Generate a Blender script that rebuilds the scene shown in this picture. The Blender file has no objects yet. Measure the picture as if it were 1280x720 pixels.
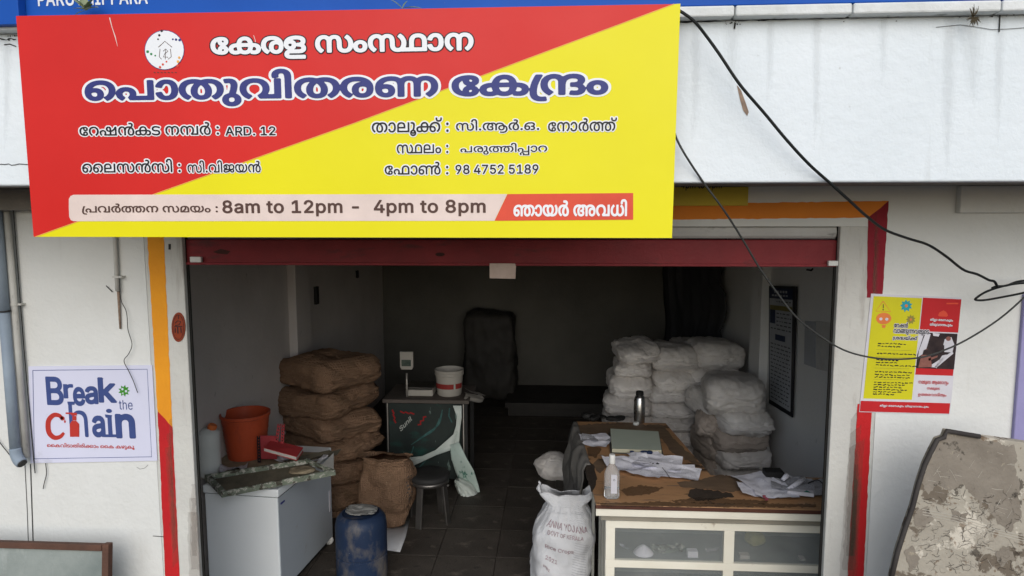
# Ration shop front, built object by object
SUN_EL, SUN_ROT, SUN, SKY, EXPO = 33, 175, 1.65, .10, 0.33
import bpy, bmesh, math, random
import numpy as np
from mathutils import Vector, Matrix, noise
from mathutils.geometry import tessellate_polygon
sc = bpy.context.scene; COL = sc.collection; R = math.radians
# ---------------------------------------------------------------- camera
CAM = Vector((0, -2.95, 2.3)); YAW, PITCH, ROLL, F = R(3.566), R(6.126), R(0.08), 849.0
_f = Vector((-math.sin(YAW)*math.cos(PITCH), math.cos(YAW)*math.cos(PITCH), -math.sin(PITCH)))
_x = Vector((math.cos(YAW), math.sin(YAW), 0)); _y = _f.cross(_x)
RX = _x*math.cos(ROLL)+_y*math.sin(ROLL); RY = -_x*math.sin(ROLL)+_y*math.cos(ROLL)
cd = bpy.data.cameras.new('camera'); cam = bpy.data.objects.new('camera', cd); COL.objects.link(cam)
cd.sensor_width = 36; cd.sensor_fit = 'HORIZONTAL'; cd.lens = F/1280*36; cd.clip_start = .05; cd.clip_end = 500
M3 = Matrix((RX, -RY, -_f)).transposed()
cam.matrix_world = Matrix.Translation(CAM) @ M3.to_4x4(); sc.camera = cam
def at(px, py, Y=None, X=None, Z=None):
    """where the sight line of a photo pixel meets a real plane of the place"""
    d = RX*((px-640)/F)+RY*((py-360)/F)+_f
    t = (Y-CAM.y)/d.y if Y is not None else (X-CAM.x)/d.x if X is not None else (Z-CAM.z)/d.z
    return CAM+d*t
# ---------------------------------------------------------------- light
w = bpy.data.worlds.new('World'); sc.world = w; w.use_nodes = True
nt = w.node_tree; bg = nt.nodes['Background']; sky = nt.nodes.new('ShaderNodeTexSky')
sky.sky_type = 'NISHITA'; sky.sun_disc = False; sky.sun_elevation = R(SUN_EL); sky.sun_rotation = R(SUN_ROT)
sky.dust_density = 1.5; sky.air_density = 1.0; sky.ozone_density = 1.0
nt.links.new(sky.outputs[0], bg.inputs[0]); bg.inputs[1].default_value = SKY
sd = bpy.data.lights.new('sun', 'SUN'); sun = bpy.data.objects.new('sun', sd); COL.objects.link(sun)
sd.energy = SUN; sd.angle = R(65); sd.color = (1, .995, .985)
# sun_rotation 0 = +Y, turning clockwise seen from above
_sd = Vector((math.sin(R(SUN_ROT))*math.cos(R(SUN_EL)), math.cos(R(SUN_ROT))*math.cos(R(SUN_EL)), math.sin(R(SUN_EL))))
sun.rotation_euler = _sd.to_track_quat('Z', 'Y').to_euler()
sc.view_settings.view_transform = 'Standard'; sc.view_settings.look = 'None'; sc.view_settings.exposure = EXPO; sc.view_settings.gamma = 1
try:
    sc.cycles.max_bounces = 8; sc.cycles.diffuse_bounces = 5; sc.cycles.use_denoising = True
except Exception: pass
# ---------------------------------------------------------------- objects
def tag(o, label=None, cat=None, group=None, kind=None):
    if label: o['label'] = label
    if cat: o['category'] = cat
    if group: o['group'] = group
    if kind: o['kind'] = kind
    return o
def thing(name, label, cat, loc=(0, 0, 0), group=None, kind=None):
    o = bpy.data.objects.new(name, None); COL.objects.link(o); o.location = loc; o.empty_display_size = .1
    return tag(o, label, cat, group, kind)
def wloc(o):
    v = Vector(o.location)
    while o.parent: o = o.parent; v += Vector(o.location)
    return v
def link(name, me, m=None, parent=None, smooth=False, bevel=0, solid=0, auto=None):
    o = bpy.data.objects.new(name, me); COL.objects.link(o)
    if m is not None and not me.materials: me.materials.append(m)
    if parent is not None:
        o.parent = parent; o.location = -wloc(parent)
    if smooth:
        me.polygons.foreach_set('use_smooth', [True]*len(me.polygons))
    if name in STUFF: o['kind'] = 'stuff'
    if auto is not None:
        try: me.set_sharp_from_angle(angle=R(auto))
        except Exception: pass
    if solid:
        s = o.modifiers.new('solid', 'SOLIDIFY'); s.thickness = solid; s.offset = 0
    if bevel:
        b = o.modifiers.new('bevel', 'BEVEL'); b.width = bevel; b.segments = 2; b.limit_method = 'ANGLE'; b.angle_limit = R(40)
    return o
class MB:
    def __init__(s): s.v = []; s.f = []
    def add(s, v, f):
        n = len(s.v); s.v += [tuple(p) for p in v]; s.f += [tuple(i+n for i in q) for q in f]; return s
    def box(s, a, b, M=None):
        x0, y0, z0 = a; x1, y1, z1 = b
        v = [Vector(p) for p in ((x0,y0,z0),(x1,y0,z0),(x1,y1,z0),(x0,y1,z0),(x0,y0,z1),(x1,y0,z1),(x1,y1,z1),(x0,y1,z1))]
        if M is not None: v = [M @ p for p in v]
        return s.add(v, [(0,3,2,1),(4,5,6,7),(0,1,5,4),(1,2,6,5),(2,3,7,6),(3,0,4,7)])
    def tube(s, pts, r, n=10, cap=True):
        pts = [Vector(p) for p in pts]; k = len(pts); rr = r if isinstance(r, (list, tuple)) else [r]*k
        ring = []; up = None
        for i, p in enumerate(pts):
            t = (pts[min(i+1, k-1)]-pts[max(i-1, 0)]).normalized()
            if up is None: up = Vector((0, 0, 1)) if abs(t.z) < .9 else Vector((1, 0, 0))
            a = t.cross(up).normalized(); b = a.cross(t); up = b
            ring.append([p+(a*math.cos(2*math.pi*j/n)+b*math.sin(2*math.pi*j/n))*rr[i] for j in range(n)])
        v = [q for g in ring for q in g]
        f = [(i*n+j, i*n+(j+1) % n, (i+1)*n+(j+1) % n, (i+1)*n+j) for i in range(k-1) for j in range(n)]
        if cap: f += [tuple(reversed(range(n))), tuple((k-1)*n+j for j in range(n))]
        return s.add(v, f)
    def lathe(s, prof, c=(0, 0, 0), n=28, M=None, closed=True):
        c = Vector(c); v = []
        for r, z in prof:
            for j in range(n):
                a = 2*math.pi*j/n; p = Vector((r*math.cos(a), r*math.sin(a), z))
                v.append((M @ p if M is not None else p)+c)
        k = len(prof); f = [(i*n+j, i*n+(j+1) % n, (i+1)*n+(j+1) % n, (i+1)*n+j) for i in range(k-1) for j in range(n)]
        if closed: f += [tuple(reversed(range(n))), tuple((k-1)*n+j for j in range(n))]
        return s.add(v, f)
    def prism(s, poly, e):
        """polygon of 3D points pushed along e"""
        n = len(poly); e = Vector(e); P = [Vector(p) for p in poly]
        return s.add(P+[p+e for p in P], [tuple(range(n)), tuple(reversed(range(n, 2*n)))]+[(j, n+j, n+(j+1) % n, (j+1) % n) for j in range(n)])
    def mesh(s, name):
        me = bpy.data.meshes.new(name); me.from_pydata(s.v, [], s.f); me.validate(); bmx = bmesh.new(); bmx.from_mesh(me)
        bmesh.ops.recalc_face_normals(bmx, faces=bmx.faces); bmx.to_mesh(me); bmx.free(); return me
    def build(s, name, m=None, parent=None, **k): return link(name, s.mesh(name), m, parent, **k)
def box(name, a, b, m, parent=None, bevel=.003, **k): return MB().box(a, b).build(name, m, parent, bevel=bevel, **k)
def cat(pts, n=8):
    """smooth curve through points"""
    P = [Vector(p) for p in pts]; P = [P[0]*2-P[1]]+P+[P[-1]*2-P[-2]]; out = []
    for i in range(1, len(P)-2):
        for k in range(n):
            t = k/n; a, b, c, d = P[i-1:i+3]
            out.append(.5*((2*b)+(c-a)*t+(2*a-5*b+4*c-d)*t*t+(3*b-a-3*c+d)*t**3))
    return out+[P[-2]]
def loft(A, B, nu=14, fold=0, seed=0, freq=9, nv=None):
    """sheet between two 3D polylines, with folds"""
    n = max(len(A), len(B)); A = [Vector(p) for p in A]; B = [Vector(p) for p in B]; v = []; f = []
    for i in range(n):
        for j in range(nu+1):
            t = j/nu; p = A[i].lerp(B[i], t)
            d = fold*(noise.noise(Vector((t*freq, i*.35, seed)))+.5*noise.noise(Vector((t*freq*2.3, i*.8, seed+9))))
            v.append(p+Vector((d*.35, -abs(d) if fold > 0 else 0, d*.25)))
    for i in range(n-1):
        for j in range(nu):
            a = i*(nu+1)+j; f.append((a, a+1, a+nu+2, a+nu+1))
    return MB().add(v, f)
# ---------------------------------------------------------------- materials
def lin(r, g, b):
    return tuple(((c/255+.055)/1.055)**2.4 if c > 10 else c/255/12.92 for c in (r, g, b))
def mat(name, c, c2=None, rough=.6, metal=0, ns=6, bump=.15, bs=80, stains=(), mix=.5, coat=0, trans=0, ior=1.45, weave=0, spec=.22, vary=0, stretch=(1, 1, 1), alpha=1):
    """procedural paint/cloth/metal: two tones of noise, stains [(colour, scale, cut, softness, stretch, amount)], fine relief"""
    m = bpy.data.materials.new(name); m.use_nodes = True; n = m.node_tree; N = n.nodes; L = n.links
    b = N['Principled BSDF']; b.inputs['Roughness'].default_value = rough; b.inputs['Metallic'].default_value = metal
    b.inputs['Specular IOR Level'].default_value = spec; b.inputs['Coat Weight'].default_value = coat; b.inputs['IOR'].default_value = ior
    b.inputs['Transmission Weight'].default_value = trans; b.inputs['Alpha'].default_value = alpha
    tc = N.new('ShaderNodeTexCoord')
    def nz(scale, st=(1, 1, 1), off=0, detail=5, rg=.6):
        mp = N.new('ShaderNodeMapping'); mp.inputs['Scale'].default_value = st; mp.inputs['Location'].default_value = (off, off*.7, off*1.3)
        L.new(tc.outputs['Object'], mp.inputs[0]); q = N.new('ShaderNodeTexNoise'); q.inputs['Scale'].default_value = scale
        q.inputs['Detail'].default_value = detail; q.inputs['Roughness'].default_value = rg; L.new(mp.outputs[0], q.inputs['Vector']); return q.outputs['Fac']
    def ramp(src, a, bb):
        r = N.new('ShaderNodeMapRange'); r.inputs[1].default_value = a; r.inputs[2].default_value = bb; r.clamp = True; L.new(src, r.inputs[0]); return r.outputs[0]
    def mixc(f, A, B):
        x = N.new('ShaderNodeMix'); x.data_type = 'RGBA'; L.new(f, x.inputs[0])
        for s, val in ((6, A), (7, B)):
            if hasattr(val, 'links'): L.new(val, x.inputs[s])
            else: x.inputs[s].default_value = (*val, 1)
        return x.outputs[2]
    c2 = c2 or tuple(v*.8 for v in c)
    cur = mixc(ramp(nz(ns, stretch), mix-.22, mix+.22), c2, c)
    for k, s in enumerate(stains):
        colr, scl, cut, soft, st, amt = s
        fac = ramp(nz(scl, st, 3.7*(k+1), 7, .65), cut, cut+soft)
        mu = N.new('ShaderNodeMath'); mu.operation = 'MULTIPLY'; mu.inputs[1].default_value = amt; L.new(fac, mu.inputs[0])
        cur = mixc(mu.outputs[0], cur, colr)
    if vary:
        oi = N.new('ShaderNodeObjectInfo'); hs = N.new('ShaderNodeHueSaturation'); rr = N.new('ShaderNodeMapRange')
        rr.inputs[3].default_value = 1-vary; rr.inputs[4].default_value = 1+vary; L.new(oi.outputs['Random'], rr.inputs[0])
        L.new(rr.outputs[0], hs.inputs['Value']); L.new(cur, hs.inputs['Color']); cur = hs.outputs[0]
    L.new(cur, b.inputs['Base Color'])
    hsrc = nz(bs, (1, 1, 1), 1.1, 4)
    if weave:
        tot = None
        for dr in ('X', 'Z', 'Y'):
            wv = N.new('ShaderNodeTexWave'); wv.bands_direction = dr; wv.inputs['Scale'].default_value = weave; wv.inputs['Distortion'].default_value = 1.2
            wv.inputs['Detail'].default_value = 1; L.new(tc.outputs['Object'], wv.inputs['Vector'])
            if tot is None: tot = wv.outputs['Fac']
            else:
                ad = N.new('ShaderNodeMath'); ad.operation = 'ADD'; L.new(tot, ad.inputs[0]); L.new(wv.outputs['Fac'], ad.inputs[1]); tot = ad.outputs[0]
        ad = N.new('ShaderNodeMath'); ad.operation = 'MULTIPLY_ADD'; ad.inputs[1].default_value = .3; L.new(tot, ad.inputs[0]); L.new(hsrc, ad.inputs[2]); hsrc = ad.outputs[0]
    if bump:
        bm = N.new('ShaderNodeBump'); bm.inputs['Strength'].default_value = bump; bm.inputs['Distance'].default_value = .01
        L.new(hsrc, bm.inputs['Height']); L.new(bm.outputs[0], b.inputs['Normal'])
    rr = N.new('ShaderNodeMapRange'); rr.inputs[3].default_value = max(0, rough-.1); rr.inputs[4].default_value = min(1, rough+.12)
    L.new(nz(ns*2.1, (1, 1, 1), 5), rr.inputs[0]); L.new(rr.outputs[0], b.inputs['Roughness'])
    return m
# ---------------------------------------------------------------- lettering as geometry
# outlines of the letters (quadratic curves): advance, then per contour x step*2 + on-curve flag, y step
GLYPHS = {
6:[453,[227,-6,-60,0,-86,24,-48,42,1,28,0,28,48,42,88,24,59,0,58,0,88,-24,48,-41,1,-29,0,-28,-48,-42,-88,-24],[227,148,-46,0,-64,-30,1,-30,0,-30,64,-30,47,0,46,0,64,30,1,30,0,30,-62,30]],
9:[1495,[369,283,44,0,94,-8,41,-9,6,0,12,-6,7,-1,54,-7,60,-24,26,-28,1,-16,0,-12,-16,-21,-38,-17,-33,-8,5,2,44,-7,50,-31,1,-22,0,-20,-38,-34,-82,-20,-67,0,-76,0,-100,33,-50,56,1,35,0,28,34,50,72,44,57,18,4,1,12,3,5,2,36,8,88,11,57,0,68,0,92,-17,60,-28,23,-16,27,-98,1,-124,-87,0,1,140,0,38,-24,38,-23,11,-22,10,-64,13,-57,0,-26,0,-50,-4,-19,-3,-46,-7,-66,-28,-40,-36,-18,-36,1,-16,0,-44,74,-48,71,0,52,0,50,20,1,21,0,19,-56,21,-59,0,-19,0,1,35,15,0,62,0,50,22,1,18,0,24,-66,28,-63,6,-38,5,-60,1,-23,0,-82,0,-110,-29,-54,-51,1,-32,0,-26,30,-40,54,-32,39,-11,-49,-31,-44,12,-72,40,-44,55,1,35,0,32,40,52,80,39,124,22],[1245,-6,-64,0,-88,29,-42,47,1,28,0,48,102,56,87,0,56,0,82,-29,48,-45,5,-25,-25,1,-6,16,-40,28,-60,19,-39,0,-64,0,-58,-37,1,-31,0,-21,22,-32,48,-17,41,0,40,0,58,19,30,42,1,34,0,6,-2,12,-1,7,0,4,-4,10,1,5,-8,18,-56,37,-98,24,-73,0,-44,0,-68,-10,-27,-11,-16,-8,-24,-20,-12,-30,1,-24,1,-42,-51,125,24,16,64,25,92,15,65,0,80,0,124,-24,84,-43,40,-60,1,-35,0,-45,-56,-56,-96,-26]],
10:[1647,[369,283,44,0,94,-8,41,-9,6,0,12,-6,7,-1,54,-7,60,-24,26,-28,1,-16,0,-12,-16,-21,-38,-17,-33,-8,5,2,44,-7,50,-31,1,-22,0,-20,-38,-34,-82,-20,-67,0,-76,0,-100,33,-50,56,1,35,0,28,34,50,72,44,57,18,4,1,12,3,5,2,36,8,88,11,57,0,68,0,92,-17,60,-28,23,-16,27,-98,1,-124,-87,0,1,140,0,38,-24,38,-23,11,-22,10,-64,13,-57,0,-26,0,-50,-4,-19,-3,-46,-7,-66,-28,-40,-36,-18,-36,1,-16,0,-44,74,-48,71,0,52,0,50,20,1,21,0,19,-56,21,-59,0,-19,0,1,35,15,0,62,0,50,22,1,18,0,24,-66,28,-63,6,-38,5,-60,1,-23,0,-82,0,-110,-29,-54,-51,1,-32,0,-26,30,-40,54,-32,39,-11,-49,-31,-44,12,-72,40,-44,55,1,35,0,32,40,52,80,39,124,22],[1117,283,88,0,124,-29,80,-54,17,-36,8,-12,4,-26,1,-14,0,-40,-52,-53,-96,-25,-63,0,-66,0,-82,27,-40,43,1,22,0,48,140,57,129,0,8,0,20,-1,13,0,33,-2,76,-6,108,-39,60,-61,1,-36,0,-34,-42,-54,-80,-38,-118,-20,-73,0,-52,0,-86,8,-29,6,29,35,28,-6,70,-7,45,0,62,0,86,16,52,30,24,40,1,24,0,26,-26,39,-54,28,-39,9,-37,3,-18,3,-38,2,-17,0,-56,0,-80,-15,-42,-31,1,-24,0,-14,20,-26,46,-17,41,0,60,0,64,42,1,41,0,14,-4,28,-7,12,-3,11,-16,20,-52,31,-88,19,-61,0,-34,0,-70,-10,-25,-11,-16,-8,-24,-20,-12,-31,1,-23,1,-42,-55,123,28,19,68,26,88,13]],
13:[692,[349,283,84,0,116,-24,72,-40,32,-49,1,-24,0,-36,-40,-53,-39,-17,-32,-15,-84,-17,-116,-8,-75,0,-3,0,-40,0,-42,-3,-11,-3,-16,-4,-14,-13,1,-8,0,-7,10,-13,15,-4,12,-5,44,-4,45,0,373,0,1,-36,-375,0,-52,0,-72,8,-25,7,-28,9,-28,26,1,16,0,18,26,27,29,9,20,7,62,8,53,0,11,0,82,0,106,7,64,17,25,13,22,12,18,38,1,23,0,19,-24,38,-52,28,-86,18,-61,0,-48,0,-72,-10,-52,-18,-36,-24,-9,-14,-2,-2,4,-3,1,-1,-4,-6,-4,-10,1,-6,0,-30,46,-32,47,0,46,0,42,26,1,17,0,11,-16,18,-36,11,-29,0,-46,0,-60,-26,-19,-13,-21,28,16,10,46,20,64,14,37,0,52,0,68,-20,30,-34,1,-19,0,-20,-36,-35,-74,-22,-57,0,-50,0,-78,22,-42,44,1,32,0,26,40,46,76,35,116,20]],
20:[757,[449,283,96,0,112,-21,52,-36,1,-24,0,-14,-22,-24,-46,-20,-35,-7,-3,3,58,-8,60,-37,1,-25,0,-36,-94,-40,-83,0,-28,0,-52,4,-19,2,21,34,16,-2,34,-2,19,0,52,0,52,19,1,23,0,10,-16,16,-15,7,-16,7,-46,8,-47,0,-21,0,1,35,25,0,32,0,56,7,17,8,12,6,12,14,1,10,0,20,-80,27,-95,0,-74,0,-122,-20,-84,-35,-44,-48,1,-28,1,-4,0,-26,30,-38,54,-19,37,0,24,0,40,11,20,23,1,15,0,25,-52,26,-39,0,-36,0,-60,-15,-27,-14,5,42,28,10,70,12,35,0,50,0,74,-19,40,-37,1,-26,0,-27,-42,-40,-78,-21,-51,0,-52,0,-90,26,-54,54,1,40,0,38,54,62,106,45,152,24]],
23:[1038,[217,-6,-90,0,-94,44,1,38,0,24,42,34,35,10,24,7,60,9,84,4,57,0,385,0,86,0,102,-10,39,-13,30,-10,34,-31,1,-24,0,-38,-90,-44,-83,0,-24,0,-54,2,-21,4,19,34,14,-2,40,-3,17,0,50,0,50,23,1,24,0,14,-22,18,-17,6,-28,10,-80,5,-63,0,-375,0,-72,0,-76,-5,-27,-10,-16,-5,-22,-19,1,-13,0,-17,26,-21,44,-10,33,0,32,0,64,11,37,13,51,-27,-30,-11,-58,-14,-62,-7],[525,283,80,0,102,-37,50,-65,1,-41,0,-48,-56,-64,-104,-34,-71,0,-54,0,-86,18,-31,19,-32,19,-32,54,1,36,0,66,126,77],[525,248,-76,0,-74,-54,1,-55,0,-37,34,-49,64,-24,49,0,50,0,66,23,34,50,1,37,0,37,-34,49,-64,23]],
25:[897,[623,283,72,0,106,-34,58,-61,1,-42,0,-32,-34,-54,-70,-44,-49,-20,-55,30,36,13,56,33,30,44,1,29,0,31,-38,46,-66,25,-45,0,-40,0,-44,-13,-15,-10,-16,-13,-12,-42,1,-43,1,-4,0,-24,-12,-35,-22,-27,-17,-10,-28,-16,-76,-16,-57,0,-74,0,-108,32,-56,62,1,44,0,34,34,53,70,45,51,19,55,-31,-36,-12,-54,-34,-30,-45,1,-29,0,-30,36,-46,66,-26,45,0,44,0,46,12,13,11,18,13,10,44,1,40,1,6,0,34,24,44,27,16,30,16,76,17]],
30:[939,[297,283,56,0,84,-11,68,-24,29,-19,-31,6,32,21,82,27,71,0,76,0,94,-28,46,-43,1,-24,0,-20,-24,-30,-42,-22,-33,-8,-163,-18,-61,-4,-28,-2,-78,-1,-27,0,-197,0,-40,0,-42,-3,-11,-2,-16,-4,-12,-10,1,-7,0,-13,28,-12,36,-4,17,0,44,0,88,10,76,15,37,7,24,6,42,9,44,9,44,7,23,3,24,4,28,8,24,5,22,3,19,0,36,0,64,-11,36,-25,1,-20,0,-31,-76,-33,-69,0,-58,0,-64,20,-28,30,1,16,0,14,34,20,29,5,53,9,-10,-2,-20,-12,-16,-19,1,-13,0,-20,46,-17,35,0,40,0,32,19,1,14,0,12,-20,14,-36,6,-17,0,-26,0,-42,-8,-21,-9,-5,5,-14,-7,-30,-13,-38,-12,-23,-6,-56,-14,-108,-20,-104,-12,-51,0,-42,0,-74,12,-46,27,1,23,0,14,24,25,27,8,20,7,62,6,55,0,349,0,56,0,76,5,54,9,19,8,20,8,16,25,1,15,0,14,-24,28,-60,20,-51,0,-32,0,-48,-10,-13,-8,-18,-11,-14,-33,1,-31,1,-25,-81,0,1,32,0,22,-20,37,-31,13,-16,6,-56,10,-49,0,-56,0,-74,-10,-27,-12,-4,-2,-6,-8,-1,-3,-4,-8,-4,-10,1,-7,0,-22,44,-18,35,0,28,0,30,10,14,16,1,8,0,14,-36,17,-37,0,-40,0,-62,-18,-17,-11,5,22,24,13,70,18,43,0,48,0,56,-16,26,-25,1,-15,0,-17,-30,-28,-64,-18,-51,0,-74,0,-78,38,1,34,0,26,56,41,114,24]],
32:[1446,[359,283,84,0,102,-27,41,-26,13,-16,13,-88,1,-126,-85,0,1,153,0,30,-22,35,-21,10,-22,10,-52,9,-47,0,-72,0,-104,-33,-56,-58,1,-36,1,-6,0,-28,28,-38,54,-19,37,0,26,0,36,11,24,22,1,16,0,26,-52,25,-43,0,-38,0,-70,-20,-27,-16,-15,31,28,18,92,22,49,0,48,0,72,-19,42,-37,1,-26,0,-27,-42,-40,-76,-21,-51,0,-52,0,-92,26,-54,56,1,44,0,54,86,72,142,37],[793,283,52,0,80,-9,41,-12,25,-10,66,-20,90,-74,1,-48,0,-36,-48,-52,-92,-28,-63,0,-66,0,-92,28,-46,52,1,36,0,32,44,54,76,42,49,14,15,8,44,12,94,11,55,0,74,0,112,-22,74,-39,38,-52,1,-30,0,-34,-44,-55,-72,-41,-45,-14,-49,31,32,10,56,29,34,42,1,28,0,31,-50,51,-96,30,-71,0,-30,0,-50,-2,-25,-5,-29,-7,-40,-10,-64,-34,-36,-49,1,-31,0,-32,32,-35,52,-14,33,0,30,0,52,14,34,35,1,32,0,29,-36,49,-60,37,-39,11,-23,5,-14,3,-28,2,-34,2,-19,0,-54,0,-66,-12,-19,-11,-26,-13,-26,-36,1,-32,1,-144,-85,0,1,104,35,123,24,16,64,25,88,15]],
33:[563,[269,283,90,0,130,-19,49,-14,-47,-34,-40,14,-108,17,-71,0,-52,0,-64,-12,-30,-21,1,-12,0,-10,10,-13,11,-5,20,-10,82,-6,57,0,9,0,78,0,90,-16,25,-16,16,-8,12,-26,1,-13,0,-25,-52,-38,-106,-22,-81,0,-84,0,-124,19,-59,17,47,32,30,-8,68,-16,82,-8,47,0,54,0,66,12,28,21,1,13,0,12,-12,16,-15,6,-16,6,-60,6,-55,0,-9,0,-70,0,-108,15,-27,17,-14,8,-14,24,1,15,0,24,48,37,104,21]],
37:[1368,[359,283,84,0,100,-27,35,-22,-13,2,32,24,90,23,57,0,68,0,82,-25,27,-22,-11,-4,36,28,88,23,61,0,76,0,108,-37,56,-62,1,-38,0,-33,-34,-53,-70,-44,-49,-20,-53,30,36,13,54,33,30,45,1,29,0,29,-36,45,-70,27,-45,0,-40,0,-56,-14,-15,-15,-12,-11,-8,-32,1,-31,1,-144,-87,0,1,158,0,28,-14,33,-19,11,-14,8,-48,9,-31,0,-32,0,-46,-11,-15,-8,-18,-10,-20,-34,1,-30,1,-154,-83,0,1,150,0,32,-24,36,-21,10,-22,10,-58,9,-41,0,-72,0,-104,-33,-56,-58,1,-36,1,-6,0,-28,28,-38,54,-19,37,0,26,0,36,11,24,22,1,16,0,26,-52,25,-43,0,-38,0,-70,-20,-27,-16,-15,31,28,18,92,22,49,0,48,0,72,-19,42,-37,1,-26,0,-27,-42,-40,-76,-21,-51,0,-52,0,-92,26,-54,56,1,44,0,54,86,72,142,37]],
38:[1014,[509,-6,-66,0,-92,28,-46,52,1,36,0,32,44,54,76,42,49,14,15,8,44,12,94,11,55,0,74,0,112,-22,74,-39,38,-52,1,-30,0,-34,-44,-55,-72,-41,-45,-14,-49,31,34,10,54,29,34,42,1,28,0,32,-50,52,-96,28,-71,0,-30,0,-50,-2,-25,-5,-29,-7,-40,-10,-64,-34,-36,-49,1,-31,0,-32,32,-35,52,-14,33,0,30,0,54,13,32,36,1,32,0,28,-40,50,-64,38,-43,10,-21,6,-22,4,-44,2,-27,0,-76,0,-104,-28,-52,-51,1,-33,0,-26,30,-40,54,-32,39,-11,-49,-31,-44,12,-72,40,-44,55,1,35,0,32,40,52,80,39,116,22,77,0,48,0,84,-10,41,-11,25,-10,72,-20,92,-74,1,-48,0,-36,-48,-52,-92,-28]],
40:[641,[373,283,72,0,98,-21,50,-34,1,-22,0,-24,-48,-34,-55,-11,-3,3,58,-8,60,-36,1,-24,0,-37,-100,-41,-89,0,-36,0,-52,4,-19,2,21,34,20,-2,40,-2,23,0,52,0,58,19,1,23,0,10,-16,16,-15,7,-16,7,-48,8,-51,0,-45,0,1,35,47,0,36,0,60,7,17,8,12,6,12,15,1,11,0,22,-70,23,-61,0,-82,0,-102,-37,-48,-62,1,-40,0,-26,12,-54,13,-24,-79,-6,-16,24,-16,62,1,26,0,51,72,78,142,44]],
41:[911,[625,-6,-48,0,-64,14,-46,22,-17,14,15,0,-30,-26,-86,-24,-65,0,-76,0,-108,36,-56,63,1,38,0,33,36,53,68,45,51,19,55,-31,-36,-12,-54,-34,-30,-44,1,-29,0,-29,36,-46,72,-26,47,0,42,0,52,15,17,14,12,11,8,32,1,30,1,145,89,0,1,-145,0,-29,8,-33,13,-11,18,-15,52,-14,39,0,44,0,72,26,40,46,1,29,0,31,-32,44,-56,32,-31,12,59,31,42,-17,68,-42,40,-54,1,-37,0,-40,-60,-62,-112,-35]],
42:[911,[289,283,46,0,66,-13,46,-23,17,-15,-13,1,32,26,86,24,65,0,78,0,108,-37,56,-62,1,-38,0,-33,-36,-53,-68,-44,-51,-20,-51,30,34,13,54,33,32,45,1,29,0,29,-38,45,-70,27,-47,0,-40,0,-52,-15,-15,-14,-14,-11,-8,-32,1,-29,1,-146,-85,0,1,146,0,28,-8,33,-13,11,-18,14,-52,15,-35,0,-46,0,-70,-27,-40,-45,1,-29,0,-30,32,-45,54,-32,35,-11,-59,-32,-42,18,-68,41,-38,55,1,36,0,40,60,62,112,35]],
44:[896,[229,173,68,0,88,-25,44,-40,1,-22,0,-20,-28,-30,-17,-8,-25,7,385,0,1,242,85,0,1,-277,-495,0,-27,26,20,10,24,24,1,19,0,27,-60,32,-55,0,-34,0,-50,-16,-28,-24,1,-16,0,-17,28,-28,33,-11,-47,-30,-40,16,-56,42,1,29,0,27,48,40,90,23]],
45:[1129,[229,173,68,0,88,-25,44,-40,1,-22,0,-20,-28,-30,-17,-8,-25,7,279,0,1,-35,-305,0,-27,26,20,10,24,24,1,19,0,27,-60,32,-55,0,-34,0,-50,-16,-28,-24,1,-16,0,-17,28,-29,33,-10,-47,-30,-42,16,-54,42,1,29,0,27,48,40,90,23],[817,283,62,0,92,-17,31,-16,36,-16,30,-49,1,-39,1,-146,-493,0,1,146,0,28,16,38,28,28,23,11,30,15,90,17],[817,247,-36,0,-56,-11,-19,-10,-22,-12,-22,-37,1,-37,1,-105,321,0,1,101,0,36,-24,42,-21,12,-20,10,-56,11]],
47:[654,[395,283,66,0,102,-16,58,-31,1,-24,0,-11,-12,-19,-11,-7,-16,-9,-50,-10,-53,0,-27,0,-38,0,-36,-3,-9,-3,-10,-2,-8,-8,1,-5,0,-13,54,-8,45,0,13,0,48,0,64,-8,21,-8,16,-8,16,-20,1,-14,0,-18,-40,-28,-76,-16,-59,0,-36,0,-72,5,-62,9,-21,4,33,34,36,-8,80,-8,41,0,56,0,40,14,1,12,0,14,-44,10,-37,0,-13,0,-64,0,-72,10,-19,12,-8,6,-12,16,1,10,0,12,16,20,21,7,20,9,68,8,53,0,43,0,28,0,26,9,1,13,0,18,-76,17,-67,0,-88,0,-112,-37,-52,-62,1,-40,0,-26,12,-54,13,-24,-79,-6,-16,24,-16,62,1,26,0,51,76,78,152,44]],
48:[723,[355,283,78,0,114,-19,39,-17,28,-13,34,-32,18,-42,1,-27,1,-133,-603,0,1,134,0,26,16,42,36,32,27,12,38,18,104,19],[309,248,-44,0,-64,-22,-19,-17,-16,-14,-18,-41,1,-30,1,-90,7,0,68,26,104,56,62,58,1,27,0,14,-18,21,-32,12],[473,196,0,-29,-54,-57,-100,-58,-69,-30,1,10,28,2,56,1,29,0,217,0,1,89,0,38,-28,48,-66,30,-53,7,3,3,18,-10,24,-25]],
49:[1035,[661,-6,-40,0,-84,9,-43,11,-4,2,-20,4,-3,2,-56,19,-66,47,-30,53,1,28,0,20,20,34,17,13,9,6,20,14,52,18,64,9,33,0,100,0,110,-63,1,-54,0,-45,-76,-73,-65,-22,-8,-2,-14,-5,-9,-3,-42,-12,-92,-10,-49,0,-80,0,-124,26,-88,46,-44,64,1,38,0,34,52,52,98,29,67,0,58,0,80,-21,27,-17,-57,-29,-14,12,-50,20,-41,0,-36,0,-60,-18,-34,-36,1,-28,0,-36,58,-62,114,-40,87,0,20,0,44,2,21,3,12,2,24,4,11,2,34,9,60,34,40,50,1,32,0,30,-36,36,-56,16,-31,0,-36,0,-58,-19,-30,-37,1,-26,0,-26,32,-51,60,-39,43,-11,10,-2,16,-1,11,-2,18,-2,48,-4,25,0,84,0,108,34,54,58,1,36,0,30,-38,52,-35,22,71,23,46,-27,44,-64,1,-35,0,-35,-42,-60,-86,-44,-124,-24]],
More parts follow.
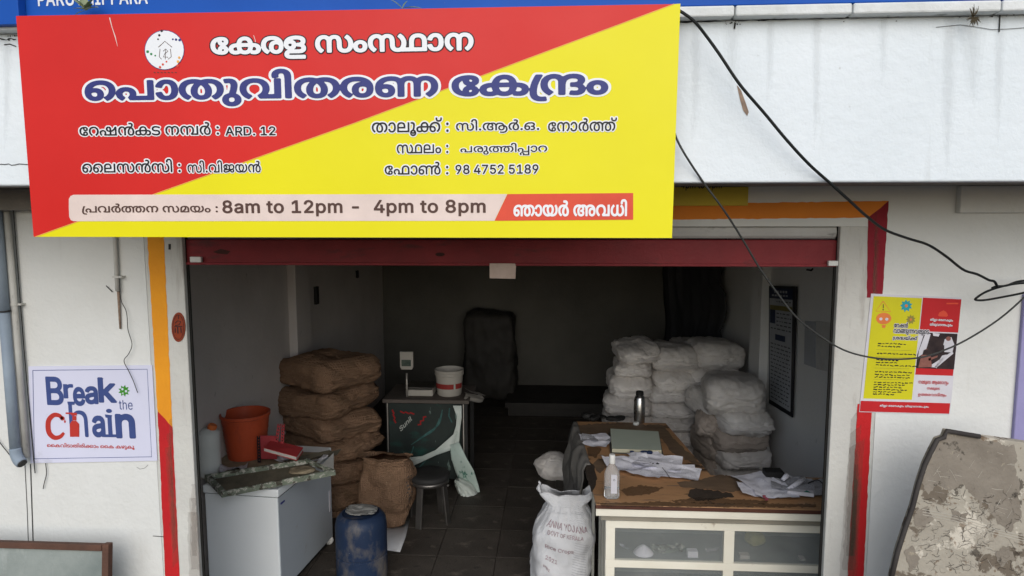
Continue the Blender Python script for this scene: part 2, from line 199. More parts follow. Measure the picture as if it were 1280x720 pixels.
50:[736,[365,283,84,0,124,-24,84,-44,40,-59,1,-35,0,-45,-56,-56,-96,-26,-59,0,-64,0,-86,29,-42,47,1,28,0,48,100,56,89,0,56,0,82,-29,48,-45,3,-25,-23,1,-8,16,-40,28,-60,19,-39,0,-64,0,-56,-37,1,-31,0,-21,20,-32,50,-17,39,0,42,0,58,19,30,42,1,34,0,1,-2,20,-3,10,-2,3,0,8,-1,2,-8,21,-60,36,-100,22,-71,0,-72,0,-106,-26,-58,-49,1,-36,0,-26,30,-40,54,-32,39,-11,-49,-31,-44,12,-72,40,-44,55,1,35,0,28,36,52,80,42,124,23]],
51:[674,[341,283,76,0,110,-22,74,-39,36,-52,1,-30,0,-34,-44,-55,-72,-41,-45,-14,-49,31,34,10,54,30,34,42,1,27,0,32,-48,50,-94,29,-65,0,-66,0,-94,-29,-50,-50,1,-32,0,-26,30,-40,54,-32,39,-11,-49,-31,-44,12,-72,40,-44,55,1,35,0,32,38,52,78,39,112,22]],
52:[859,[789,277,1,-277,-723,0,1,156,0,38,32,44,31,14,32,16,90,15,57,0,60,0,90,-15,31,-14,32,-16,28,-46,1,-31,1,-50,-395,0,1,-76,555,0,1,242],[305,248,-80,0,-76,-42,1,-46,1,-14,311,0,1,14,0,48,-74,40]],
53:[724,[399,248,-58,0,-92,-10,-68,-18,-48,-22,-9,-14,-2,-2,4,-5,1,-1,-4,-6,-4,-10,1,-4,0,-31,46,-33,47,0,46,0,42,26,1,17,0,11,-16,18,-36,11,-29,0,-46,0,-60,-26,-19,-13,-21,28,16,10,46,20,64,14,37,0,52,0,68,-20,30,-34,1,-19,0,-20,-36,-35,-74,-22,-57,0,-50,0,-78,22,-42,45,1,31,0,28,48,46,92,34,132,19,89,0,94,0,122,-19,56,-36,1,-27,0,-17,-26,-28,-58,-19,-47,-5,-91,8,1,15,7,0,34,0,48,4,19,7,18,6,14,16,1,10,0,16,-38,22,-80,12],[685,72,0,-16,-22,-26,-21,-9,-16,-7,-40,-10,-64,-4,-47,0,-211,0,-40,0,-42,-3,-11,-3,-16,-4,-14,-13,1,-8,0,-7,10,-13,15,-4,12,-5,44,-4,45,0,409,0,1,-36,-411,0,-52,0,-72,8,-25,7,-28,9,-28,26,1,16,0,18,26,27,29,9,12,5,36,7,52,3,35,0,227,0,42,0,54,5,15,6,12,6,12,14,1,11,0,10,-16,16,-17,6,-14,5,-46,6,-37,0,-17,0,1,26,105,-4,68,-6,64,-38]],
54:[654,[265,202,0,34,88,47,89,0,64,0,78,-26,34,-40,1,-21,0,-34,-64,-54,-120,-33,-79,0,-21,0,-100,0,-130,33,-64,57,1,35,0,20,24,41,33,22,67,-19,-22,-18,-12,-30,1,-14,0,-32,52,-41,94,-19,63,0,21,0,56,0,80,24,44,40,1,24,0,20,-40,30,-51,0,-32,0,-42,-12,-18,-21,1,-13,0,-22,26,-34,34,-32,28,-32,1,-20,0,-15,-26,-31,-70,-22,-67,0,-36,0,-84,8,-39,12,33,33,26,-8,66,-9,37,0,48,0,32,19,1,14,0,19,-28,32,-34,30,-26,35]],
55:[958,[341,283,76,0,110,-22,74,-39,36,-52,1,-30,0,-26,-28,-41,-40,-33,-27,-14,-23,9,285,0,1,242,89,0,1,-277,-419,0,-35,30,30,10,52,28,32,41,1,27,0,32,-48,50,-94,29,-67,0,-64,0,-94,-29,-50,-50,1,-32,0,-26,30,-40,54,-32,39,-11,-49,-31,-44,12,-72,40,-44,55,1,35,0,32,38,52,78,39,112,22]],
56:[1040,[685,283,76,0,116,-23,82,-42,42,-60,1,-37,0,-45,-56,-56,-96,-26,-59,0,-64,0,-86,29,-42,47,1,28,0,48,100,56,89,0,56,0,82,-29,48,-45,3,-25,-23,1,-8,16,-40,28,-60,19,-39,0,-64,0,-56,-37,1,-31,0,-21,22,-32,48,-17,39,0,42,0,58,19,30,42,1,34,0,1,-2,20,-3,10,-2,3,2,8,1,1,-12,23,-64,36,-92,21,-55,0,-42,0,-66,-9,-19,-8,-38,-14,-30,-50,1,-34,1,-9,0,-37,-24,-44,-27,-16,-28,-16,-76,-16,-57,0,-74,0,-108,32,-56,62,1,44,0,34,34,53,70,45,51,19,55,-31,-36,-12,-54,-34,-30,-45,1,-29,0,-30,36,-46,66,-26,45,0,42,0,48,12,13,11,18,13,10,44,1,22,1,8,0,44,44,52,41,17,40,16,96,14]],
57:[1149,[229,173,68,0,88,-25,44,-40,1,-22,0,-20,-28,-30,-17,-8,-25,7,321,0,17,-35,-363,0,-27,26,20,10,24,24,1,19,0,27,-60,32,-55,0,-34,0,-50,-16,-28,-24,1,-16,0,-17,28,-28,33,-11,-47,-30,-40,16,-56,42,1,29,0,27,48,40,90,23],[659,0,1,190,0,16,-8,24,-11,6,-8,6,-24,6,-19,0,-30,0,-36,-20,1,-19,0,-15,24,-26,60,-16,55,0,27,0,60,0,96,22,76,36,56,44,23,23,85,0,1,-277],[591,283,34,0,50,-7,19,-8,28,-10,24,-34,1,-31,1,-158,249,0,1,129,0,9,0,23,4,21,1,5,5,0,-28,-33,-92,-47,-120,-24,-63,0,-31,0,-80,0,-104,24,-48,42,1,24,0,20,36,34,72,21]],
58:[1223,[629,283,44,0,72,-15,25,-14,14,-8,22,-22,16,-40,1,-32,1,-18,0,-27,10,-41,17,-13,14,-11,46,-12,43,0,46,0,66,26,36,46,1,31,0,29,-32,44,-52,34,-35,12,53,31,52,-19,68,-45,36,-53,1,-34,0,-44,-58,-62,-106,-32,-75,0,-56,0,-78,16,-25,16,-20,10,-22,27,-10,35,1,25,1,25,0,34,-16,38,-15,10,-14,8,-42,9,-27,0,-28,0,-44,-10,-11,-9,-18,-10,-16,-32,1,-32,1,-154,-85,0,1,146,0,28,-8,33,-13,11,-18,14,-52,15,-35,0,-46,0,-70,-27,-40,-45,1,-29,0,-30,32,-45,54,-32,35,-11,-59,-32,-42,18,-68,41,-38,55,1,36,0,38,56,62,112,37,81,0,64,0,80,-25,29,-22,-5,0,28,24,86,23]],
64:[504,[465,140,0,-30,-24,-52,-54,-40,-90,-24,-63,0,-52,0,-76,16,-50,28,-30,32,-7,14,89,9,8,-13,26,-30,50,-21,43,0,54,0,62,28,30,49,1,33,0,33,-30,48,-62,28,-47,0,-40,0,-52,-20,-30,-30,-5,-13,-87,9,10,16,34,31,52,26,74,16,51,0,64,0,84,-23,52,-41,24,-51]],
65:[228,[-33,422,38,0,56,-8,25,-9,28,-11,32,-28,12,-46,1,-36,1,-284,-83,0,1,271,0,26,-6,38,-14,27,-11,8,-12,8,-34,8,-25,0,-22,0,-42,-9,-28,-21,1,-17,0,-5,2,-9,3,-5,-83,-7,-4,6,-4,13,1,5,0,29,50,37,82,19]],
67:[332,[157,-114,-84,0,-98,49,1,39,0,25,46,39,82,22,53,0,54,0,80,-21,48,-39,1,-26,0,-27,-48,-39,-80,-22],[157,-80,40,0,56,26,1,28,0,26,-56,27,-41,0,-42,0,-56,-27,1,-27,0,-26,56,-27],[105,283,60,0,68,-23,30,-38,1,-22,0,-30,-34,-84,-27,-44,-79,8,24,42,30,73,1,33,0,20,-34,29,-45,0,-16,0,-34,-3,-9,-1,-17,35,16,2,48,3]],
68:[332,[155,-114,-84,0,-96,49,1,39,0,25,46,39,80,22,55,0,54,0,80,-21,48,-39,1,-26,0,-27,-48,-39,-80,-22],[153,28,-46,0,-66,-27,1,-28,0,-27,64,-28,51,0,46,0,68,28,1,28,0,27,-68,27],[155,-49,-58,0,-56,33,1,26,0,8,22,19,19,11,45,-14,-18,-4,-16,-14,1,-6,0,-8,14,-11,30,-6,23,0,18,0,26,6,16,11,1,8,0,6,-14,12,-17,4,45,16,20,-12,20,-16,1,-11,0,-15,-20,-26,-52,-17],[105,283,60,0,68,-23,30,-38,1,-22,0,-30,-34,-84,-27,-44,-79,8,24,42,30,73,1,33,0,20,-34,29,-45,0,-16,0,-34,-3,-9,-1,-17,35,16,2,48,3]],
71:[715,[237,-6,-52,0,-90,26,-54,54,1,42,0,39,50,62,90,43,124,23,71,0,78,0,114,-22,74,-39,36,-52,1,-30,0,-34,-42,-55,-72,-41,-45,-14,-49,31,34,10,54,30,34,42,1,27,0,34,-52,50,-96,27,-69,0,-72,0,-114,-35,-64,-60,1,-38,0,-28,30,-38,54,-19,37,0,24,0,40,11,20,23,1,16,0,24,-52,26,-39,0,-40,0,-70,-19,-29,-16,-15,30,32,18,88,22,49,0,50,0,74,-19,40,-37,1,-26,0,-27,-42,-40,-78,-21]],
72:[595,[365,-6,-64,0,-116,17,-92,35,-52,56,1,38,0,38,52,54,94,34,118,17,63,0,66,0,84,-17,42,-31,1,-19,0,-22,-38,-29,-64,-15,-35,0,-52,0,-64,18,-28,31,1,17,0,10,12,17,7,6,95,9,-20,-6,-20,-24,1,-11,0,-11,32,-24,37,0,34,0,30,20,1,12,0,20,-56,18,-35,0,-12,0,-28,0,-11,-2,-66,-2,-94,-28,-48,-48,1,-32,0,-32,50,-50,92,-29,63,-2,12,-1,24,0,13,0,26,0,42,8,28,16,1,14,0,12,-32,19,-31,0,-40,0,-30,-23,1,-12,0,-12,20,-22,19,-6,-91,9,-6,5,-10,18,1,11,0,17,28,29,60,19,53,0,38,0,64,-15,38,-29,1,-22,0,-19,-40,-31,-84,-18]],
73:[1430,[237,-6,-52,0,-90,26,-54,54,1,42,0,39,50,62,90,43,124,23,71,0,78,0,114,-22,74,-39,36,-52,1,-30,0,-34,-42,-55,-72,-41,-45,-14,-49,31,34,10,54,30,34,42,1,27,0,34,-52,50,-96,27,-69,0,-72,0,-114,-35,-64,-60,1,-38,0,-28,30,-38,54,-19,37,0,24,0,40,11,20,23,1,16,0,24,-52,26,-39,0,-40,0,-70,-19,-29,-16,-15,30,32,18,88,22,49,0,50,0,74,-19,40,-37,1,-26,0,-27,-42,-40,-78,-21],[953,-6,-52,0,-92,26,-54,54,1,42,0,39,50,62,92,43,122,23,71,0,80,0,112,-22,76,-39,36,-52,1,-30,0,-34,-44,-55,-72,-41,-45,-14,-49,31,34,10,54,30,34,42,1,27,0,34,-50,50,-96,27,-71,0,-72,0,-112,-35,-64,-60,1,-38,0,-28,28,-38,56,-19,37,0,24,0,38,11,22,23,1,16,0,24,-52,26,-41,0,-38,0,-72,-19,-27,-16,-15,30,30,18,90,22,49,0,48,0,74,-19,42,-37,1,-26,0,-27,-44,-40,-76,-21]],
77:[0,[-111,296,-56,0,-82,20,-42,36,1,24,0,9,6,18,5,6,75,-7,-4,-5,-2,-13,1,-6,0,-18,28,-22,46,-8,29,0,32,0,44,8,28,22,1,18,0,6,-4,13,-1,5,75,7,4,-6,6,-18,1,-9,0,-24,-42,-36,-80,-20]],
116:[1519,[359,283,84,0,100,-27,35,-22,-13,2,32,24,90,23,57,0,68,0,84,-25,33,-26,-11,-10,45,-78,1,-144,-87,0,1,158,0,28,-14,33,-19,11,-14,8,-48,9,-31,0,-32,0,-46,-11,-15,-8,-18,-10,-20,-34,1,-30,1,-154,-83,0,1,150,0,32,-24,36,-21,10,-22,10,-58,9,-41,0,-72,0,-104,-33,-56,-58,1,-36,1,-6,0,-28,28,-38,54,-19,37,0,26,0,36,11,24,22,1,16,0,26,-52,25,-43,0,-38,0,-70,-20,-27,-16,-15,31,28,18,92,22,49,0,48,0,72,-19,42,-37,1,-26,0,-27,-42,-40,-76,-21,-51,0,-52,0,-92,26,-54,56,1,44,0,54,86,72,142,37],[1281,-6,-64,0,-90,26,-46,52,1,36,0,30,36,49,66,44,43,19,29,16,30,13,42,29,1,18,0,13,-36,21,-43,0,-20,0,-40,-3,-13,-3,-17,35,16,3,58,4,33,0,60,0,66,-22,26,-28,1,-12,0,-26,-54,-41,-45,-21,-19,-14,-42,-18,-54,-40,-26,-44,1,-22,0,-31,32,-35,50,-13,31,0,54,0,58,39,1,40,0,26,-32,50,-64,41,-51,11,-20,6,-48,5,-29,0,-54,0,-64,-11,-19,-10,-16,-8,-24,-24,-12,-34,1,-27,1,-83,-75,0,1,96,25,80,24,18,70,26,90,13,55,0,42,0,72,-8,35,-9,6,0,8,-4,5,0,60,-17,76,-49,36,-58,1,-28,0,-54,-104,-62]],
117:[1062,[289,283,44,0,68,-12,52,-24,21,-19,27,-114,1,-114,-85,0,1,141,0,33,-8,33,-13,11,-18,14,-52,15,-35,0,-46,0,-70,-27,-40,-45,1,-29,0,-30,32,-45,54,-32,35,-11,-59,-32,-42,18,-68,41,-38,55,1,36,0,40,60,62,112,35],[823,-6,-64,0,-90,26,-44,52,1,36,0,30,36,49,64,44,45,19,29,16,28,13,42,29,1,18,0,13,-36,21,-41,0,-22,0,-40,-3,-13,-3,-17,35,18,3,56,4,33,0,60,0,68,-22,24,-28,1,-12,0,-26,-52,-41,-47,-21,-19,-14,-40,-18,-56,-40,-24,-44,1,-22,0,-31,30,-35,50,-13,31,0,54,0,58,39,1,40,0,26,-32,50,-64,41,-49,11,-22,6,-48,5,-29,0,-52,0,-64,-11,-19,-10,-18,-8,-24,-24,-12,-34,1,-27,1,-83,-75,0,1,96,27,80,24,18,68,26,92,13,53,0,44,0,72,-8,33,-9,6,0,10,-4,5,0,60,-17,76,-49,36,-58,1,-28,0,-54,-104,-62]],
118:[736,[497,-6,-64,0,-88,26,-48,52,1,36,0,30,36,49,66,44,43,19,29,16,30,13,42,29,1,18,0,13,-36,21,-41,0,-22,0,-40,-3,-11,-3,-19,35,16,3,60,4,33,0,60,0,64,-22,28,-28,1,-12,0,-26,-54,-41,-45,-21,-19,-14,-44,-18,-52,-40,-28,-44,1,-22,0,-31,32,-35,52,-13,29,0,56,0,56,39,1,40,0,19,-18,39,-36,34,-54,28,-37,8,-24,6,-54,6,-31,0,-72,0,-100,-30,-52,-50,1,-32,0,-26,30,-40,54,-32,39,-11,-49,-31,-44,12,-72,40,-44,55,1,35,0,32,40,52,80,39,116,22,77,0,44,0,76,-8,37,-9,4,0,10,-3,5,-1,58,-17,76,-49,36,-58,1,-28,0,-54,-104,-62]],
160:[243,[-51,-34,-2,-3,-2,-8,1,-4,0,-11,16,-24,44,-16,41,0,56,0,48,28,1,24,0,13,-10,25,-22,31,-19,23,-20,24,-32,52,1,30,0,32,44,68,33,27,91,0,-26,-23,-36,-42,-16,-38,1,-22,0,-28,30,-48,19,-23,14,-17,26,-33,16,-34,1,-17,0,-44,-108,-43,-83,0,-88,0,-100,48,1,39,0,5,2,9,3,4]],
161:[228,[157,277,1,-357,-339,0,1,36,257,0,1,321]],
162:[244,[253,277,-42,-45,-54,-82,-24,-78,1,-37,0,-33,30,-40,64,-18,47,0,14,0,30,2,17,1,11,-37,-26,-2,-40,0,-21,0,-72,0,-94,30,-44,56,1,40,0,40,28,80,52,82,37,41]],
163:[1506,[525,283,80,0,102,-37,50,-65,1,-41,0,-48,-56,-64,-104,-34,-71,0,-54,0,-86,18,-31,19,-32,19,-32,54,1,36,0,66,126,77],[525,248,-76,0,-74,-54,1,-55,0,-37,34,-49,64,-24,49,0,50,0,66,23,34,50,1,37,0,37,-34,49,-64,23],[217,-6,-90,0,-94,44,1,38,0,24,42,34,35,10,24,7,60,9,84,4,57,0,629,0,54,0,72,-6,50,-13,21,-9,20,-12,24,-30,1,-18,0,-38,-92,-44,-83,0,-56,0,-88,24,-50,48,1,36,0,10,4,22,3,10,0,2,2,5,3,3,12,31,60,48,86,33,106,17,61,0,78,0,114,-22,74,-39,38,-52,1,-30,0,-34,-44,-55,-72,-41,-45,-14,-49,31,34,10,54,30,34,42,1,27,0,32,-50,50,-96,29,-69,0,-58,0,-96,-22,-70,-43,-15,-30,-2,-2,0,-6,-1,-2,-2,-9,-4,-21,1,-9,0,-26,26,-33,50,-16,39,0,42,0,48,22,1,24,0,13,-16,19,-11,6,-20,10,-64,7,-57,0,-613,0,-72,0,-76,-5,-27,-10,-16,-5,-22,-19,1,-13,0,-17,26,-21,44,-10,33,0,32,0,64,11,37,13,51,-27,-30,-11,-58,-14,-62,-7]],
175:[1561,[481,248,-118,0,-162,-34,-80,-60,1,-39,0,-29,32,-38,56,-19,33,0,24,0,40,11,20,23,1,16,0,21,-44,29,-47,0,-40,0,-70,-20,-29,-16,-15,31,32,18,88,22,51,0,50,0,72,-19,40,-37,1,-26,0,-27,-42,-40,-78,-21,-51,0,-52,0,-90,26,-54,56,1,42,0,43,66,63,120,40,160,19,95,0,76,0,104,-9,51,-8,6,-2,12,-6,7,0,54,-8,64,-22,26,-28,1,-16,0,-12,-16,-21,-38,-17,-33,-8,5,2,44,-7,50,-31,1,-22,0,-20,-38,-34,-82,-20,-67,0,-76,0,-100,33,-50,56,1,35,0,28,34,50,70,44,59,18,4,1,10,3,7,2,36,8,88,11,57,0,68,0,90,-17,62,-28,23,-16,27,-110,1,-112,-87,0,1,141,0,37,-24,38,-23,11,-22,10,-64,13,-57,0,-28,0,-48,-4,-19,-3,-46,-7,-66,-28,-40,-36,-18,-36,1,-16,0,-44,74,-48,71,0,52,0,50,20,1,21,0,19,-56,21,-59,0,-19,0,1,35,15,0,62,0,50,22,1,18,0,23,-68,27,-61,6,-28,3,-60,3,-64,2],[1301,283,68,0,94,-21,50,-34,1,-22,0,-16,-22,-26,-46,-20,-35,-7,-3,3,60,-8,58,-36,1,-26,0,-35,-94,-41,-83,0,-32,0,-48,4,-19,2,21,34,20,-2,30,-2,19,0,52,0,52,19,1,23,0,10,-16,16,-15,7,-16,7,-48,8,-51,0,-25,0,1,35,27,0,36,0,60,7,17,8,12,6,12,16,1,10,0,22,-68,23,-55,0,-48,0,-72,-15,-23,-12,-16,-8,-24,-24,-12,-37,1,-29,1,-82,-75,0,1,82,33,97,20,19,68,28,94,17]],
196:[1759,[353,283,48,0,84,-11,45,-11,21,-9,72,-20,92,-74,1,-48,0,-36,-48,-52,-90,-28,-65,0,-64,0,-92,28,-48,52,1,36,0,32,44,54,76,42,49,14,15,8,44,12,90,11,41,0,60,0,88,-15,64,-29,21,-19,3,-16,29,-65,1,-139,-85,0,1,135,0,39,-28,43,-31,13,-24,10,-56,8,-39,0,-20,0,-48,-2,-25,-5,-29,-7,-40,-10,-64,-34,-36,-49,1,-31,0,-32,32,-35,52,-14,33,0,32,0,52,13,32,36,1,32,0,28,-40,50,-64,38,-43,10,-21,6,-22,4,-44,2,-27,0,-76,0,-104,-29,-52,-51,1,-32,0,-26,30,-40,54,-32,39,-11,-49,-31,-44,12,-72,40,-44,55,1,35,0,32,40,52,80,39,116,22],[1105,283,52,0,80,-9,41,-12,25,-10,68,-20,88,-74,1,-48,0,-36,-48,-52,-90,-28,-65,0,-64,0,-92,28,-48,52,1,36,0,32,44,54,76,42,49,14,17,8,44,12,92,11,57,0,74,0,110,-22,76,-39,36,-52,1,-30,0,-34,-42,-55,-72,-41,-45,-14,-51,31,34,10,54,29,36,42,1,28,0,31,-50,51,-98,30,-71,0,-28,0,-52,-2,-23,-5,-31,-7,-38,-10,-64,-34,-38,-49,1,-31,0,-32,32,-35,54,-14,31,0,32,0,52,14,32,35,1,32,0,29,-34,49,-62,37,-39,11,-23,5,-12,3,-28,2,-34,2,-21,0,-52,0,-68,-12,-19,-11,-24,-13,-26,-36,1,-32,1,-124,-77,0,1,84,25,123,26,16,62,25,88,15]],
200:[1184,[379,283,68,0,88,-15,42,-28,1,-18,0,-18,-44,-31,-51,-5,-3,4,40,-2,48,-16,24,-20,1,-12,0,-14,-14,-16,-13,-8,-20,-9,-60,-8,-55,0,-11,0,-18,0,-14,-7,1,-4,0,-14,64,-14,45,0,46,0,66,13,25,9,32,14,30,42,1,37,1,119,67,0,1,-130,-5,-62,-22,-24,-70,-34,-100,-18,-67,0,-64,0,-82,17,-40,28,1,16,0,9,12,17,13,7,14,6,46,7,49,0,5,0,20,0,30,3,11,4,10,6,1,10,0,8,-10,10,-11,4,-12,4,-40,2,-31,0,-53,0,1,34,49,0,32,0,38,4,13,4,8,4,10,10,1,8,0,9,-24,15,-50,8,-43,0,-84,0,-104,-37,-48,-63,1,-40,0,-26,12,-54,13,-24,-79,-6,-16,24,-16,62,1,26,0,51,72,78,144,44],[897,-6,-68,0,-94,34,-27,32,15,22,-33,50,1,145,87,0,1,-145,0,-29,8,-33,15,-11,18,-15,52,-14,37,0,46,0,70,26,40,46,1,29,0,31,-32,44,-54,32,-33,12,61,31,42,-17,68,-42,38,-54,1,-37,0,-40,-60,-62,-112,-35]],
201:[954,[289,283,44,0,68,-11,50,-24,23,-20,27,-94,1,-134,-85,0,1,146,0,28,-8,33,-13,11,-18,14,-52,15,-35,0,-46,0,-70,-27,-40,-45,1,-29,0,-30,32,-45,54,-32,35,-11,-59,-32,-42,18,-68,41,-38,55,1,36,0,40,60,62,112,35],[693,283,68,0,96,-21,48,-34,1,-22,0,-16,-20,-26,-46,-20,-35,-7,-3,3,58,-8,60,-36,1,-26,0,-35,-96,-41,-83,0,-32,0,-46,4,-19,2,19,34,20,-2,32,-2,19,0,50,0,52,19,1,23,0,10,-14,16,-15,7,-16,7,-50,8,-51,0,-23,0,1,35,25,0,38,0,58,7,17,8,12,6,12,16,1,10,0,22,-68,23,-55,0,-48,0,-72,-15,-21,-12,-16,-8,-22,-24,-14,-37,1,-29,1,-82,-77,0,1,82,33,96,20,18,68,30,96,17]],
203:[1257,[629,283,68,0,84,-25,25,-22,-11,-4,38,28,84,23,63,0,78,0,106,-37,58,-62,1,-38,0,-33,-34,-53,-70,-44,-49,-20,-53,30,34,13,56,33,30,45,1,29,0,29,-38,45,-68,27,-47,0,-42,0,-54,-15,-15,-14,-12,-12,-8,-30,1,-30,1,-146,-85,0,1,158,0,26,-14,35,-19,11,-16,8,-46,9,-33,0,-32,0,-44,-11,-15,-8,-20,-10,-18,-34,1,-30,1,-154,-85,0,1,146,0,28,-8,33,-13,11,-18,14,-52,15,-35,0,-46,0,-70,-27,-40,-45,1,-29,0,-30,32,-45,54,-32,35,-11,-59,-32,-42,18,-68,41,-38,55,1,36,0,40,60,62,112,35,77,0,46,0,66,-13,46,-23,17,-15,-9,4,32,24,90,23]],
206:[1335,[289,283,44,0,64,-12,50,-23,21,-16,33,-98,1,-134,-85,0,1,146,0,28,-8,33,-13,11,-18,14,-52,15,-35,0,-46,0,-70,-27,-40,-45,1,-29,0,-30,32,-45,54,-32,35,-11,-59,-32,-42,18,-68,41,-38,55,1,36,0,40,60,62,112,35],[681,283,52,0,80,-9,41,-12,25,-10,68,-20,88,-74,1,-48,0,-36,-48,-52,-90,-28,-65,0,-64,0,-92,28,-48,52,1,36,0,32,44,54,76,42,49,14,17,8,44,12,92,11,57,0,74,0,110,-22,76,-39,36,-52,1,-30,0,-34,-42,-55,-72,-41,-45,-14,-51,31,34,10,54,29,36,42,1,28,0,31,-50,51,-98,30,-71,0,-28,0,-52,-2,-23,-5,-31,-7,-38,-10,-64,-34,-38,-49,1,-31,0,-32,32,-35,54,-14,31,0,32,0,52,14,32,35,1,32,0,29,-34,49,-62,37,-39,11,-23,5,-12,3,-28,2,-34,2,-21,0,-52,0,-68,-12,-19,-11,-24,-13,-26,-36,1,-32,1,-124,-77,0,1,84,25,123,26,16,62,25,88,15]],
208:[896,[337,-28,52,0,70,-20,32,-28,1,-16,0,-12,-12,-20,-9,-6,-27,6,301,0,1,158,85,0,1,-193,-415,0,-19,26,12,7,16,15,1,13,0,16,-40,20,-39,0,-40,0,-44,-20,1,-14,0,-12,24,-20,21,-8,-43,-24,-32,12,-40,30,1,22,0,20,38,30,70,18],[229,173,68,0,88,-25,44,-40,1,-22,0,-20,-28,-30,-17,-8,-25,7,385,0,1,242,85,0,1,-277,-495,0,-27,26,20,10,24,24,1,19,0,27,-60,32,-55,0,-34,0,-50,-16,-28,-24,1,-16,0,-17,28,-28,33,-11,-47,-30,-40,16,-56,42,1,29,0,27,48,40,90,23]],
215:[1240,[355,283,56,0,80,-9,60,-16,27,-12,26,-12,34,-32,14,-41,1,-25,1,-136,-589,0,1,134,0,26,16,42,36,32,27,12,38,18,104,19],[309,248,-44,0,-64,-22,-19,-17,-16,-14,-18,-41,1,-30,1,-90,7,0,68,26,104,56,62,58,1,27,0,14,-18,21,-32,12],[473,196,0,-29,-54,-57,-100,-58,-69,-30,1,10,28,2,56,1,29,0,217,0,1,89,0,38,-28,48,-66,30,-53,7,3,3,18,-10,24,-25],[873,283,78,0,114,-19,37,-17,28,-13,36,-32,16,-42,1,-27,1,-133,-591,0,1,136,0,24,16,40,32,32,25,14,24,12,56,16,80,9],[825,248,-42,0,-64,-22,-19,-17,-16,-14,-18,-41,1,-30,1,-90,5,0,68,26,106,56,62,58,1,27,0,14,-18,21,-34,12],[989,196,0,-29,-52,-57,-100,-58,-69,-30,-1,10,28,2,56,1,29,0,217,0,1,89,0,38,-28,48,-64,30,-55,7,5,3,18,-10,22,-25]],
216:[1195,[289,283,46,0,66,-13,46,-23,17,-15,-13,1,32,26,86,24,65,0,78,0,108,-37,56,-62,1,-38,0,-28,-24,-42,-38,-32,-21,-14,5,-30,-79,0,-35,27,28,13,48,32,32,43,1,31,0,29,-38,45,-70,27,-47,0,-40,0,-52,-15,-15,-14,-14,-11,-8,-32,1,-29,1,-146,-85,0,1,146,0,28,-8,33,-13,11,-18,14,-52,15,-35,0,-46,0,-70,-27,-40,-45,1,-29,0,-30,32,-45,54,-32,35,-11,-59,-32,-42,18,-68,41,-38,55,1,36,0,40,60,62,112,35],[1125,277,1,-277,-383,0,27,35,273,0,1,242]],
222:[859,[305,283,60,0,90,-15,31,-14,32,-16,28,-46,1,-31,1,-50,-395,0,1,-76,557,0,1,242,85,0,1,-277,-259,0,-24,0,-56,1,-27,1,-227,0,-28,-1,-52,-1,-25,0,-21,0,1,156,0,38,32,44,31,14,32,16,90,15],[305,248,-80,0,-76,-42,1,-46,1,-14,311,0,1,14,0,48,-74,40],[603,-168,-42,0,-64,10,-21,12,-22,10,-24,34,1,26,1,0,0,20,-16,30,-15,10,-16,8,-46,8,-33,0,-38,0,-62,-14,-40,-28,-7,-19,0,-4,0,-10,1,-7,0,-22,20,-24,36,-10,19,0,34,0,32,16,1,17,0,16,-36,17,-27,0,-32,0,-52,-15,-19,-11,-13,24,24,13,68,19,39,0,60,0,64,-36,1,-27,0,-28,-72,-35,-67,0,-68,0,-76,48,1,40,0,25,32,39,56,28,80,14,49,0,32,0,56,-4,44,-8,17,-7,22,-7,28,-22,14,-30,1,-20,1,-2,0,-16,8,-24,15,-6,10,-7,36,-8,27,0,50,0,58,31,1,28,0,26,-42,38,-31,14,45,25,48,-19,60,-48,1,-34,0,-28,-44,-42,-82,-24]],
233:[1891,[1377,0,-477,0,183,32,16,2,48,1,44,0,13,0,167,0],[1579,283,62,0,92,-17,33,-16,32,-16,32,-49,1,-39,1,-146,-491,0,1,146,0,28,12,38,30,28,23,11,32,15,88,17],[1581,247,-38,0,-58,-11,-19,-10,-20,-12,-24,-37,1,-37,1,-105,323,0,1,101,0,36,-24,42,-21,12,-20,10,-56,11],[629,283,44,0,72,-15,25,-14,14,-8,22,-22,16,-40,1,-32,1,-18,0,-27,10,-41,17,-13,14,-11,46,-12,43,0,46,0,66,26,36,46,1,31,0,29,-32,44,-52,34,-35,12,53,31,52,-19,68,-45,36,-53,1,-34,0,-44,-58,-62,-106,-32,-75,0,-56,0,-78,16,-25,16,-20,10,-22,27,-10,35,1,25,1,25,0,34,-16,38,-15,10,-14,8,-42,9,-27,0,-28,0,-44,-10,-11,-9,-18,-10,-16,-32,1,-32,1,-154,-85,0,1,146,0,28,-8,33,-13,11,-18,14,-52,15,-35,0,-46,0,-70,-27,-40,-45,1,-29,0,-30,32,-45,54,-32,35,-11,-59,-32,-42,18,-68,41,-38,55,1,36,0,38,56,62,112,37,81,0,64,0,80,-25,29,-22,-5,0,28,24,86,23]],
1002:[690,[27,0,265,364,107,0,269,-364,-97,0,-153,216,-14,20,-38,60,-25,46,19,0,-26,-47,-40,-61,-11,-18,-149,-216],[159,102,1,40,375,0,1,-40]],
1065:[654,[89,0,1,364,259,0,76,0,98,-26,50,-44,1,-27,0,-23,-34,-31,-54,-18,-31,-4,1,-3,34,-1,68,-22,46,-40,1,-28,0,-27,-50,-44,-108,-26,-85,0],[181,41,173,0,84,0,72,33,1,23,0,19,-36,30,-68,19,-47,0,-175,0],[181,204,161,0,40,0,64,15,36,29,1,18,0,24,-66,33,-69,0,-163,0]],
1073:[730,[383,-5,-92,0,-146,45,-84,84,1,58,0,58,84,83,146,46,93,0,56,0,98,-16,78,-31,52,-45,11,-28,-91,0,-8,19,-38,28,-54,20,-66,10,-35,0,-66,0,-104,-34,-62,-64,1,-46,0,-47,62,-64,106,-33,65,0,36,0,66,10,54,19,38,29,9,19,93,0,-10,-28,-52,-44,-78,-32,-98,-16]],
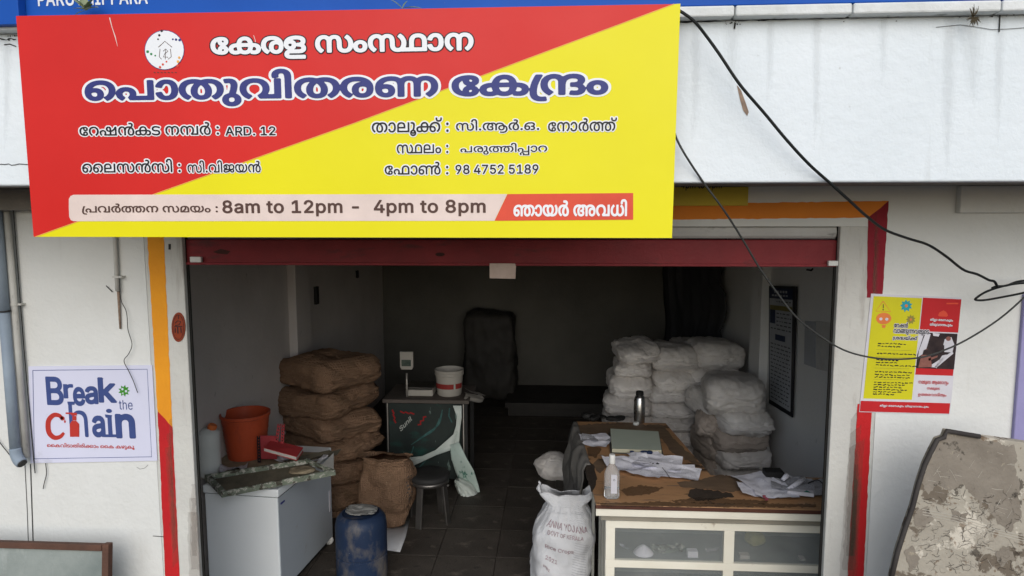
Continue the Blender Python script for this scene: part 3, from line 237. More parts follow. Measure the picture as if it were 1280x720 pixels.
1084:[722,[315,0,-173,0,1,41,171,0,88,0,116,34,58,63,1,45,0,43,-56,63,-114,34,-83,0,-181,0,1,41,189,0,106,0,152,-44,80,-81,1,-56,0,-57,-80,-82,-156,-44],[181,364,1,-364,-91,0,1,364]],
1095:[601,[89,0,1,364,445,0,1,-41,-351,0,1,-119,329,0,1,-41,-327,0,1,-122,357,0,1,-41]],
1137:[590,[89,0,1,364,441,0,1,-41,-347,0,1,-125,315,0,1,-41,-313,0,1,-157]],
1141:[746,[387,-5,-98,0,-146,46,-82,83,1,58,0,58,82,83,144,46,95,0,58,0,100,-17,78,-32,52,-44,11,-26,-95,0,-10,17,-38,28,-52,20,-64,11,-37,0,-64,0,-104,-33,-62,-64,1,-47,0,-47,62,-64,106,-33,69,0,60,0,94,26,52,48,1,33,29,-3,-215,0,1,41,281,0,1,-40,0,-45,-78,-67,-134,-36]],
1161:[743,[89,0,1,364,93,0,1,-157,383,0,1,157,95,0,1,-364,-93,0,1,166,-381,0,1,-166]],
1234:[441,[45,0,1,41,131,0,1,282,-129,0,1,41,353,0,1,-41,-127,0,1,-282,129,0,1,-41]],
1266:[571,[267,-5,-96,0,-122,57,1,52,1,20,95,0,1,-20,0,-33,68,-35,57,0,56,0,68,35,1,33,1,260,93,0,1,-260,0,-52,-120,-57]],
1271:[672,[153,104,1,50,24,17,50,31,52,30,27,14,219,118,123,0,-309,-167,-5,1],[89,0,1,364,93,0,1,-125,1,-78,1,-23,1,-138],[535,0,-263,185,59,36,317,-221]],
1281:[565,[89,0,1,364,93,0,1,-323,339,0,1,-41]],
1300:[753,[89,0,1,364,111,0,297,-233,10,-9,34,-28,38,-36,21,-20,-13,0,-4,21,-4,38,-2,32,1,12,1,223,95,0,1,-364,-109,0,-263,207,-18,14,-38,31,-46,42,-33,30,17,0,2,-27,4,-46,4,-34,1,-9,1,-208]],
1321:[765,[383,-5,-92,0,-146,45,-84,84,1,58,0,58,84,83,146,46,93,0,94,0,146,-46,84,-83,1,-58,0,-58,-84,-84,-146,-45],[383,38,66,0,104,33,62,64,1,47,0,47,-62,64,-104,33,-65,0,-64,0,-106,-34,-62,-64,1,-46,0,-47,62,-64,106,-33]],
1375:[639,[89,0,1,364,249,0,86,0,110,-31,52,-52,1,-33,0,-32,-52,-53,-110,-31,-83,0,-175,0,1,40,173,0,56,0,70,20,32,35,1,21,0,22,-32,33,-70,20,-57,0,-151,0,1,-323]],
1384:[644,[89,0,1,364,249,0,86,0,110,-29,52,-51,1,-33,0,-32,-52,-50,-110,-28,-83,0,-197,0,1,41,195,0,56,0,70,17,32,31,1,21,0,22,-32,32,-70,18,-57,0,-151,0,1,-323],[507,0,-175,164,105,0,181,-164]],
1397:[642,[321,-6,-78,0,-116,25,-64,46,-5,30,97,0,4,-20,48,-27,74,-13,43,0,50,0,78,16,46,30,1,19,0,17,-38,22,-66,15,-39,5,-87,12,-88,13,-96,46,1,36,0,31,66,46,112,26,73,0,70,0,112,-26,64,-43,3,-28,-91,0,-6,27,-88,29,-65,0,-46,0,-72,-16,-38,-26,1,-17,0,-19,46,-24,66,-13,27,-3,73,-10,30,-4,72,-14,64,-23,40,-34,1,-26,0,-30,-62,-48,-118,-27]],
1411:[646,[49,323,1,41,551,0,1,-41,-227,0,1,-323,-93,0,1,323]],
1424:[744,[373,-6,-86,0,-128,34,-70,58,1,38,1,240,93,0,1,-237,0,-26,48,-40,84,-24,61,0,60,0,86,24,46,40,1,26,1,237,93,0,1,-240,0,-38,-70,-58,-128,-34]],
1456:[690,[293,0,-265,364,99,0,153,-216,14,-19,40,-62,27,-45,-17,0,26,47,40,60,13,19,151,216,99,0,-263,-364]],
1472:[679,[293,0,1,149,-265,215,107,0,145,-118,26,-19,36,-36,21,-28,-35,0,20,28,38,37,23,18,145,118,109,0,-267,-215,1,-149]],
1507:[562,[231,-6,-52,0,-84,19,-50,38,1,27,0,23,38,29,62,17,74,9,39,2,50,3,60,4,30,8,1,10,1,1,0,17,-24,24,-52,13,-37,0,-38,0,-56,-12,-36,-19,-7,-9,-83,14,20,25,72,28,86,11,43,0,28,0,68,-6,66,-20,42,-38,1,-32,1,-180,-85,0,1,37,-5,0,-10,-9,-40,-21,-66,-13],[247,32,48,0,68,20,34,30,1,17,1,37,-4,-3,-38,-5,-46,-4,-42,-2,-13,-1,-32,-2,-54,-10,-34,-18,1,-16,0,-14,30,-19,50,-10]],
1586:[571,[301,-6,-74,0,-112,35,-64,64,1,42,0,42,64,64,112,35,75,0,38,0,72,-10,58,-19,42,-28,11,-18,-83,-12,-6,10,-24,18,-34,13,-46,7,-25,0,-56,0,-70,-29,-34,-46,1,-27,0,-27,34,-46,70,-29,57,0,26,0,46,8,36,13,24,19,7,11,85,-12,-10,-19,-42,-28,-60,-20,-70,-11]],
1614:[583,[307,-6,-78,0,-116,35,-62,63,1,42,0,42,62,64,110,36,75,0,44,0,84,-14,70,-32,40,-52,1,-38,1,-18,-423,0,1,37,377,0,-39,-14,0,27,-34,42,-66,23,-49,0,-48,0,-72,-24,-36,-39,1,-22,1,-25,0,-30,42,-42,76,-22,51,0,32,0,52,9,38,19,11,14,87,-12,-14,-20,-60,-31,-90,-18]],
1670:[591,[167,164,1,-164,-87,0,1,364,89,0,1,-157,-15,0,24,38,94,31,63,0,54,0,84,-22,46,-46,1,-35,1,-173,-87,0,1,170,0,31,-66,36,-57,0,-38,0,-62,-17,-36,-33]],
1689:[242,[79,0,1,273,89,0,1,-273],[123,318,-26,0,-36,17,1,12,0,12,36,17,27,0,24,0,38,-17,1,-12,0,-12,-38,-17]],
1727:[549,[161,98,1,55,17,0,235,120,109,0,-251,-130,-9,0],[79,0,1,364,89,0,1,-364],[423,0,-207,134,63,31,261,-165]],
1751:[275,[201,-2,-62,0,-60,33,1,30,1,303,89,0,1,-292,0,-19,18,-16,27,0,14,0,16,1,7,1,19,-37,-12,-2,-34,-2]],
1766:[876,[79,0,1,273,85,0,3,-61,-7,0,12,22,48,29,64,15,37,0,60,0,74,-37,11,-30,-11,0,10,21,52,30,74,16,43,0,48,0,78,-21,46,-41,1,-32,1,-184,-87,0,1,183,0,29,-66,26,-43,0,-36,0,-54,-16,-28,-26,1,-18,1,-178,-87,0,1,187,0,23,-60,28,-45,0,-32,0,-56,-15,-34,-29,1,-22,1,-172]],
1773:[591,[167,164,1,-164,-87,0,1,273,85,0,1,-66,-11,0,24,38,94,31,63,0,54,0,84,-22,46,-46,1,-35,1,-173,-87,0,1,170,0,31,-66,36,-57,0,-38,0,-62,-17,-36,-33]],
1790:[600,[301,-6,-74,0,-112,35,-64,64,1,42,0,42,64,64,112,35,75,0,74,0,112,-35,62,-64,1,-42,0,-42,-62,-64,-112,-35],[301,33,54,0,72,29,34,46,1,27,0,27,-34,46,-72,29,-53,0,-56,0,-70,-29,-34,-46,1,-27,0,-27,34,-46,70,-29]],
1843:[612,[79,-102,1,375,85,0,1,-44,11,0,10,8,32,22,62,17,55,0,68,0,104,-34,60,-63,1,-43,0,-44,-60,-63,-104,-35,-67,0,-52,0,-62,18,-34,23,-9,7,-5,0,1,-144],[319,33,50,0,70,28,34,47,1,28,0,29,-34,45,-68,27,-51,0,-50,0,-70,-25,-34,-45,1,-31,0,-30,36,-46,68,-27]],
1852:[376,[79,0,1,273,85,0,1,-42,7,0,16,21,76,25,51,0,10,0,26,-1,9,0,1,-44,-4,0,-32,2,-15,0,-40,0,-62,-16,-34,-29,1,-18,1,-171]],
1871:[528,[263,-6,-56,0,-86,16,-58,33,-9,23,85,10,12,-22,64,-21,51,0,56,0,68,24,1,17,0,14,-38,19,-41,5,-89,10,-74,9,-72,37,1,29,0,23,52,36,92,20,59,0,56,0,78,-16,50,-30,13,-19,-79,-11,-12,15,-52,24,-51,0,-48,0,-66,-22,1,-18,0,-15,44,-18,49,-6,83,-9,74,-9,72,-37,1,-28,0,-24,-54,-37,-98,-22]],
1889:[327,[293,273,1,-38,-281,0,1,38],[93,338,89,0,1,-267,0,-19,30,-16,35,0,8,0,26,2,13,1,19,-38,-14,-2,-36,-2,-15,0,-72,0,-78,37,1,33]],
1915:[591,[263,-3,-54,0,-84,22,-46,46,1,35,1,173,89,0,1,-170,0,-31,66,-36,57,0,40,0,62,17,36,33,1,23,1,164,89,0,1,-273,-83,0,1,66,11,0,-24,-38,-94,-31]],
2359:[648,[325,-5,-80,0,-116,44,-58,84,1,59,0,59,60,83,114,45,81,0,80,0,116,-45,60,-83,1,-59,0,-59,-60,-84,-114,-44],[325,36,54,0,74,34,38,65,1,47,0,46,-38,66,-74,34,-53,0,-54,0,-74,-34,-38,-66,1,-46,0,-47,38,-65,74,-34]],
2360:[648,[111,0,1,39,451,0,1,-39],[397,364,1,-364,-91,0,1,321,-3,0,-175,-65,1,49,159,59]],
2361:[648,[93,0,1,33,243,132,40,22,54,33,28,30,1,17,0,19,-36,27,-62,15,-39,0,-40,0,-62,-16,-32,-31,1,-21,-89,0,0,33,60,49,102,27,67,0,64,0,100,-27,58,-46,1,-29,0,-20,-28,-37,-72,-47,-63,-35,-159,-84,1,-3,337,0,1,-41]],
2364:[648,[317,-5,-64,0,-102,25,-60,44,-3,28,91,0,4,-16,38,-26,60,-14,39,0,44,0,68,20,40,37,1,22,0,24,-42,37,-70,21,-45,0,-34,0,-70,-10,-19,-9,-87,6,45,180,383,0,1,-41,-303,0,-25,-106,5,0,22,9,70,12,37,0,50,0,84,-18,64,-33,34,-44,1,-27,0,-35,-62,-54,-110,-32]],
2366:[648,[139,0,325,320,1,3,-373,0,1,41,473,0,1,-43,-323,-321]],
2367:[648,[325,-5,-74,0,-112,26,-64,46,1,30,0,23,38,39,64,26,41,4,1,2,-52,7,-64,45,1,29,0,28,58,44,100,25,67,0,64,0,100,-25,58,-44,1,-28,0,-29,-62,-45,-51,-7,1,-2,40,-4,64,-26,38,-39,1,-23,0,-30,-64,-46,-114,-26],[325,35,48,0,70,16,38,29,1,19,0,20,-40,31,-72,18,-43,0,-46,0,-72,-18,-40,-31,1,-20,0,-19,38,-29,70,-16],[325,207,38,0,60,15,34,28,1,19,0,18,-32,27,-60,15,-39,0,-40,0,-60,-15,-34,-27,1,-18,0,-19,34,-28,60,-15]],
2372:[648,[61,74,1,38,289,252,93,0,-281,-246,1,-3,431,0,1,-41],[403,0,1,85,1,18,1,124,89,0,1,-227]],
2374:[648,[325,369,68,0,104,-31,60,-55,1,-35,0,-26,-46,-57,-57,-44,-163,-121,-99,0,243,177,9,0,-8,-10,-38,-17,-50,-10,-29,0,-66,0,-98,28,-56,50,1,34,0,34,60,52,106,31],[325,329,-42,0,-64,-20,-36,-35,1,-22,0,-23,36,-34,64,-20,43,0,42,0,64,19,38,35,1,22,0,23,-38,35,-64,20]],
2376:[269,[137,-3,-28,0,-38,19,1,14,0,13,38,20,29,0,28,0,38,-20,1,-13,0,-14,-38,-19]],
2377:[269,[137,-3,-28,0,-38,19,1,14,0,13,38,20,29,0,28,0,38,-20,1,-13,0,-14,-38,-19],[137,194,-28,0,-38,20,1,13,0,14,38,19,29,0,28,0,38,-19,1,-14,0,-13,-38,-20]],
2392:[648,[483,176,1,-41,-317,0,1,41]],
2422:[269],
}
RUNS = {
'കേരള സംസ്ഥാന': [72,23,50,53,2422,58,6,233,64,42],
'പൊതുവിതരണ കേന്ദ്രം': [71,44,64,38,67,55,65,38,50,37,2422,72,23,162,201,6],
'റേഷൻകട നമ്പർ :': [72,51,57,117,23,33,2422,42,216,118,2422,2377],
'ലൈസൻസി :': [73,52,58,117,58,65,2422,2377],
'സി.വിജയൻ': [58,65,2376,55,65,30,49,117],
'താലൂക്ക് :': [38,64,52,68,163,77,2422,2377],
'സി.ആർ.ഒ.': [58,65,2376,10,118,2376,20,2376],
'നോർത്ത്': [72,42,64,118,196,77],
'സ്ഥലം :': [233,52,6,2422,2377],
'പരുത്തിപ്പാറ': [44,50,67,196,65,208,64,51],
'ഫോൺ :': [72,45,64,116,2422,2377],
'പ്രവർത്തന സമയം :': [162,44,55,118,196,42,2422,58,48,49,6,2422,2377],
'ഞായർ അവധി': [32,64,49,118,2422,9,55,41,65],
'റേഷൻ': [72,51,57,117],
'വാങ്ങുന്നവരുടെ': [55,64,175,67,203,55,50,67,71,33],
'ശ്രദ്ധയ്ക്ക്': [162,56,200,49,77,163,77],
'ജില്ലാ ഭരണകൂടം': [30,65,222,64,2422,47,50,37,23,68,33,6],
'തിരുവനന്തപുരം': [38,65,50,67,55,42,206,44,67,50,6],
'ജില്ലാ ഭരണകൂടം തിരുവനന്തപുരം': [30,65,222,64,2422,47,50,37,23,68,33,6,2422,38,65,50,67,55,42,206,44,67,50,6],
'നമ്മുടെ ആരോഗ്യം': [42,215,67,71,33,2422,10,72,50,64,25,160,6],
'നമ്മുടെ': [42,215,67,71,33],
'ഉത്തരവാദിത്വം': [13,196,50,55,64,40,65,38,161,6],
'കൈവിടാതിരിക്കാം കൈ കഴുകൂ': [73,23,55,65,33,64,38,65,50,65,163,64,6,2422,73,23,2422,23,54,67,23,68],
}
LATIN = {' ': 2422, '-': 2392, '.': 2376, '0': 2359, '1': 2360, '2': 2361, '4': 2372, '5': 2364, '7': 2366, '8': 2367, '9': 2374, 'A': 1002, 'B': 1065, 'C': 1073, 'D': 1084, 'E': 1095, 'F': 1137, 'G': 1141, 'H': 1161, 'I': 1234, 'J': 1266, 'K': 1271, 'L': 1281, 'N': 1300, 'O': 1321, 'P': 1375, 'R': 1384, 'S': 1397, 'T': 1411, 'U': 1424, 'V': 1456, 'Y': 1472, 'a': 1507, 'c': 1586, 'e': 1614, 'h': 1670, 'i': 1689, 'k': 1727, 'l': 1751, 'm': 1766, 'n': 1773, 'o': 1790, 'p': 1843, 'r': 1852, 's': 1871, 't': 1889, 'u': 1915}
def _load():
    G = {}
    for g, row in GLYPHS.items():
        cs = []
        for fl_ in row[1:]:
            pts = []; x = y = 0
            for k in range(0, len(fl_), 2):
                x += fl_[k] >> 1; y += fl_[k+1]; pts.append((x/500, y/500, fl_[k] & 1))
            q = []; m = len(pts)
            for i in range(m):          # on-curve points implied between two controls
                a, b = pts[i], pts[(i+1) % m]; q.append(a)
                if not a[2] and not b[2]: q.append(((a[0]+b[0])/2, (a[1]+b[1])/2, 1))
            while q and not q[0][2]: q = q[1:]+q[:1]
            out = []; i = 0; m = len(q)
            while i < m:
                a = q[i]; b = q[(i+1) % m]
                if b[2]: out.append(a[:2]); i += 1
                else:
                    c = q[(i+2) % m]
                    for k in range(5):
                        t = k/5; out.append(((1-t)**2*a[0]+2*t*(1-t)*b[0]+t*t*c[0], (1-t)**2*a[1]+2*t*(1-t)*b[1]+t*t*c[1]))
                    i += 2
            cs.append(np.array(out))
        G[g] = (row[0]/1000, cs)
    return G
GL = _load(); ST = 1/52; _sdf = {}
def seg_dist(P, A, B):
    d = B-A; L2 = (d**2).sum(1)+1e-12
    t = np.clip(((P[:, None]-A[None])*d[None]).sum(2)/L2, 0, 1)
    return np.sqrt((((A[None]+d[None]*t[..., None])-P[:, None])**2).sum(2)).min(1)
def gsdf(g):
    if g in _sdf: return _sdf[g]
    cs = GL[g][1]
    if not cs: _sdf[g] = None; return None
    al = np.vstack(cs); lo = np.floor((al.min(0)-.15)/ST).astype(int); hi = np.ceil((al.max(0)+.15)/ST).astype(int)
    X, Y = np.meshgrid(np.arange(lo[0], hi[0]+1)*ST, np.arange(lo[1], hi[1]+1)*ST, indexing='ij'); P = np.stack([X.ravel()+1e-5, Y.ravel()+1.3e-5], 1)
    A = np.vstack(cs); B = np.vstack([np.roll(c, -1, 0) for c in cs]); D = seg_dist(P, A, B)
    y = P[:, 1][:, None]; up = (A[:, 1] <= y) & (B[:, 1] > y); dn = (A[:, 1] > y) & (B[:, 1] <= y)
    with np.errstate(divide='ignore', invalid='ignore'):
        xi = A[:, 0]+(y-A[:, 1])*(B[:, 0]-A[:, 0])/(B[:, 1]-A[:, 1])
    rt = xi > P[:, 0][:, None]; W = (up & rt).sum(1)-(dn & rt).sum(1)
    _sdf[g] = (lo, np.where(W != 0, -D, D).reshape(X.shape)); return _sdf[g]
def field(ids, track=0):
    x = 0; pl = []
    for g in ids:
        s = gsdf(g)
        if s: pl.append((int(round(x/ST))+s[0][0], s[0][1], s[1]))
        x += GL[g][0]+track
    x0 = min(p[0] for p in pl)-2; y0 = min(p[1] for p in pl)-2
    x1 = max(p[0]+p[2].shape[0] for p in pl)+2; y1 = max(p[1]+p[2].shape[1] for p in pl)+2
    Fd = np.full((x1-x0, y1-y0), .3)
    for a, b, s in pl:
        v = Fd[a-x0:a-x0+s.shape[0], b-y0:b-y0+s.shape[1]]; np.minimum(v, s, out=v)
    return Fd, x0, y0
SEG = {1:((3,0),),2:((0,1),),3:((3,1),),4:((1,2),),5:((3,0),(1,2)),6:((0,2),),7:((3,2),),8:((2,3),),9:((2,0),),10:((0,1),(2,3)),11:((2,1),),12:((1,3),),13:((1,0),),14:((0,3),)}
def rdp(p, e):
    keep = [0, len(p)-1]; st = [(0, len(p)-1)]; ks = set(keep)
    while st:
        a, b = st.pop()
        if b-a < 2: continue
        A, B = p[a], p[b]; d = B-A; L = math.hypot(*d); q = p[a+1:b]
        D = np.abs(d[0]*(q[:, 1]-A[1])-d[1]*(q[:, 0]-A[0]))/L if L > 1e-9 else np.hypot(*(q-A).T)
        k = int(D.argmax())
        if D[k] > e: ks.add(a+1+k); st += [(a, a+1+k), (a+1+k, b)]
    return p[sorted(ks)]
def trace(Fd, x0, y0, lv, eps=.12):
    G = Fd-lv; G[np.abs(G) < 1e-6] = 1e-6; I = G < 0
    code = I[:-1, :-1]*1+I[1:, :-1]*2+I[1:, 1:]*4+I[:-1, 1:]*8
    nx = {}
    for i, j in zip(*np.nonzero((code > 0) & (code < 15))):
        i = int(i); j = int(j); ek = ((0, i, j), (1, i+1, j), (0, i, j+1), (1, i, j))
        for a, b in SEG[int(code[i, j])]: nx[ek[a]] = ek[b]
    out = []
    while nx:
        k, v = next(iter(nx.items())); loop = []
        while k in nx: loop.append(k); k = nx.pop(k)
        pts = []
        for (t, i, j) in loop:
            if t == 0: a, b = G[i, j], G[i+1, j]; pts.append((i+a/(a-b), j))
            else: a, b = G[i, j], G[i, j+1]; pts.append((i, j+a/(a-b)))
        p = np.array(pts); h = len(p)//2
        if len(p) < 6: continue
        p = np.vstack([rdp(p[:h+1], eps)[:-1], rdp(np.vstack([p[h:], p[:1]]), eps)[:-1]])
        if len(p) >= 3: out.append((p+[x0, y0])*ST)
    return out
def ids_of(t): return RUNS[t] if t in RUNS else [LATIN[c] for c in t]
_fc = {}
def letter_mesh(name, t, fn, grow=0, track=0, box_=None, eps=.12, ref=0):
    """lettering mesh; fn(u,v) maps the text's own bounding box (0..1, 0..1) into the place"""
    k = (t, track)
    if k not in _fc: _fc[k] = field(ids_of(t), track)
    Fd, x0, y0 = _fc[k]; base = np.vstack(trace(Fd.copy(), x0, y0, ref, .3)); lo = base.min(0); hi = base.max(0)
    cs = trace(Fd.copy(), x0, y0, grow, eps)
    ar = [float((c[:, 0]*np.roll(c[:, 1], -1)-c[:, 1]*np.roll(c[:, 0], -1)).sum()/2) for c in cs]
    outer = [i for i in range(len(cs)) if ar[i] < 0]; holes = {i: [] for i in outer}     # outlines run clockwise, counters the other way
    for h in (i for i in range(len(cs)) if ar[i] > 0):
        q = cs[h][0]; best = None
        for i in outer:
            c = cs[i]
            if (c.min(0) <= q).all() and (c.max(0) >= q).all():
                n_ = np.roll(c, -1, 0); ins = ((c[:, 1] > q[1]) != (n_[:, 1] > q[1])); d_ = n_[ins]-c[ins]; xs_ = c[ins][:, 0]+(q[1]-c[ins][:, 1])*d_[:, 0]/d_[:, 1]
                if (xs_ > q[0]).sum() % 2 and (best is None or abs(ar[i]) < abs(ar[best])): best = i
        if best is not None: holes[best].append(h)
    al = []; tri = []
    for i in outer:
        P3 = [[Vector((float(x), float(y), 0)) for x, y in cs[k]] for k in [i]+holes[i]]
        tri += [tuple(k+len(al) for k in t_) for t_ in tessellate_polygon(P3)]; al += [p for c in P3 for p in c]
    v = [fn((p.x-lo[0])/(hi[0]-lo[0]), (p.y-lo[1])/(hi[1]-lo[1])) for p in al]
    me = bpy.data.meshes.new(name); me.from_pydata([tuple(q) for q in v], [], [tuple(q) for q in tri]); return me
def letters(name, t, bb, Y, m, parent, grow=0, track=0, lift=.0015, ref=0, X=None):
    """print t inside pixel box bb=(l,t,r,b) on the real plane Y (or X)"""
    l, tp, r, b = bb
    if X is None: p0 = at(l, b, Y=Y-lift); pu = at(r, b, Y=Y-lift)-p0; pv = at(l, tp, Y=Y-lift)-p0; pu.z = 0; pv.x = 0
    else: p0 = at(l, b, X=X-lift); pu = at(r, b, X=X-lift)-p0; pv = at(l, tp, X=X-lift)-p0; pu.z = 0; pv.y = 0
    return link(name, letter_mesh(name, t, lambda u, v: p0+pu*u+pv*v, grow, track, ref=ref), m, parent)
SPLIT = {'paint_chip', 'red_field', 'photo_detail', 'emblem_dot', 'serif', 'face_print', 'virus_print', 'rust_patch', 'picture', 'bottle_print', 'red_print'}
STUFF = {'body_text', 'scratch', 'map_line', 'print_lines', 'heading_text', 'emblem_text', 'woven_band', 'ink_print', 'ruled_line', 'rule_line', 'emblem_house', 'emblem', 'teal_print', 'crest_print', 'triangle_sign'}
def flat(name, polys, Y, m, parent, lift=.001, X=None):
    """flat print: pixel polygons laid on a real plane"""
    if name in SPLIT and len(polys) > 1:
        for p in polys: o = flat(name, [p], Y, m, parent, lift, X)
        return o
    mb = MB()
    for p in polys:
        q = [at(a, b, Y=Y-lift) if X is None else at(a, b, X=X-lift) for a, b in p]
        mb.add(q, [tuple(range(len(q)))])
    me = bpy.data.meshes.new(name); me.from_pydata(mb.v, [], mb.f); return tag(link(name, me, m, parent), kind="stuff" if name in STUFF else None)
def circ(cx, cy, r, n=28, ry=None): return [(cx+r*math.cos(2*math.pi*i/n), cy+(ry or r)*math.sin(2*math.pi*i/n)) for i in range(n)]
def stroke(pts, wd):
    """pixel polyline to a list of butt-jointed quads (tapering ribbon)"""
    out = []; n = len(pts); L = []; Rr = []
    for i, p in enumerate(pts):
        a = pts[max(i-1, 0)]; b = pts[min(i+1, n-1)]; d = math.hypot(b[0]-a[0], b[1]-a[1]) or 1; w_ = (wd[i] if isinstance(wd, (list, tuple)) else wd)/2
        nx_, ny = -(b[1]-a[1])/d*w_, (b[0]-a[0])/d*w_; L.append((p[0]+nx_, p[1]+ny)); Rr.append((p[0]-nx_, p[1]-ny))
    return [[L[i], L[i+1], Rr[i+1], Rr[i]] for i in range(n-1)]
def cat2(pts, n=6): return [(p.x, p.y) for p in cat([(a, b, 0) for a, b in pts], n)]
def rough_px(p, amp=.9, step=6, seed=1):
    """brushed or torn edge: subdivide a pixel outline and jitter it"""
    out = []; n = len(p)
    for i in range(n):
        a, b = p[i], p[(i+1) % n]; k = max(1, int(math.hypot(b[0]-a[0], b[1]-a[1])/step))
        for q in range(k):
            t = q/k; x, y = a[0]+(b[0]-a[0])*t, a[1]+(b[1]-a[1])*t; s = 1 if q else .3
            out.append((x+s*amp*noise.noise(Vector((x*.31, y*.31, seed))), y+s*amp*noise.noise(Vector((x*.31, y*.31, seed+20)))))
    return out
def box_px(a, b, c, d): return [(a, d), (c, d), (c, b), (a, b)]
# ---------------------------------------------------------------- soft things
def pillow(w_, d, h, seed, k=4.2, n=13, amp=.02, tuck=.35, wr=.006):
    """a filled sack lying flat: rounded box, seams pinched at its two ends, dents and creases"""
    idx = {}; V = []; Fc = []
    def vid(p):
        key = tuple(round(c, 5) for c in p)
        if key not in idx:
            x, y, z = p; r = (abs(x)**k+abs(y)**k+abs(z)**k)**(1/k); x, y, z = x/r, y/r, z/r
            z *= 1-tuck*abs(x)**5; y *= 1+.06*abs(x)**6
            z *= .88 if z < 0 else 1
            q = Vector((x*w_/2, y*d/2, z*h/2)); s = Vector((seed*3.1, seed*1.7, seed))
            g = noise.noise(q*4+s)*amp+noise.noise(q*11+s)*amp*.35
            cr = (1-abs(noise.noise(Vector((q.x*7, q.y*24, q.z*26))+s)))**9*wr*(1+1.6*abs(x)**3)+(1-abs(noise.noise(Vector((q.x*20, q.y*34, q.z*30))+s)))**8*wr*.8
            nrm = Vector((x**3/w_, y**3/d, z**3/h)).normalized(); q += nrm*(g-cr)
            idx[key] = len(V); V.append(q)
        return idx[key]
    for ax in range(3):
        for sg in (-1, 1):
            for i in range(n):
                for j in range(n):
                    qd = []
                    for a, b in ((i, j), (i+1, j), (i+1, j+1), (i, j+1)):
                        c = [0, 0, 0]; c[ax] = sg; c[(ax+1) % 3] = math.tan((a/n*2-1)*.7854); c[(ax+2) % 3] = math.tan((b/n*2-1)*.7854); qd.append(vid(tuple(c)))
                    Fc.append(tuple(qd if sg > 0 else reversed(qd)))
    me = bpy.data.meshes.new('sack'); me.from_pydata([tuple(v) for v in V], [], Fc)
    me.polygons.foreach_set('use_smooth', [True]*len(me.polygons)); return me
def seam_mesh(w_, d, h, seed, sg=-1):
    """sewn, slightly crumpled lip along one end of a filled sack"""
    n = 18; V = []; Fc = []; up = .25*h*(noise.noise(Vector((seed, 3, 1))))
    for i in range(n+1):
        t = i/n*2-1; y = t*d*.40; zc_ = up+.012*noise.noise(Vector((t*3, seed, 0))); x0 = sg*(w_/2*(1-.10*abs(t)**3)-.014)
        for k, (dx, dz) in enumerate(((0, .014), (.020, .004), (.036, -.006-.01*abs(noise.noise(Vector((t*7, seed, 5)))))) ):
            V.append((x0+sg*dx*(1+.3*noise.noise(Vector((t*9, k, seed)))), y, zc_+dz+.006*noise.noise(Vector((t*12, k*2, seed)))))
    for i in range(n):
        for k in range(2): a = i*3+k; Fc.append((a, a+1, a+4, a+3))
    me = bpy.data.meshes.new('seam'); me.from_pydata(V, [], Fc); me.polygons.foreach_set('use_smooth', [True]*len(Fc)); return me
def bag_fn(w_, d, h, seed, top=.55, amp=.02, ears=.06, sag=.05, lean=0):
    """standing sack: returns surface(u turn 0..1, v height 0..1.25 -> gathered mouth)"""
    def fn(u, v, off=0):
        a = 2*math.pi*u; t = min(v, 1)
        prof = (1-.55*math.exp(-t*16))*(1+sag*math.sin(math.pi*min(t*1.1, 1)))
        if t > .8: prof *= 1-(1-top)*((t-.8)/.2)**1.6
        kx = 3.0; ca, sa = math.cos(a), math.sin(a); rr = (abs(ca)**kx+abs(sa)**kx)**(-1/kx)
        s = Vector((seed*2.3, seed, seed*.7)); x = ca*rr*w_/2*prof; y = sa*rr*d/2*prof; z = t*h
        if v > 1:
            e = (v-1)/.25; x *= 1+.55*e; y *= 1-.55*e; z = h+e*ears*(1+.9*abs(ca)**2)*(1+.5*noise.noise(Vector((a*2, 0, seed))))
        q = Vector((x, y, z)); n_ = Vector((ca, sa, 0))
        crz = (1-abs(noise.noise(Vector((a*3.2*(1 if v < .75 else 2.2), z*6, seed)))))**5*.014*(.5+1.6*max(0, t-.6))
        q += n_*(amp*noise.noise(q*6+s)+amp*.5*noise.noise(q*15+s)-crz+off); q.x += lean*t*h
        return q
    return fn
def bag_mesh(fn, nu=60, nv=44, vmax=1.25, closed=False):
    V = [fn(i/nu, j/nv*vmax) for j in range(nv+1) for i in range(nu)]
    Fc = [(j*nu+i, j*nu+(i+1) % nu, (j+1)*nu+(i+1) % nu, (j+1)*nu+i) for j in range(nv) for i in range(nu)]
    Fc.append(tuple(reversed(range(nu))))
    V.append(sum((fn(i/nu, .93) for i in range(nu)), Vector())/nu); top = len(V)-1
    jj = int(.96/vmax*nv); Fc += [(jj*nu+i, jj*nu+(i+1) % nu, top) for i in range(nu)]
    me = bpy.data.meshes.new('bag'); me.from_pydata([tuple(v) for v in V], [], Fc)
    me.polygons.foreach_set('use_smooth', [True]*len(me.polygons)); return me
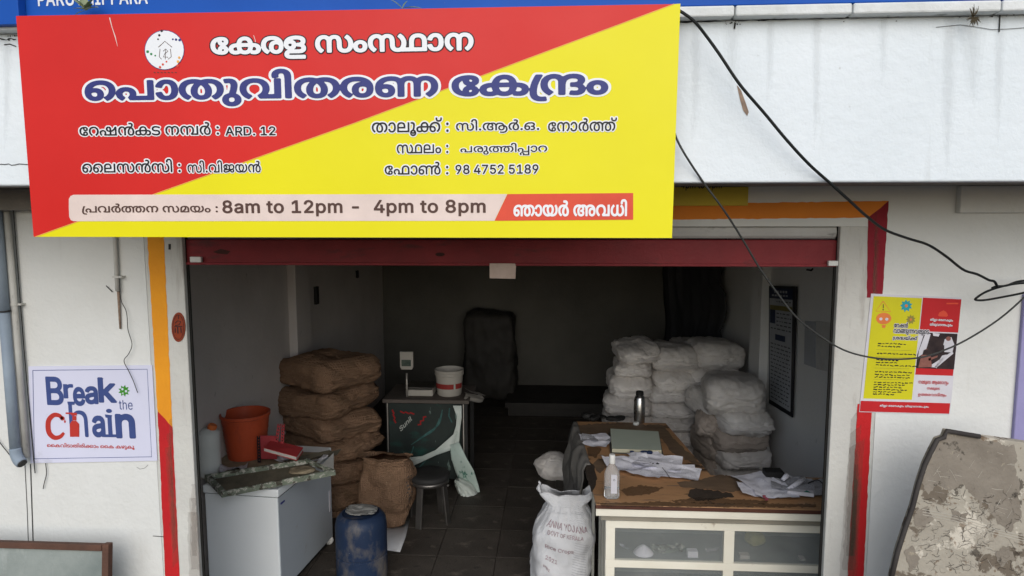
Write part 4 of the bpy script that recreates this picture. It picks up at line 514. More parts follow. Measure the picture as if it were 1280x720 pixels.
# ================================================================ materials
M = {}
DIRT = (.10, .095, .085)
M['fascia'] = mat('white exterior paint', (.76, .81, .84), (.68, .735, .765), .75, ns=2.2, bump=.35, bs=28, stains=[((.36, .37, .34), 7, .60, .14, (1, 1, .07), .38), ((.42, .42, .38), 3, .6, .25, (1, 1, .18), .35), ((.30, .30, .27), 30, .68, .06, (1, 1, .6), .4), ((.55, .50, .40), 2.2, .60, .2, (2.5, 1, .12), .28)])
M['coping'] = mat('weathered white coping', (.74, .76, .76), (.6, .62, .6), .8, ns=9, bump=.4, bs=40, stains=[((.10, .11, .09), 14, .62, .06, (.6, 1, 1), .7)])
M['wall'] = mat('off white facade paint', (.70, .71, .69), (.62, .625, .60), .75, ns=1.8, bump=.35, bs=30, stains=[((.40, .38, .34), 6, .60, .16, (1, 1, .12), .4), ((.45, .43, .38), 3.5, .58, .25, (1, 1, .35), .4), ((.25, .23, .20), 38, .70, .05, (1, 1, 1), .5)])
M['pilaster'] = mat('grey white pilaster paint', (.60, .60, .56), (.50, .49, .46), .75, ns=3, bump=.35, bs=40, stains=[((.20, .15, .12), 7, .56, .18, (2, 1, .25), .6), ((.1, .09, .08), 45, .69, .05, (1, 1, 1), .6)])
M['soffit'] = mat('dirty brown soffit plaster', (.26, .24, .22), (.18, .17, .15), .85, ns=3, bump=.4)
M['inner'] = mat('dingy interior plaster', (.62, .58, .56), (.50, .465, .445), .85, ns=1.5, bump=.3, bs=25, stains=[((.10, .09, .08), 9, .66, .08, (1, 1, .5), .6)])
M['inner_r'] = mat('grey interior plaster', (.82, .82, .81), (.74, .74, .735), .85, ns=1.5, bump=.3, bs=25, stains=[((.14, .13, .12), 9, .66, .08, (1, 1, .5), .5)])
M['dark'] = mat('dark grime', (.025, .024, .022), rough=.8)
M['ceil'] = mat('darkened ceiling plaster', (.30, .29, .28), rough=.9)  # ceiling colour set dark to hold down the light inside
M['orange'] = mat('orange wall paint', (.80, .33, .02), (.72, .28, .02), .7, ns=4, bump=.3, bs=40, stains=[((.3, .16, .05), 30, .68, .06, (1, 1, 1), .5)])
M['red'] = mat('red wall paint', (.52, .018, .02), (.42, .015, .02), .65, ns=4, bump=.3, bs=40, stains=[((.12, .03, .03), 26, .66, .06, (1, 1, 1), .5)])
M['maroon'] = mat('maroon wall paint', (.27, .015, .03), (.2, .012, .02), .65, ns=4, bump=.3, bs=40)
M['purple'] = mat('lavender neighbour paint', (.32, .30, .52), (.27, .25, .45), .75)
M['tile'] = mat('grimy cement floor tile', (.090, .078, .066), (.040, .035, .031), .6, ns=3, bump=.4, bs=60, vary=.10, stains=[((.26, .22, .18), 6, .6, .12, (1, 1, 1), .5), ((.02, .02, .02), 11, .6, .1, (1, 1, 1), .7)])
M['grout'] = mat('floor grout', (.15, .135, .115), (.06, .05, .05), .9, ns=4)
M['asphalt'] = mat('road asphalt', (.06, .06, .06), (.04, .04, .04), .9, ns=3, bump=.5, bs=120)
M['concrete'] = mat('pavement concrete', (.20, .19, .18), (.15, .14, .13), .9, ns=3, bump=.4, bs=60)
# ================================================================ ground, floor
def struct(o): return tag(o, kind='structure')
struct(box('ground', (-60, -60, -.5), (60, 60, -.32), M['asphalt'], bevel=0))
struct(box('pavement', (-6, -1.9, -.318), (6, -.004, -.17), M['concrete'], bevel=.01))
XL, XR, YB, ZC = -2.16, 1.75, 5.45, 2.9     # inside faces of the shop
fl = struct(box('floor', (XL-.1, .0, -.3), (XR+.1, YB+.1, -.008), M['grout'], bevel=0))
tm = MB().box((.0, .0, -.0055), (.394, .394, .004)).mesh('floor_tile')
tx0 = -.427-.39*5
for i in range(11):
    for j in range(14):
        x = tx0+.4*i; y = .2+.4*j
        if x < XL-.3 or x > XR-.05: continue
        me = tm
        o = link('floor_tile', me, M['tile'], None); o.parent = fl
        rx = random.Random(i*37+j); o.location = (x, y, rx.uniform(-.0015, .0015)); o.rotation_euler.z = rx.uniform(-.002, .002)
# ================================================================ building
B = thing('shop_building', 'white painted shop front with orange and red bordered opening and dark store room', 'building', (0, 0, 0))
# opening
OL = at(239, 520, Y=0).x; ORt = at(1044, 420, Y=0).x; OT = at(1000, 283, Y=0).z
WL, WR, SOF = -6.0, 6.0, at(640, 229.5, Y=-.62).z
box('facade_wall', (WL, 0, -.3), (at(207, 500, Y=0).x-.06, .2, 3.0), M['wall'], B, bevel=0)
box('facade_wall', (at(1095, 400, Y=0).x+.02, 0, -.3), (WR, .2, 3.0), M['wall'], B, bevel=0)
xa, xb = at(207, 500, Y=0).x-.06, at(1095, 400, Y=0).x+.02
box('lintel', (xa, .0, OT), (xb, .2, 3.0), M['wall'], B, bevel=0)
box('pilaster', (xa, 0, -.3), (OL, .028, OT), M['pilaster'], B, bevel=.004)
box('pilaster', (ORt, 0, -.3), (xb, .028, OT), M['pilaster'], B, bevel=.004)
# interior shell
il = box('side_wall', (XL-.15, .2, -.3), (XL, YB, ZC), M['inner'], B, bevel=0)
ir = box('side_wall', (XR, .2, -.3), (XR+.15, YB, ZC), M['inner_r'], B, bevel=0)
M['backw'] = mat('shade darkened back plaster', (.125, .12, .105), (.09, .087, .077), .9, ns=1.5, bump=.3, bs=25)  # base colour darkened to stand for shade deep in the shop
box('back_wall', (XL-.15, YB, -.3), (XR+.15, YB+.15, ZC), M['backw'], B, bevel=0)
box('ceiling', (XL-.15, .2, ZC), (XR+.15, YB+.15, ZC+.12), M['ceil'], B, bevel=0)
pl = at(368, 400, X=XL+.05).y
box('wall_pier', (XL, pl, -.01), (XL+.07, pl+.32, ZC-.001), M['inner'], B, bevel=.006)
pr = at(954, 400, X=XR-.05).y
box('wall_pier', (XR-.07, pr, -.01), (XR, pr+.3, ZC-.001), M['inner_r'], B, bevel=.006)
# projecting slab, fascia, coping
FZ1 = at(1000, 23.5, Y=-.62).z
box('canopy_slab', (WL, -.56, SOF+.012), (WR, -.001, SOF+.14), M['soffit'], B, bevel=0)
box('fascia', (WL, -.62, SOF), (WR, -.561, FZ1), M['fascia'], B, bevel=.006)
def ledge(name, x0, x1): return box(name, (x0, -.665, FZ1), (x1, -.50, FZ1+.034), M['coping'], B, bevel=.006)
xs = [WL]+[at(p, 20, Y=-.665).x for p in (230, 560, 919, 1066, 1252)]+[WR]
for a, b in zip(xs, xs[1:]): ledge('coping_stone', a+.002, b-.002)
box('parapet', (WL, -.56, SOF+.15), (WR, -.45, FZ1+.9), M['fascia'], B, bevel=0)
# stubs of beam under the canopy
xq = at(41, 262, Y=-.14).x
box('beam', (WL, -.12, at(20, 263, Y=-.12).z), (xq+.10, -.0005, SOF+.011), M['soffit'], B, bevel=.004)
xq = at(1201, 250, Y=-.035).x
box('beam', (xq, -.035, at(1240, 266, Y=-.035).z), (WR, -.0005, SOF+.011), M['wall'], B, bevel=.004)
# painted border
flat('painted_border', [rough_px([(183, 280), (204, 280), (215.5, 534), (197, 514)])], 0, M['orange'], B, .0012)
flat('painted_border', [rough_px([(197, 514), (215.5, 534), (225, 730), (207, 730)])], 0, M['red'], B, .0012)
M['orange_shaded'] = mat('shaded orange wall paint', (.74, .24, .03), (.64, .2, .03), .7, ns=4, bump=.3, bs=40)  # border orange with the shade under the canopy put into its colour
flat('painted_border', [rough_px([(700, 257), (1111, 251), (1085, 272), (700, 276)])], 0, M['orange_shaded'], B, .0012)
flat('painted_border', [rough_px([(1111, 251), (1103, 372), (1083.5, 372), (1085, 272)])], 0, M['maroon'], B, .0012)
flat('painted_border', [rough_px([(1090, 505), (1079, 730), (1059, 730), (1072, 505)])], 0, M['red'], B, .0012)
M['grime'] = mat('thin brown grime film', (.20, .13, .09), (.12, .08, .06), .8, ns=12, alpha=.16); M['streak'] = mat('faint rain streak', (.30, .31, .29), (.2, .21, .2), .8, ns=12, alpha=.03)
def film(polys, Yp, m, amp=3, nm='grime_film'):
    for k, p in enumerate(polys):
        cx_ = sum(q[0] for q in p)/len(p)
        for e, sc_ in enumerate((1.25, .9, .55)): flat(nm, [rough_px([(cx_+(a-cx_)*sc_, b if b < 40 else b-(1.25-sc_)*50) for a, b in p], amp*.6, 5, k+2.5+e)], Yp, M[m], B, .0020+.0002*(3*k+e))
film([[(1062, 560), (1078, 548), (1074, 610), (1070, 680), (1066, 730), (1052, 730), (1056, 650)], [(1068, 600), (1076, 596), (1070, 730), (1060, 730)], [(1094, 300), (1098, 300), (1094, 420), (1088, 440)], [(208, 560), (214, 558), (222, 700), (216, 710)], [(236, 640), (246, 640), (250, 730), (238, 730)]], 0, 'grime')
film([[(905, 29), (925, 28), (922, 90), (914, 120), (908, 80)], [(1200, 18), (1232, 17), (1226, 80), (1218, 140), (1206, 90)], [(1180, 19), (1196, 18), (1192, 150), (1184, 225), (1178, 150)], [(1016, 24), (1026, 23), (1024, 150), (1018, 190)], [(1245, 17), (1258, 16), (1254, 100), (1248, 190), (1244, 120)], [(864, 30), (876, 29), (874, 140), (866, 180)], [(958, 26), (968, 25), (966, 100), (960, 130)], [(2, 60), (14, 58), (12, 130), (6, 190)], [(1100, 22), (1110, 22), (1108, 80), (1102, 110)]], -.62, 'streak', 4, 'rain_streak')
# dark gaps and scratches
for nm, pts, wd, Yp in (('crack', [(-10, 206), (2, 205.2), (6, 205.6), (11, 204.8), (14, 206.5), (19, 206), (24, 204.8), (38, 206)], .9, -.62), ('crack', [(850+k*8.8, 27.6-k*.24+.5*math.sin(k*2.3)-(.0035*max(0, k-24)**2)*.12) for k in range(51)], [.9+.7*math.sin(k*1.7)+.5*math.sin(k*.61) if k < 50 else .5 for k in range(51)], -.6205),
        ('crack', [(-5, 47), (3, 49), (8, 50), (11, 48.6), (14, 48), (17, 49.5), (20, 49)], [.6, 1.8, .5, 2, .6, 1.6, .8], -.62), ('crack', [(5, 56), (12, 55), (20, 58)], 1.2, -.62), ('crack', [(1170, 34), (1200, 31), (1216, 33), (1240, 37), (1262, 36), (1290, 34)], .6, -.6205),
        ('crack', [(919, 28), (918, 36)], 2.2, -.6205), ('crack', [(1250, 18), (1249, 40)], 1.6, -.6205), 
        ('crack', [(38, 580), (40, 640), (42, 700)], 1.2, 0), ('crack', [(31, 580), (34, 640), (36, 700)], .7, 0), ('crack', [(191, 670), (205, 671)], .8, 0), ('crack', [(171, 584), (175, 586.5), (181, 585), (185, 581)], .35, 0)):
    flat(nm, stroke(pts, wd), Yp, M['dark'], B, .0022)
rsp = random.Random(8); mb = MB()
for k in range(46):      # mould specks under the coping and on the bands
    px_ = rsp.choice([rsp.uniform(852, 1278), rsp.uniform(905, 935), rsp.uniform(1195, 1270), rsp.uniform(0, 22)]); py_ = (27.5-(px_-850)*.028 if px_ > 100 else 44)+rsp.uniform(.3, 9)*rsp.random(); r_ = rsp.uniform(.25, .9)
    mb.add([at(a, b, Y=-.6222) for a, b in rough_px(circ(px_, py_, r_*rsp.uniform(.8, 2), 7, r_), .5, 1, k)], [tuple(range(len(rough_px(circ(px_, py_, r_, 7, r_), .5, 1, k))))]) if False else mb.add([at(a, b, Y=-.6222) for a, b in circ(px_, py_, r_*rsp.uniform(.8, 2), 7, r_)], [tuple(range(7))])
tag(mb.build('mould_specks', M['dark'], B), kind='stuff')
M['bare'] = mat('exposed plaster chip', (.34, .24, .17), (.2, .15, .12), .9, ns=60)
flat('paint_chip', [[(921, 106), (926, 112), (932, 128), (936, 140), (934, 145), (929, 138), (925, 124)]], -.62, M['bare'], B, .0015)
# moulding on the purple neighbour strip
xq = at(1275, 450, Y=-.02).x
box('neighbour_panel', (xq, -.02, -.16), (WR, -.0005, at(1275, 368, Y=-.02).z), M['purple'], B, bevel=.004)
# shutter
M['shut'] = mat('red shutter paint', (.25, .030, .036), (.17, .022, .027), .5, ns=5, bump=.2, stains=[((.07, .03, .03), 7, .6, .1, (.6, 1, 2), .7), ((.40, .22, .18), 50, .7, .04, (1, 1, 1), .5)])
M['slat'] = mat('grey shutter slats', (.52, .52, .50), (.42, .41, .39), .45, ns=6, bump=.1, stains=[((.10, .09, .08), 14, .62, .08, (.5, 1, 2), .6)])
SH = bpy.data.objects.new('roller_shutter', None); COL.objects.link(SH); SH.parent = B; SH.empty_display_size = .1
ys = .036
zt = at(640, 299.5, Y=ys).z; zb = at(640, 331, Y=ys).z
box('bottom_rail', (OL-.02, ys, zb), (ORt+.02, ys+.045, zt), M['shut'], SH, bevel=.006)
box('rail_lip', (OL-.02, ys-.012, zb-.004), (ORt+.02, ys-.0005, zb+.008), M['shut'], SH, bevel=.002)
for k in range(5):
    z = zt+.006+k*.062; mb = MB(); pr_ = [(0, 0), (-.012, .010), (-.016, .028), (-.012, .046), (0, .056), (.006, .056), (.006, 0)]
    P = [(OL+.005, ys+.004+a, z+b) for a, b in pr_]; mb.prism(P, (ORt-OL-.01, 0, 0)); mb.build('slat', M['slat'], SH)
M['lock'] = mat('white plastic tab', (.75, .75, .72), rough=.4)
for a, b in (((237, 321), (251, 328)), ((1036, 326), (1051, 332.5))):
    p, q = at(*a, Y=ys-.03), at(*b, Y=ys-.03); box('lock_tab', (p.x, ys-.03, q.z), (q.x, ys-.013, p.z), M['lock'], SH, bevel=.002)
M['stain'] = mat('peeled rust patch', (.08, .03, .025), (.04, .02, .02), .8)
flat('rust_patch', [[(266, 315), (276, 311), (288, 314), (284, 318), (272, 317)], circ(550, 318, 6, 12, 2.5)], ys, M['stain'], SH, .001)
box('guide_channel', (OL-.035, .0285, -.16), (OL-.001, .05, OT-.001), M['dark'], B, bevel=0); box('guide_channel', (ORt+.001, .0285, -.16), (ORt+.035, .05, OT-.001), M['dark'], B, bevel=0)
g1 = box('guide_channel', (OL-.003, .03, -.16), (OL+.007, .040, zb), M['dark'], B, bevel=0); g2 = box('guide_channel', (ORt-.007, .03, -.16), (ORt+.003, .040, zb), M['dark'], B, bevel=0)
# small plate hanging under the rail
M['plate'] = mat('yellowed card', (.62, .50, .44), (.5, .38, .32), .7, ns=20)
p, q = at(612, 331, Y=ys-.018), at(645, 348.5, Y=ys-.018)
mb = MB(); mb.prism([(p.x, ys-.018, q.z+.002), (q.x-.003, ys-.018, q.z), (q.x, ys-.018, p.z-.006), (q.x-.004, ys-.018, p.z+.006), (p.x, ys-.018, p.z+.006)], (0, .003, 0))
tag(mb.build('hanging_tag', M['plate']), 'small pale card hanging from the middle of the red shutter rail', 'tag')
# ================================================================ main sign
YS = -.74
M['sred'] = mat('red sign vinyl', (.66, .022, .018), (.58, .018, .015), .36, ns=1.5, bump=.22, bs=3, spec=.26, stains=[((.80, .22, .20), 60, .72, .03, (1, 1, .3), .5)])
M['syel'] = mat('yellow sign vinyl', (.80, .73, .008), (.74, .67, .008), .36, ns=1.5, bump=.22, bs=3, spec=.26)
M['sedge'] = mat('aluminium sign edge', (.5, .48, .44), rough=.5, metal=.3)
M['white'] = mat('white print', (.82, .84, .86), (.78, .8, .83), .35, bump=0)
M['navy'] = mat('navy print', (.045, .055, .22), (.035, .042, .18), .35, bump=0)
M['black'] = mat('black print', (.02, .02, .025), rough=.4, bump=0)
M['brown'] = mat('dark brown print', (.10, .055, .045), rough=.4, bump=0)
M['pink'] = mat('pale pink print', (.80, .66, .60), rough=.35, bump=0)
M['sor'] = mat('orange red print', (.76, .09, .05), rough=.35, bump=0)
M['gold'] = mat('orange keyline print', (.85, .42, .10), rough=.35, bump=0)
TL, TR, BR, BL = (20, 20), (850.5, 4.5), (840, 297.5), (42, 296)
c = [at(*p, Y=YS) for p in (TL, TR, BR, BL)]
S = thing('shop_sign', 'large red and yellow sign with Malayalam lettering and opening hours hung on the fascia', 'sign', (c[0].x, YS, c[3].z))
mb = MB(); mb.prism([p+Vector((0, .003, 0)) for p in c], (0, .072, 0)); mb.build('sign_box', M['sedge'], S, bevel=.002)
D0, D1, D2 = (842.5, 5), (440, 155), (196, 241.5)
D3 = (44, 296)
flat('sign_face', [[TL, D0, D1, D2, D3, BL]], YS, M['sred'], S, 0)
flat('sign_face', [[D0, TR, BR, D3, D2, D1]], YS, M['syel'], S, 0)
flat('keyline', stroke([D0, D1, D2, D3], 1.0), YS, M['gold'], S, .0008)
ct = [(TL[0]+1, TL[1]+.3), (TR[0]-1, TR[1]+.3), (BR[0]-.4, BR[1]-.6), (BL[0]+.6, BL[1]-.6)]
# emblem
flat('emblem', [circ(205.5, 62.5, 25)], YS, M['navy'], S, .0012); flat('emblem', [circ(205.5, 62.5, 24.2)], YS, M['white'], S, .0018)
dots = MB()
flat('emblem_dot', [circ(202, 38.5, 1.6, 10), circ(199, 44, 1.5, 10), circ(197.5, 49, 1.1, 10)], YS, M['black'], S, .0024)
flat('emblem_dot', [circ(216, 49, 1.2, 10), circ(220, 49.5, 1.6, 10), circ(224.5, 50, 1.7, 10)], YS, M['navy'], S, .0024)
M['green'] = mat('green print', (.03, .25, .08), rough=.4, bump=0)
flat('emblem_dot', [circ(184.5, 64.5, 1.8, 10), circ(189, 67.5, 1.5, 10), circ(194, 69.5, 1.1, 10)], YS, M['green'], S, .0024)
flat('emblem_dot', [circ(208, 77, 1.2, 10), circ(203.5, 80.5, 1.5, 10), circ(200, 84, 1.6, 10), circ(222, 82, 1.6, 10)], YS, M['sor'], S, .0024)
flat('emblem_dot', [circ(224, 72, 1.6, 10), circ(222.5, 77, 1.8, 10)], YS, M['gold'], S, .0024)
h = stroke([(198, 59), (206, 51.5), (215, 59)], .8)+stroke([(200, 61), (199, 71), (202, 74)], .7)+stroke([(213, 61), (214, 71), (210, 74)], .7)+stroke([(204, 64), (207, 61), (210, 64), (206, 67), (204, 71), (210, 71.5)], .7)+stroke([(207, 62), (206.5, 74)], .6)
flat('emblem_house', h, YS, M['brown'], S, .0024)
flat('emblem_text', [q for k in range(7) for q in stroke([(192+k*4.4, 90.3), (194.5+k*4.4, 90.9)], .9)], YS, M['brown'], S, .0012)
# lettering
def two(t, bb, g0, m0, g1, m1, ref=0, track=0):
    letters('lettering_outline', t, bb, YS, m0, S, g0, track, .0012, ref); letters('lettering', t, bb, YS, m1, S, g1, track, .0024, ref)
two("കേരള സംസ്ഥാന", (264, 46.5, 592, 75), .072, M['black'], .034, M['white'], .03)
two("പൊതുവിതരണ കേന്ദ്രം", (107, 89.5, 760, 135), .094, M['white'], .034, M['navy'], .034)
for t, bb in (("റേഷൻകട നമ്പർ :", (99.5, 154, 274, 170)), ("ARD. 12", (282, 158.5, 344.5, 169.5)), ("ലൈസൻസി :", (103, 199, 226, 216)), ("സി.വിജയൻ", (234.5, 200.5, 326, 216)),
        ("താലൂക്ക് :", (465, 147.5, 561, 170.5)), ("സി.ആർ.ഒ.", (570, 149, 674, 166.5)), ("നോർത്ത്", (685, 147.5, 771, 164.5)), ("സ്ഥലം :", (496, 180.5, 560.5, 192)), ("പരുത്തിപ്പാറ", (575.5, 179, 684, 194.5)),
        ("ഫോൺ :", (481, 202.5, 560.5, 218.5)), ("98 4752 5189", (569.5, 206, 673, 217.5))):
    two(t, bb, .085 if ord(t[0]) > 200 else .10, M['white'], .012 if ord(t[0]) > 200 else .02, M['black'], .012)
rb = [(92, 243.2)]+[(634, 242.7), (618, 276), (92, 276)]
rb = [(634, 242.6), (618, 276)]+[(92, 276.5), (88.5, 275), (86.5, 271), (86, 260), (86, 249), (88, 245), (92, 243.4)]
flat('hours_strip', [rb], YS, M['pink'], S, .0010)
flat('holiday_strip', [[(634.3, 242.6), (791.5, 241.2), (791.5, 274.6), (618.3, 276)]], YS, M['sor'], S, .0010)
letters('lettering', "പ്രവർത്തന സമയം :", (103, 254.5, 272.5, 268), YS, M['brown'], S, .018, 0, .0022, .01)
letters('lettering', "8am to 12pm -  4pm to 8pm", (278.5, 250.4, 607, 270.5), YS, M['brown'], S, .028, .02, .0022, .02)
letters('lettering', "ഞായർ അവധി", (642, 249.5, 783.5, 270.5), YS, M['white'], S, .03, 0, .0022, .02)
# scratches on the sign
flat('scratch', stroke([(137, 22), (140, 34), (144, 46), (147, 58)], [1.4, .8, 1.2, .3])+stroke([(317, 0+44), (319, 50), (320, 57)], .7), YS, M['pink'], S, .0006)
# ================================================================ blue sign above
YBL = -.655
M['blue'] = mat('blue sign vinyl', (.012, .09, .42), (.01, .075, .36), .45, ns=2, bump=.05, bs=20, spec=.15, stains=[((.15, .2, .35), 40, .7, .05, (1, 1, .3), .6)])
bz = FZ1+.036
BS = thing('blue_sign', 'blue sign board with white capitals standing on the coping above the red sign', 'sign', (-1.0, YBL, bz))
box('board', (-2.9, YBL, bz), (3.2, YBL+.04, bz+.62), M['blue'], BS, bevel=.003)
bzp = at(116, 9.5, Y=YBL); 
M['bwhite'] = mat('white vinyl lettering', (.8, .82, .85), rough=.4, bump=0)
letters('lettering', "PARUTHIPPARA", (48, -10, 184.5, 7.5), YBL, M['bwhite'], BS, .02, .02, .0015)
# at the far left the board hangs lower over the fascia
p = at(20, 31, Y=YBL-.03)
box('board', (-2.9, YBL-.036, p.z), (at(26, 31, Y=YBL-.03).x, YBL-.002, bz+.1), M['blue'], BS, bevel=.002)
# ================================================================ old yellow sign under the canopy
M['oyel'] = mat('faded yellow board', (.62, .47, .05), (.5, .38, .05), .6, ns=4, stains=[((.3, .2, .05), 9, .6, .1, (1, 1, 1), .4)])
p, q = at(760, 229, Y=-.03), at(935, 257, Y=-.03)
OS = thing('old_sign', 'faded yellow painted board with cropped black lettering under the canopy', 'sign', (p.x, -.03, q.z))
box('board', (p.x, -.03, q.z), (q.x, -.004, SOF+.010), M['oyel'], OS, bevel=.002)
letters('lettering', "4pm to 8pm", (851, 226, 902, 238), -.03, M['black'], OS, .02, .02)
# ================================================================ things on the facade
M['pvc'] = mat('dirty white pvc', (.60, .60, .56), (.45, .44, .41), .5, ns=6, bump=.15, stains=[((.12, .11, .1), 14, .62, .1, (1, 1, .4), .6)])
M['pvcg'] = mat('grey blue downpipe', (.30, .36, .42), (.22, .27, .33), .5, ns=5, bump=.15, stains=[((.1, .1, .1), 12, .62, .1, (1, 1, .4), .6)])
def X0(px, py, Y): return at(px, py, Y=Y).x
def Z0(px, py, Y): return at(px, py, Y=Y).z
t = thing('drain_pipe', 'thick blue grey drain pipe at the far left of the facade', 'pipe', (X0(2, 400, -.08), -.08, .4))
x = X0(8.5, 430, -.06); zq = Z0(10, 560, -.06); MB().tube([(x, -.06, zq), (x, -.06, Z0(8, 389, -.06))], .0225, 16).build('pipe', M['pvcg'], t, smooth=True)
MB().tube([(x-.004, -.06, Z0(8, 388, -.06)), (x-.004, -.06, SOF)], .0265, 16).build('socket_pipe', M['pvcg'], t, smooth=True)
M['seal'] = mat('black pipe joint', (.04, .04, .04))
MB().lathe([(.028, 0), (.028, .006)], (x-.002, -.06, Z0(5, 389, -.06)-.003), 18).build('joint_ring', M['seal'], t, smooth=True)
MB().tube(cat([(x, -.06, zq), (x+.004, -.062, zq-.03), (x+.018, -.066, zq-.055), (x+.034, -.07, zq-.066)], 5), .0245, 14).build('elbow', M['pvcg'], t, smooth=True)
MB().tube([(x+.035, -.0705, zq-.0665), (x+.040, -.072, zq-.070)], .020, 12).build('open_end', M['seal'], t)
t = thing('conduit_pipe', 'thin off white pipe with a clamp just right of the blue grey drain pipe', 'pipe', (X0(20, 450, -.04), -.04, 1.1))
x = X0(21.5, 430, -.03); zt_ = SOF; zb_ = Z0(22, 572, -.04)
MB().tube([(x, -.03, zb_), (x, -.03, zt_)], .0150, 14).build('pipe', M['pvc'], t, smooth=True)
z = Z0(20, 381, -.04); mb = MB(); mb.lathe([(.0185, -.006), (.0185, .006)], (x, -.03, z), 14); mb.box((x+.012, -.03, z-.004), (x+.032, -.0005, z+.004)); mb.build('clamp', M['pvc'], t)
MB().tube(cat([(x+.018, -.012, SOF), (x+.016, -.012, Z0(33, 420, 0)), (x+.02, -.012, Z0(36, 560, 0)), (x+.022, -.012, Z0(38, 590, 0))], 6), .0022, 6).build('thin_wire', M['seal'], t, smooth=True)
# stub conduit with wire
t = thing('broken_conduit', 'stained broken conduit stub with loose black wire above the white poster', 'conduit', (X0(146, 350, -.02), -.02, 1.9))
a, b = at(141, 250, Y=-.018), at(147.5, 375, Y=-.018)
MB().tube([(a.x, -.018, SOF), (b.x, -.018, b.z+.04)], .009, 10).build('pipe', M['pvc'], t, smooth=True)
MB().tube([(b.x, -.012, b.z+.04), (at(150, 411, Y=-.01).x, -.008, Z0(150, 411, -.01))], [.006, .004], 8).build('remnant', M['bare'], t, smooth=True)
mb = MB(); p = at(147, 346, Y=-.03); mb.box((p.x-.026, -.030, p.z-.005), (p.x+.018, -.0005, p.z+.003)); mb.build('clip', M['pvc'], t)
MB().tube(cat([at(x_, y_, Y=-.02) for x_, y_ in ((149, 348), (151, 374), (158, 390), (160, 412), (165, 430), (161, 442), (155, 451), (161, 464), (167, 477), (172, 491))], 5), .0016, 6).build('wire', M['seal'], t, smooth=True)
MB().tube([at(132.5, 357, Y=-.012), at(140.5, 365, Y=-.004)], .0022, 6).build('nail', M['seal'], t)
MB().tube(cat([at(x_, y_, Y=-.01) for x_, y_ in ((57, 579), (58, 592), (55, 605), (54, 611))], 4), .0018, 6).build('wire_end', M['seal'], t, smooth=True)
tag(MB().tube(cat([at(x_, y_, Y=-.012) for x_, y_ in ((-6, 545), (2, 556), (10, 566), (14, 571))], 4), .002, 6).build('loose_wire', M['seal'], smooth=True), 'short loose black wire crossing the lower end of the pale pipes', 'wire')
# ---- break the chain poster
M['pposter'] = mat('pale lavender poster', (.66, .67, .82), (.62, .63, .77), .35, ns=3, bump=.25, bs=6, coat=.3, stains=[((.45, .46, .52), 5, .6, .05, (1, 1, 1), .35)])
M['pblue'] = mat('slate blue print', (.06, .09, .26), (.045, .07, .2), .4, bump=0)
M['pred'] = mat('brick red print', (.50, .045, .035), (.42, .04, .03), .4, bump=0)
M['pgreen'] = mat('leaf green print', (.06, .28, .03), rough=.4, bump=0)
t = thing('printed_poster', 'pale poster reading Break the chain in blue and red, pinned left of the shop opening', 'poster', (X0(115, 578, 0), -.004, Z0(115, 578, 0)))
cs = [at(*p, Y=-.006) for p in ((35.5, 458), (190, 456.5), (196.5, 576), (38, 579))]
mb = MB(); mb.prism(cs, (0, .004, 0)); mb.build('sheet', M['pposter'], t)
YP = -.006
fr = [(41, 463), (184, 461.5), (189.5, 571), (43, 573.5)]
flat('border_line', stroke(fr+[fr[0]], .8), YP, M['pblue'], t, .0006)
def glyphbox(txt, bb, m, grow, tr=0): letters('lettering', txt, bb, YP, m, t, grow, tr, .001, 0)
glyphbox("B", (60, 472, 79, 505), M['pblue'], .03); glyphbox("r", (81, 481, 91, 497), M['pblue'], .035); glyphbox("e", (93, 485, 106, 506), M['pblue'], .04)
glyphbox("a", (108, 484, 122, 504), M['pblue'], .04); glyphbox("k", (125, 473, 144, 502), M['pblue'], .035)
glyphbox("the", (149, 500, 166, 512), M['pblue'], .0)
glyphbox("h", (88, 502, 111, 546), M['pblue'], .0); glyphbox("a", (117, 521, 131, 545), M['pblue'], .04); glyphbox("i", (134.5, 511, 142, 545), M['pblue'], .0); glyphbox("n", (147, 519, 168, 546), M['pblue'], .04)
# serifs
flat('serif', [[(57, 471), (66, 472.5), (65, 476), (58, 475)], [(60, 502), (69, 503), (67, 506), (59, 505)], [(122, 472), (129, 473), (128, 476), (123, 475)], [(131, 518), (140, 519), (139, 523), (132, 522)], [(144, 519), (152, 519), (151, 523), (145, 523)], [(131, 543), (146, 543), (146, 546.5), (131, 546.5)], [(84, 502), (94, 502), (93, 506), (85, 506)]], YP, M['pblue'], t, .0013)
cp = cat2([(78, 524), (74, 519.5), (67, 519), (61, 525), (60, 534), (62, 542), (68, 547), (75, 546), (80, 541)], 5)
flat('hand_letter', stroke(cp, [3.2+3.2*math.sin(math.pi*i/(len(cp)-1))**.7 for i in range(len(cp))])+[circ(78, 523, 2.8, 10)], YP, M['pred'], t, .0012)
flat('bottle_print', [[(87.5, 546), (87, 530), (90, 526), (95, 526), (99, 530), (99, 546)], [(90.5, 520), (95.5, 520), (95.5, 525.6), (90.5, 525.6)], [(82, 515.5), (96, 516), (96, 519.5), (90, 519.5), (88, 517.5), (82, 517.6)]], YP, M['pred'], t, .0016)
flat('drop_print', [[(81, 524), (82.5, 527.5), (81, 529), (79.7, 527.5)]], YP, M['pred'], t, .0012)
vr = [(155+(7.5 if i % 2 == 0 else 4.6)*math.cos(i*math.pi/9), 488.5+(7.5 if i % 2 == 0 else 4.6)*math.sin(i*math.pi/9)) for i in range(18)]
flat('virus_print', [vr], YP, M['pgreen'], t, .0012); flat('virus_print', [circ(153, 486.5, 1.5, 8), circ(157.5, 489, 1.5, 8), circ(153.5, 491.5, 1, 8)], YP, M['pposter'], t, .0018)
glyphbox("കൈവിടാതിരിക്കാം കൈ കഴുകൂ", (59, 553.5, 168, 560), M['pred'], .02)
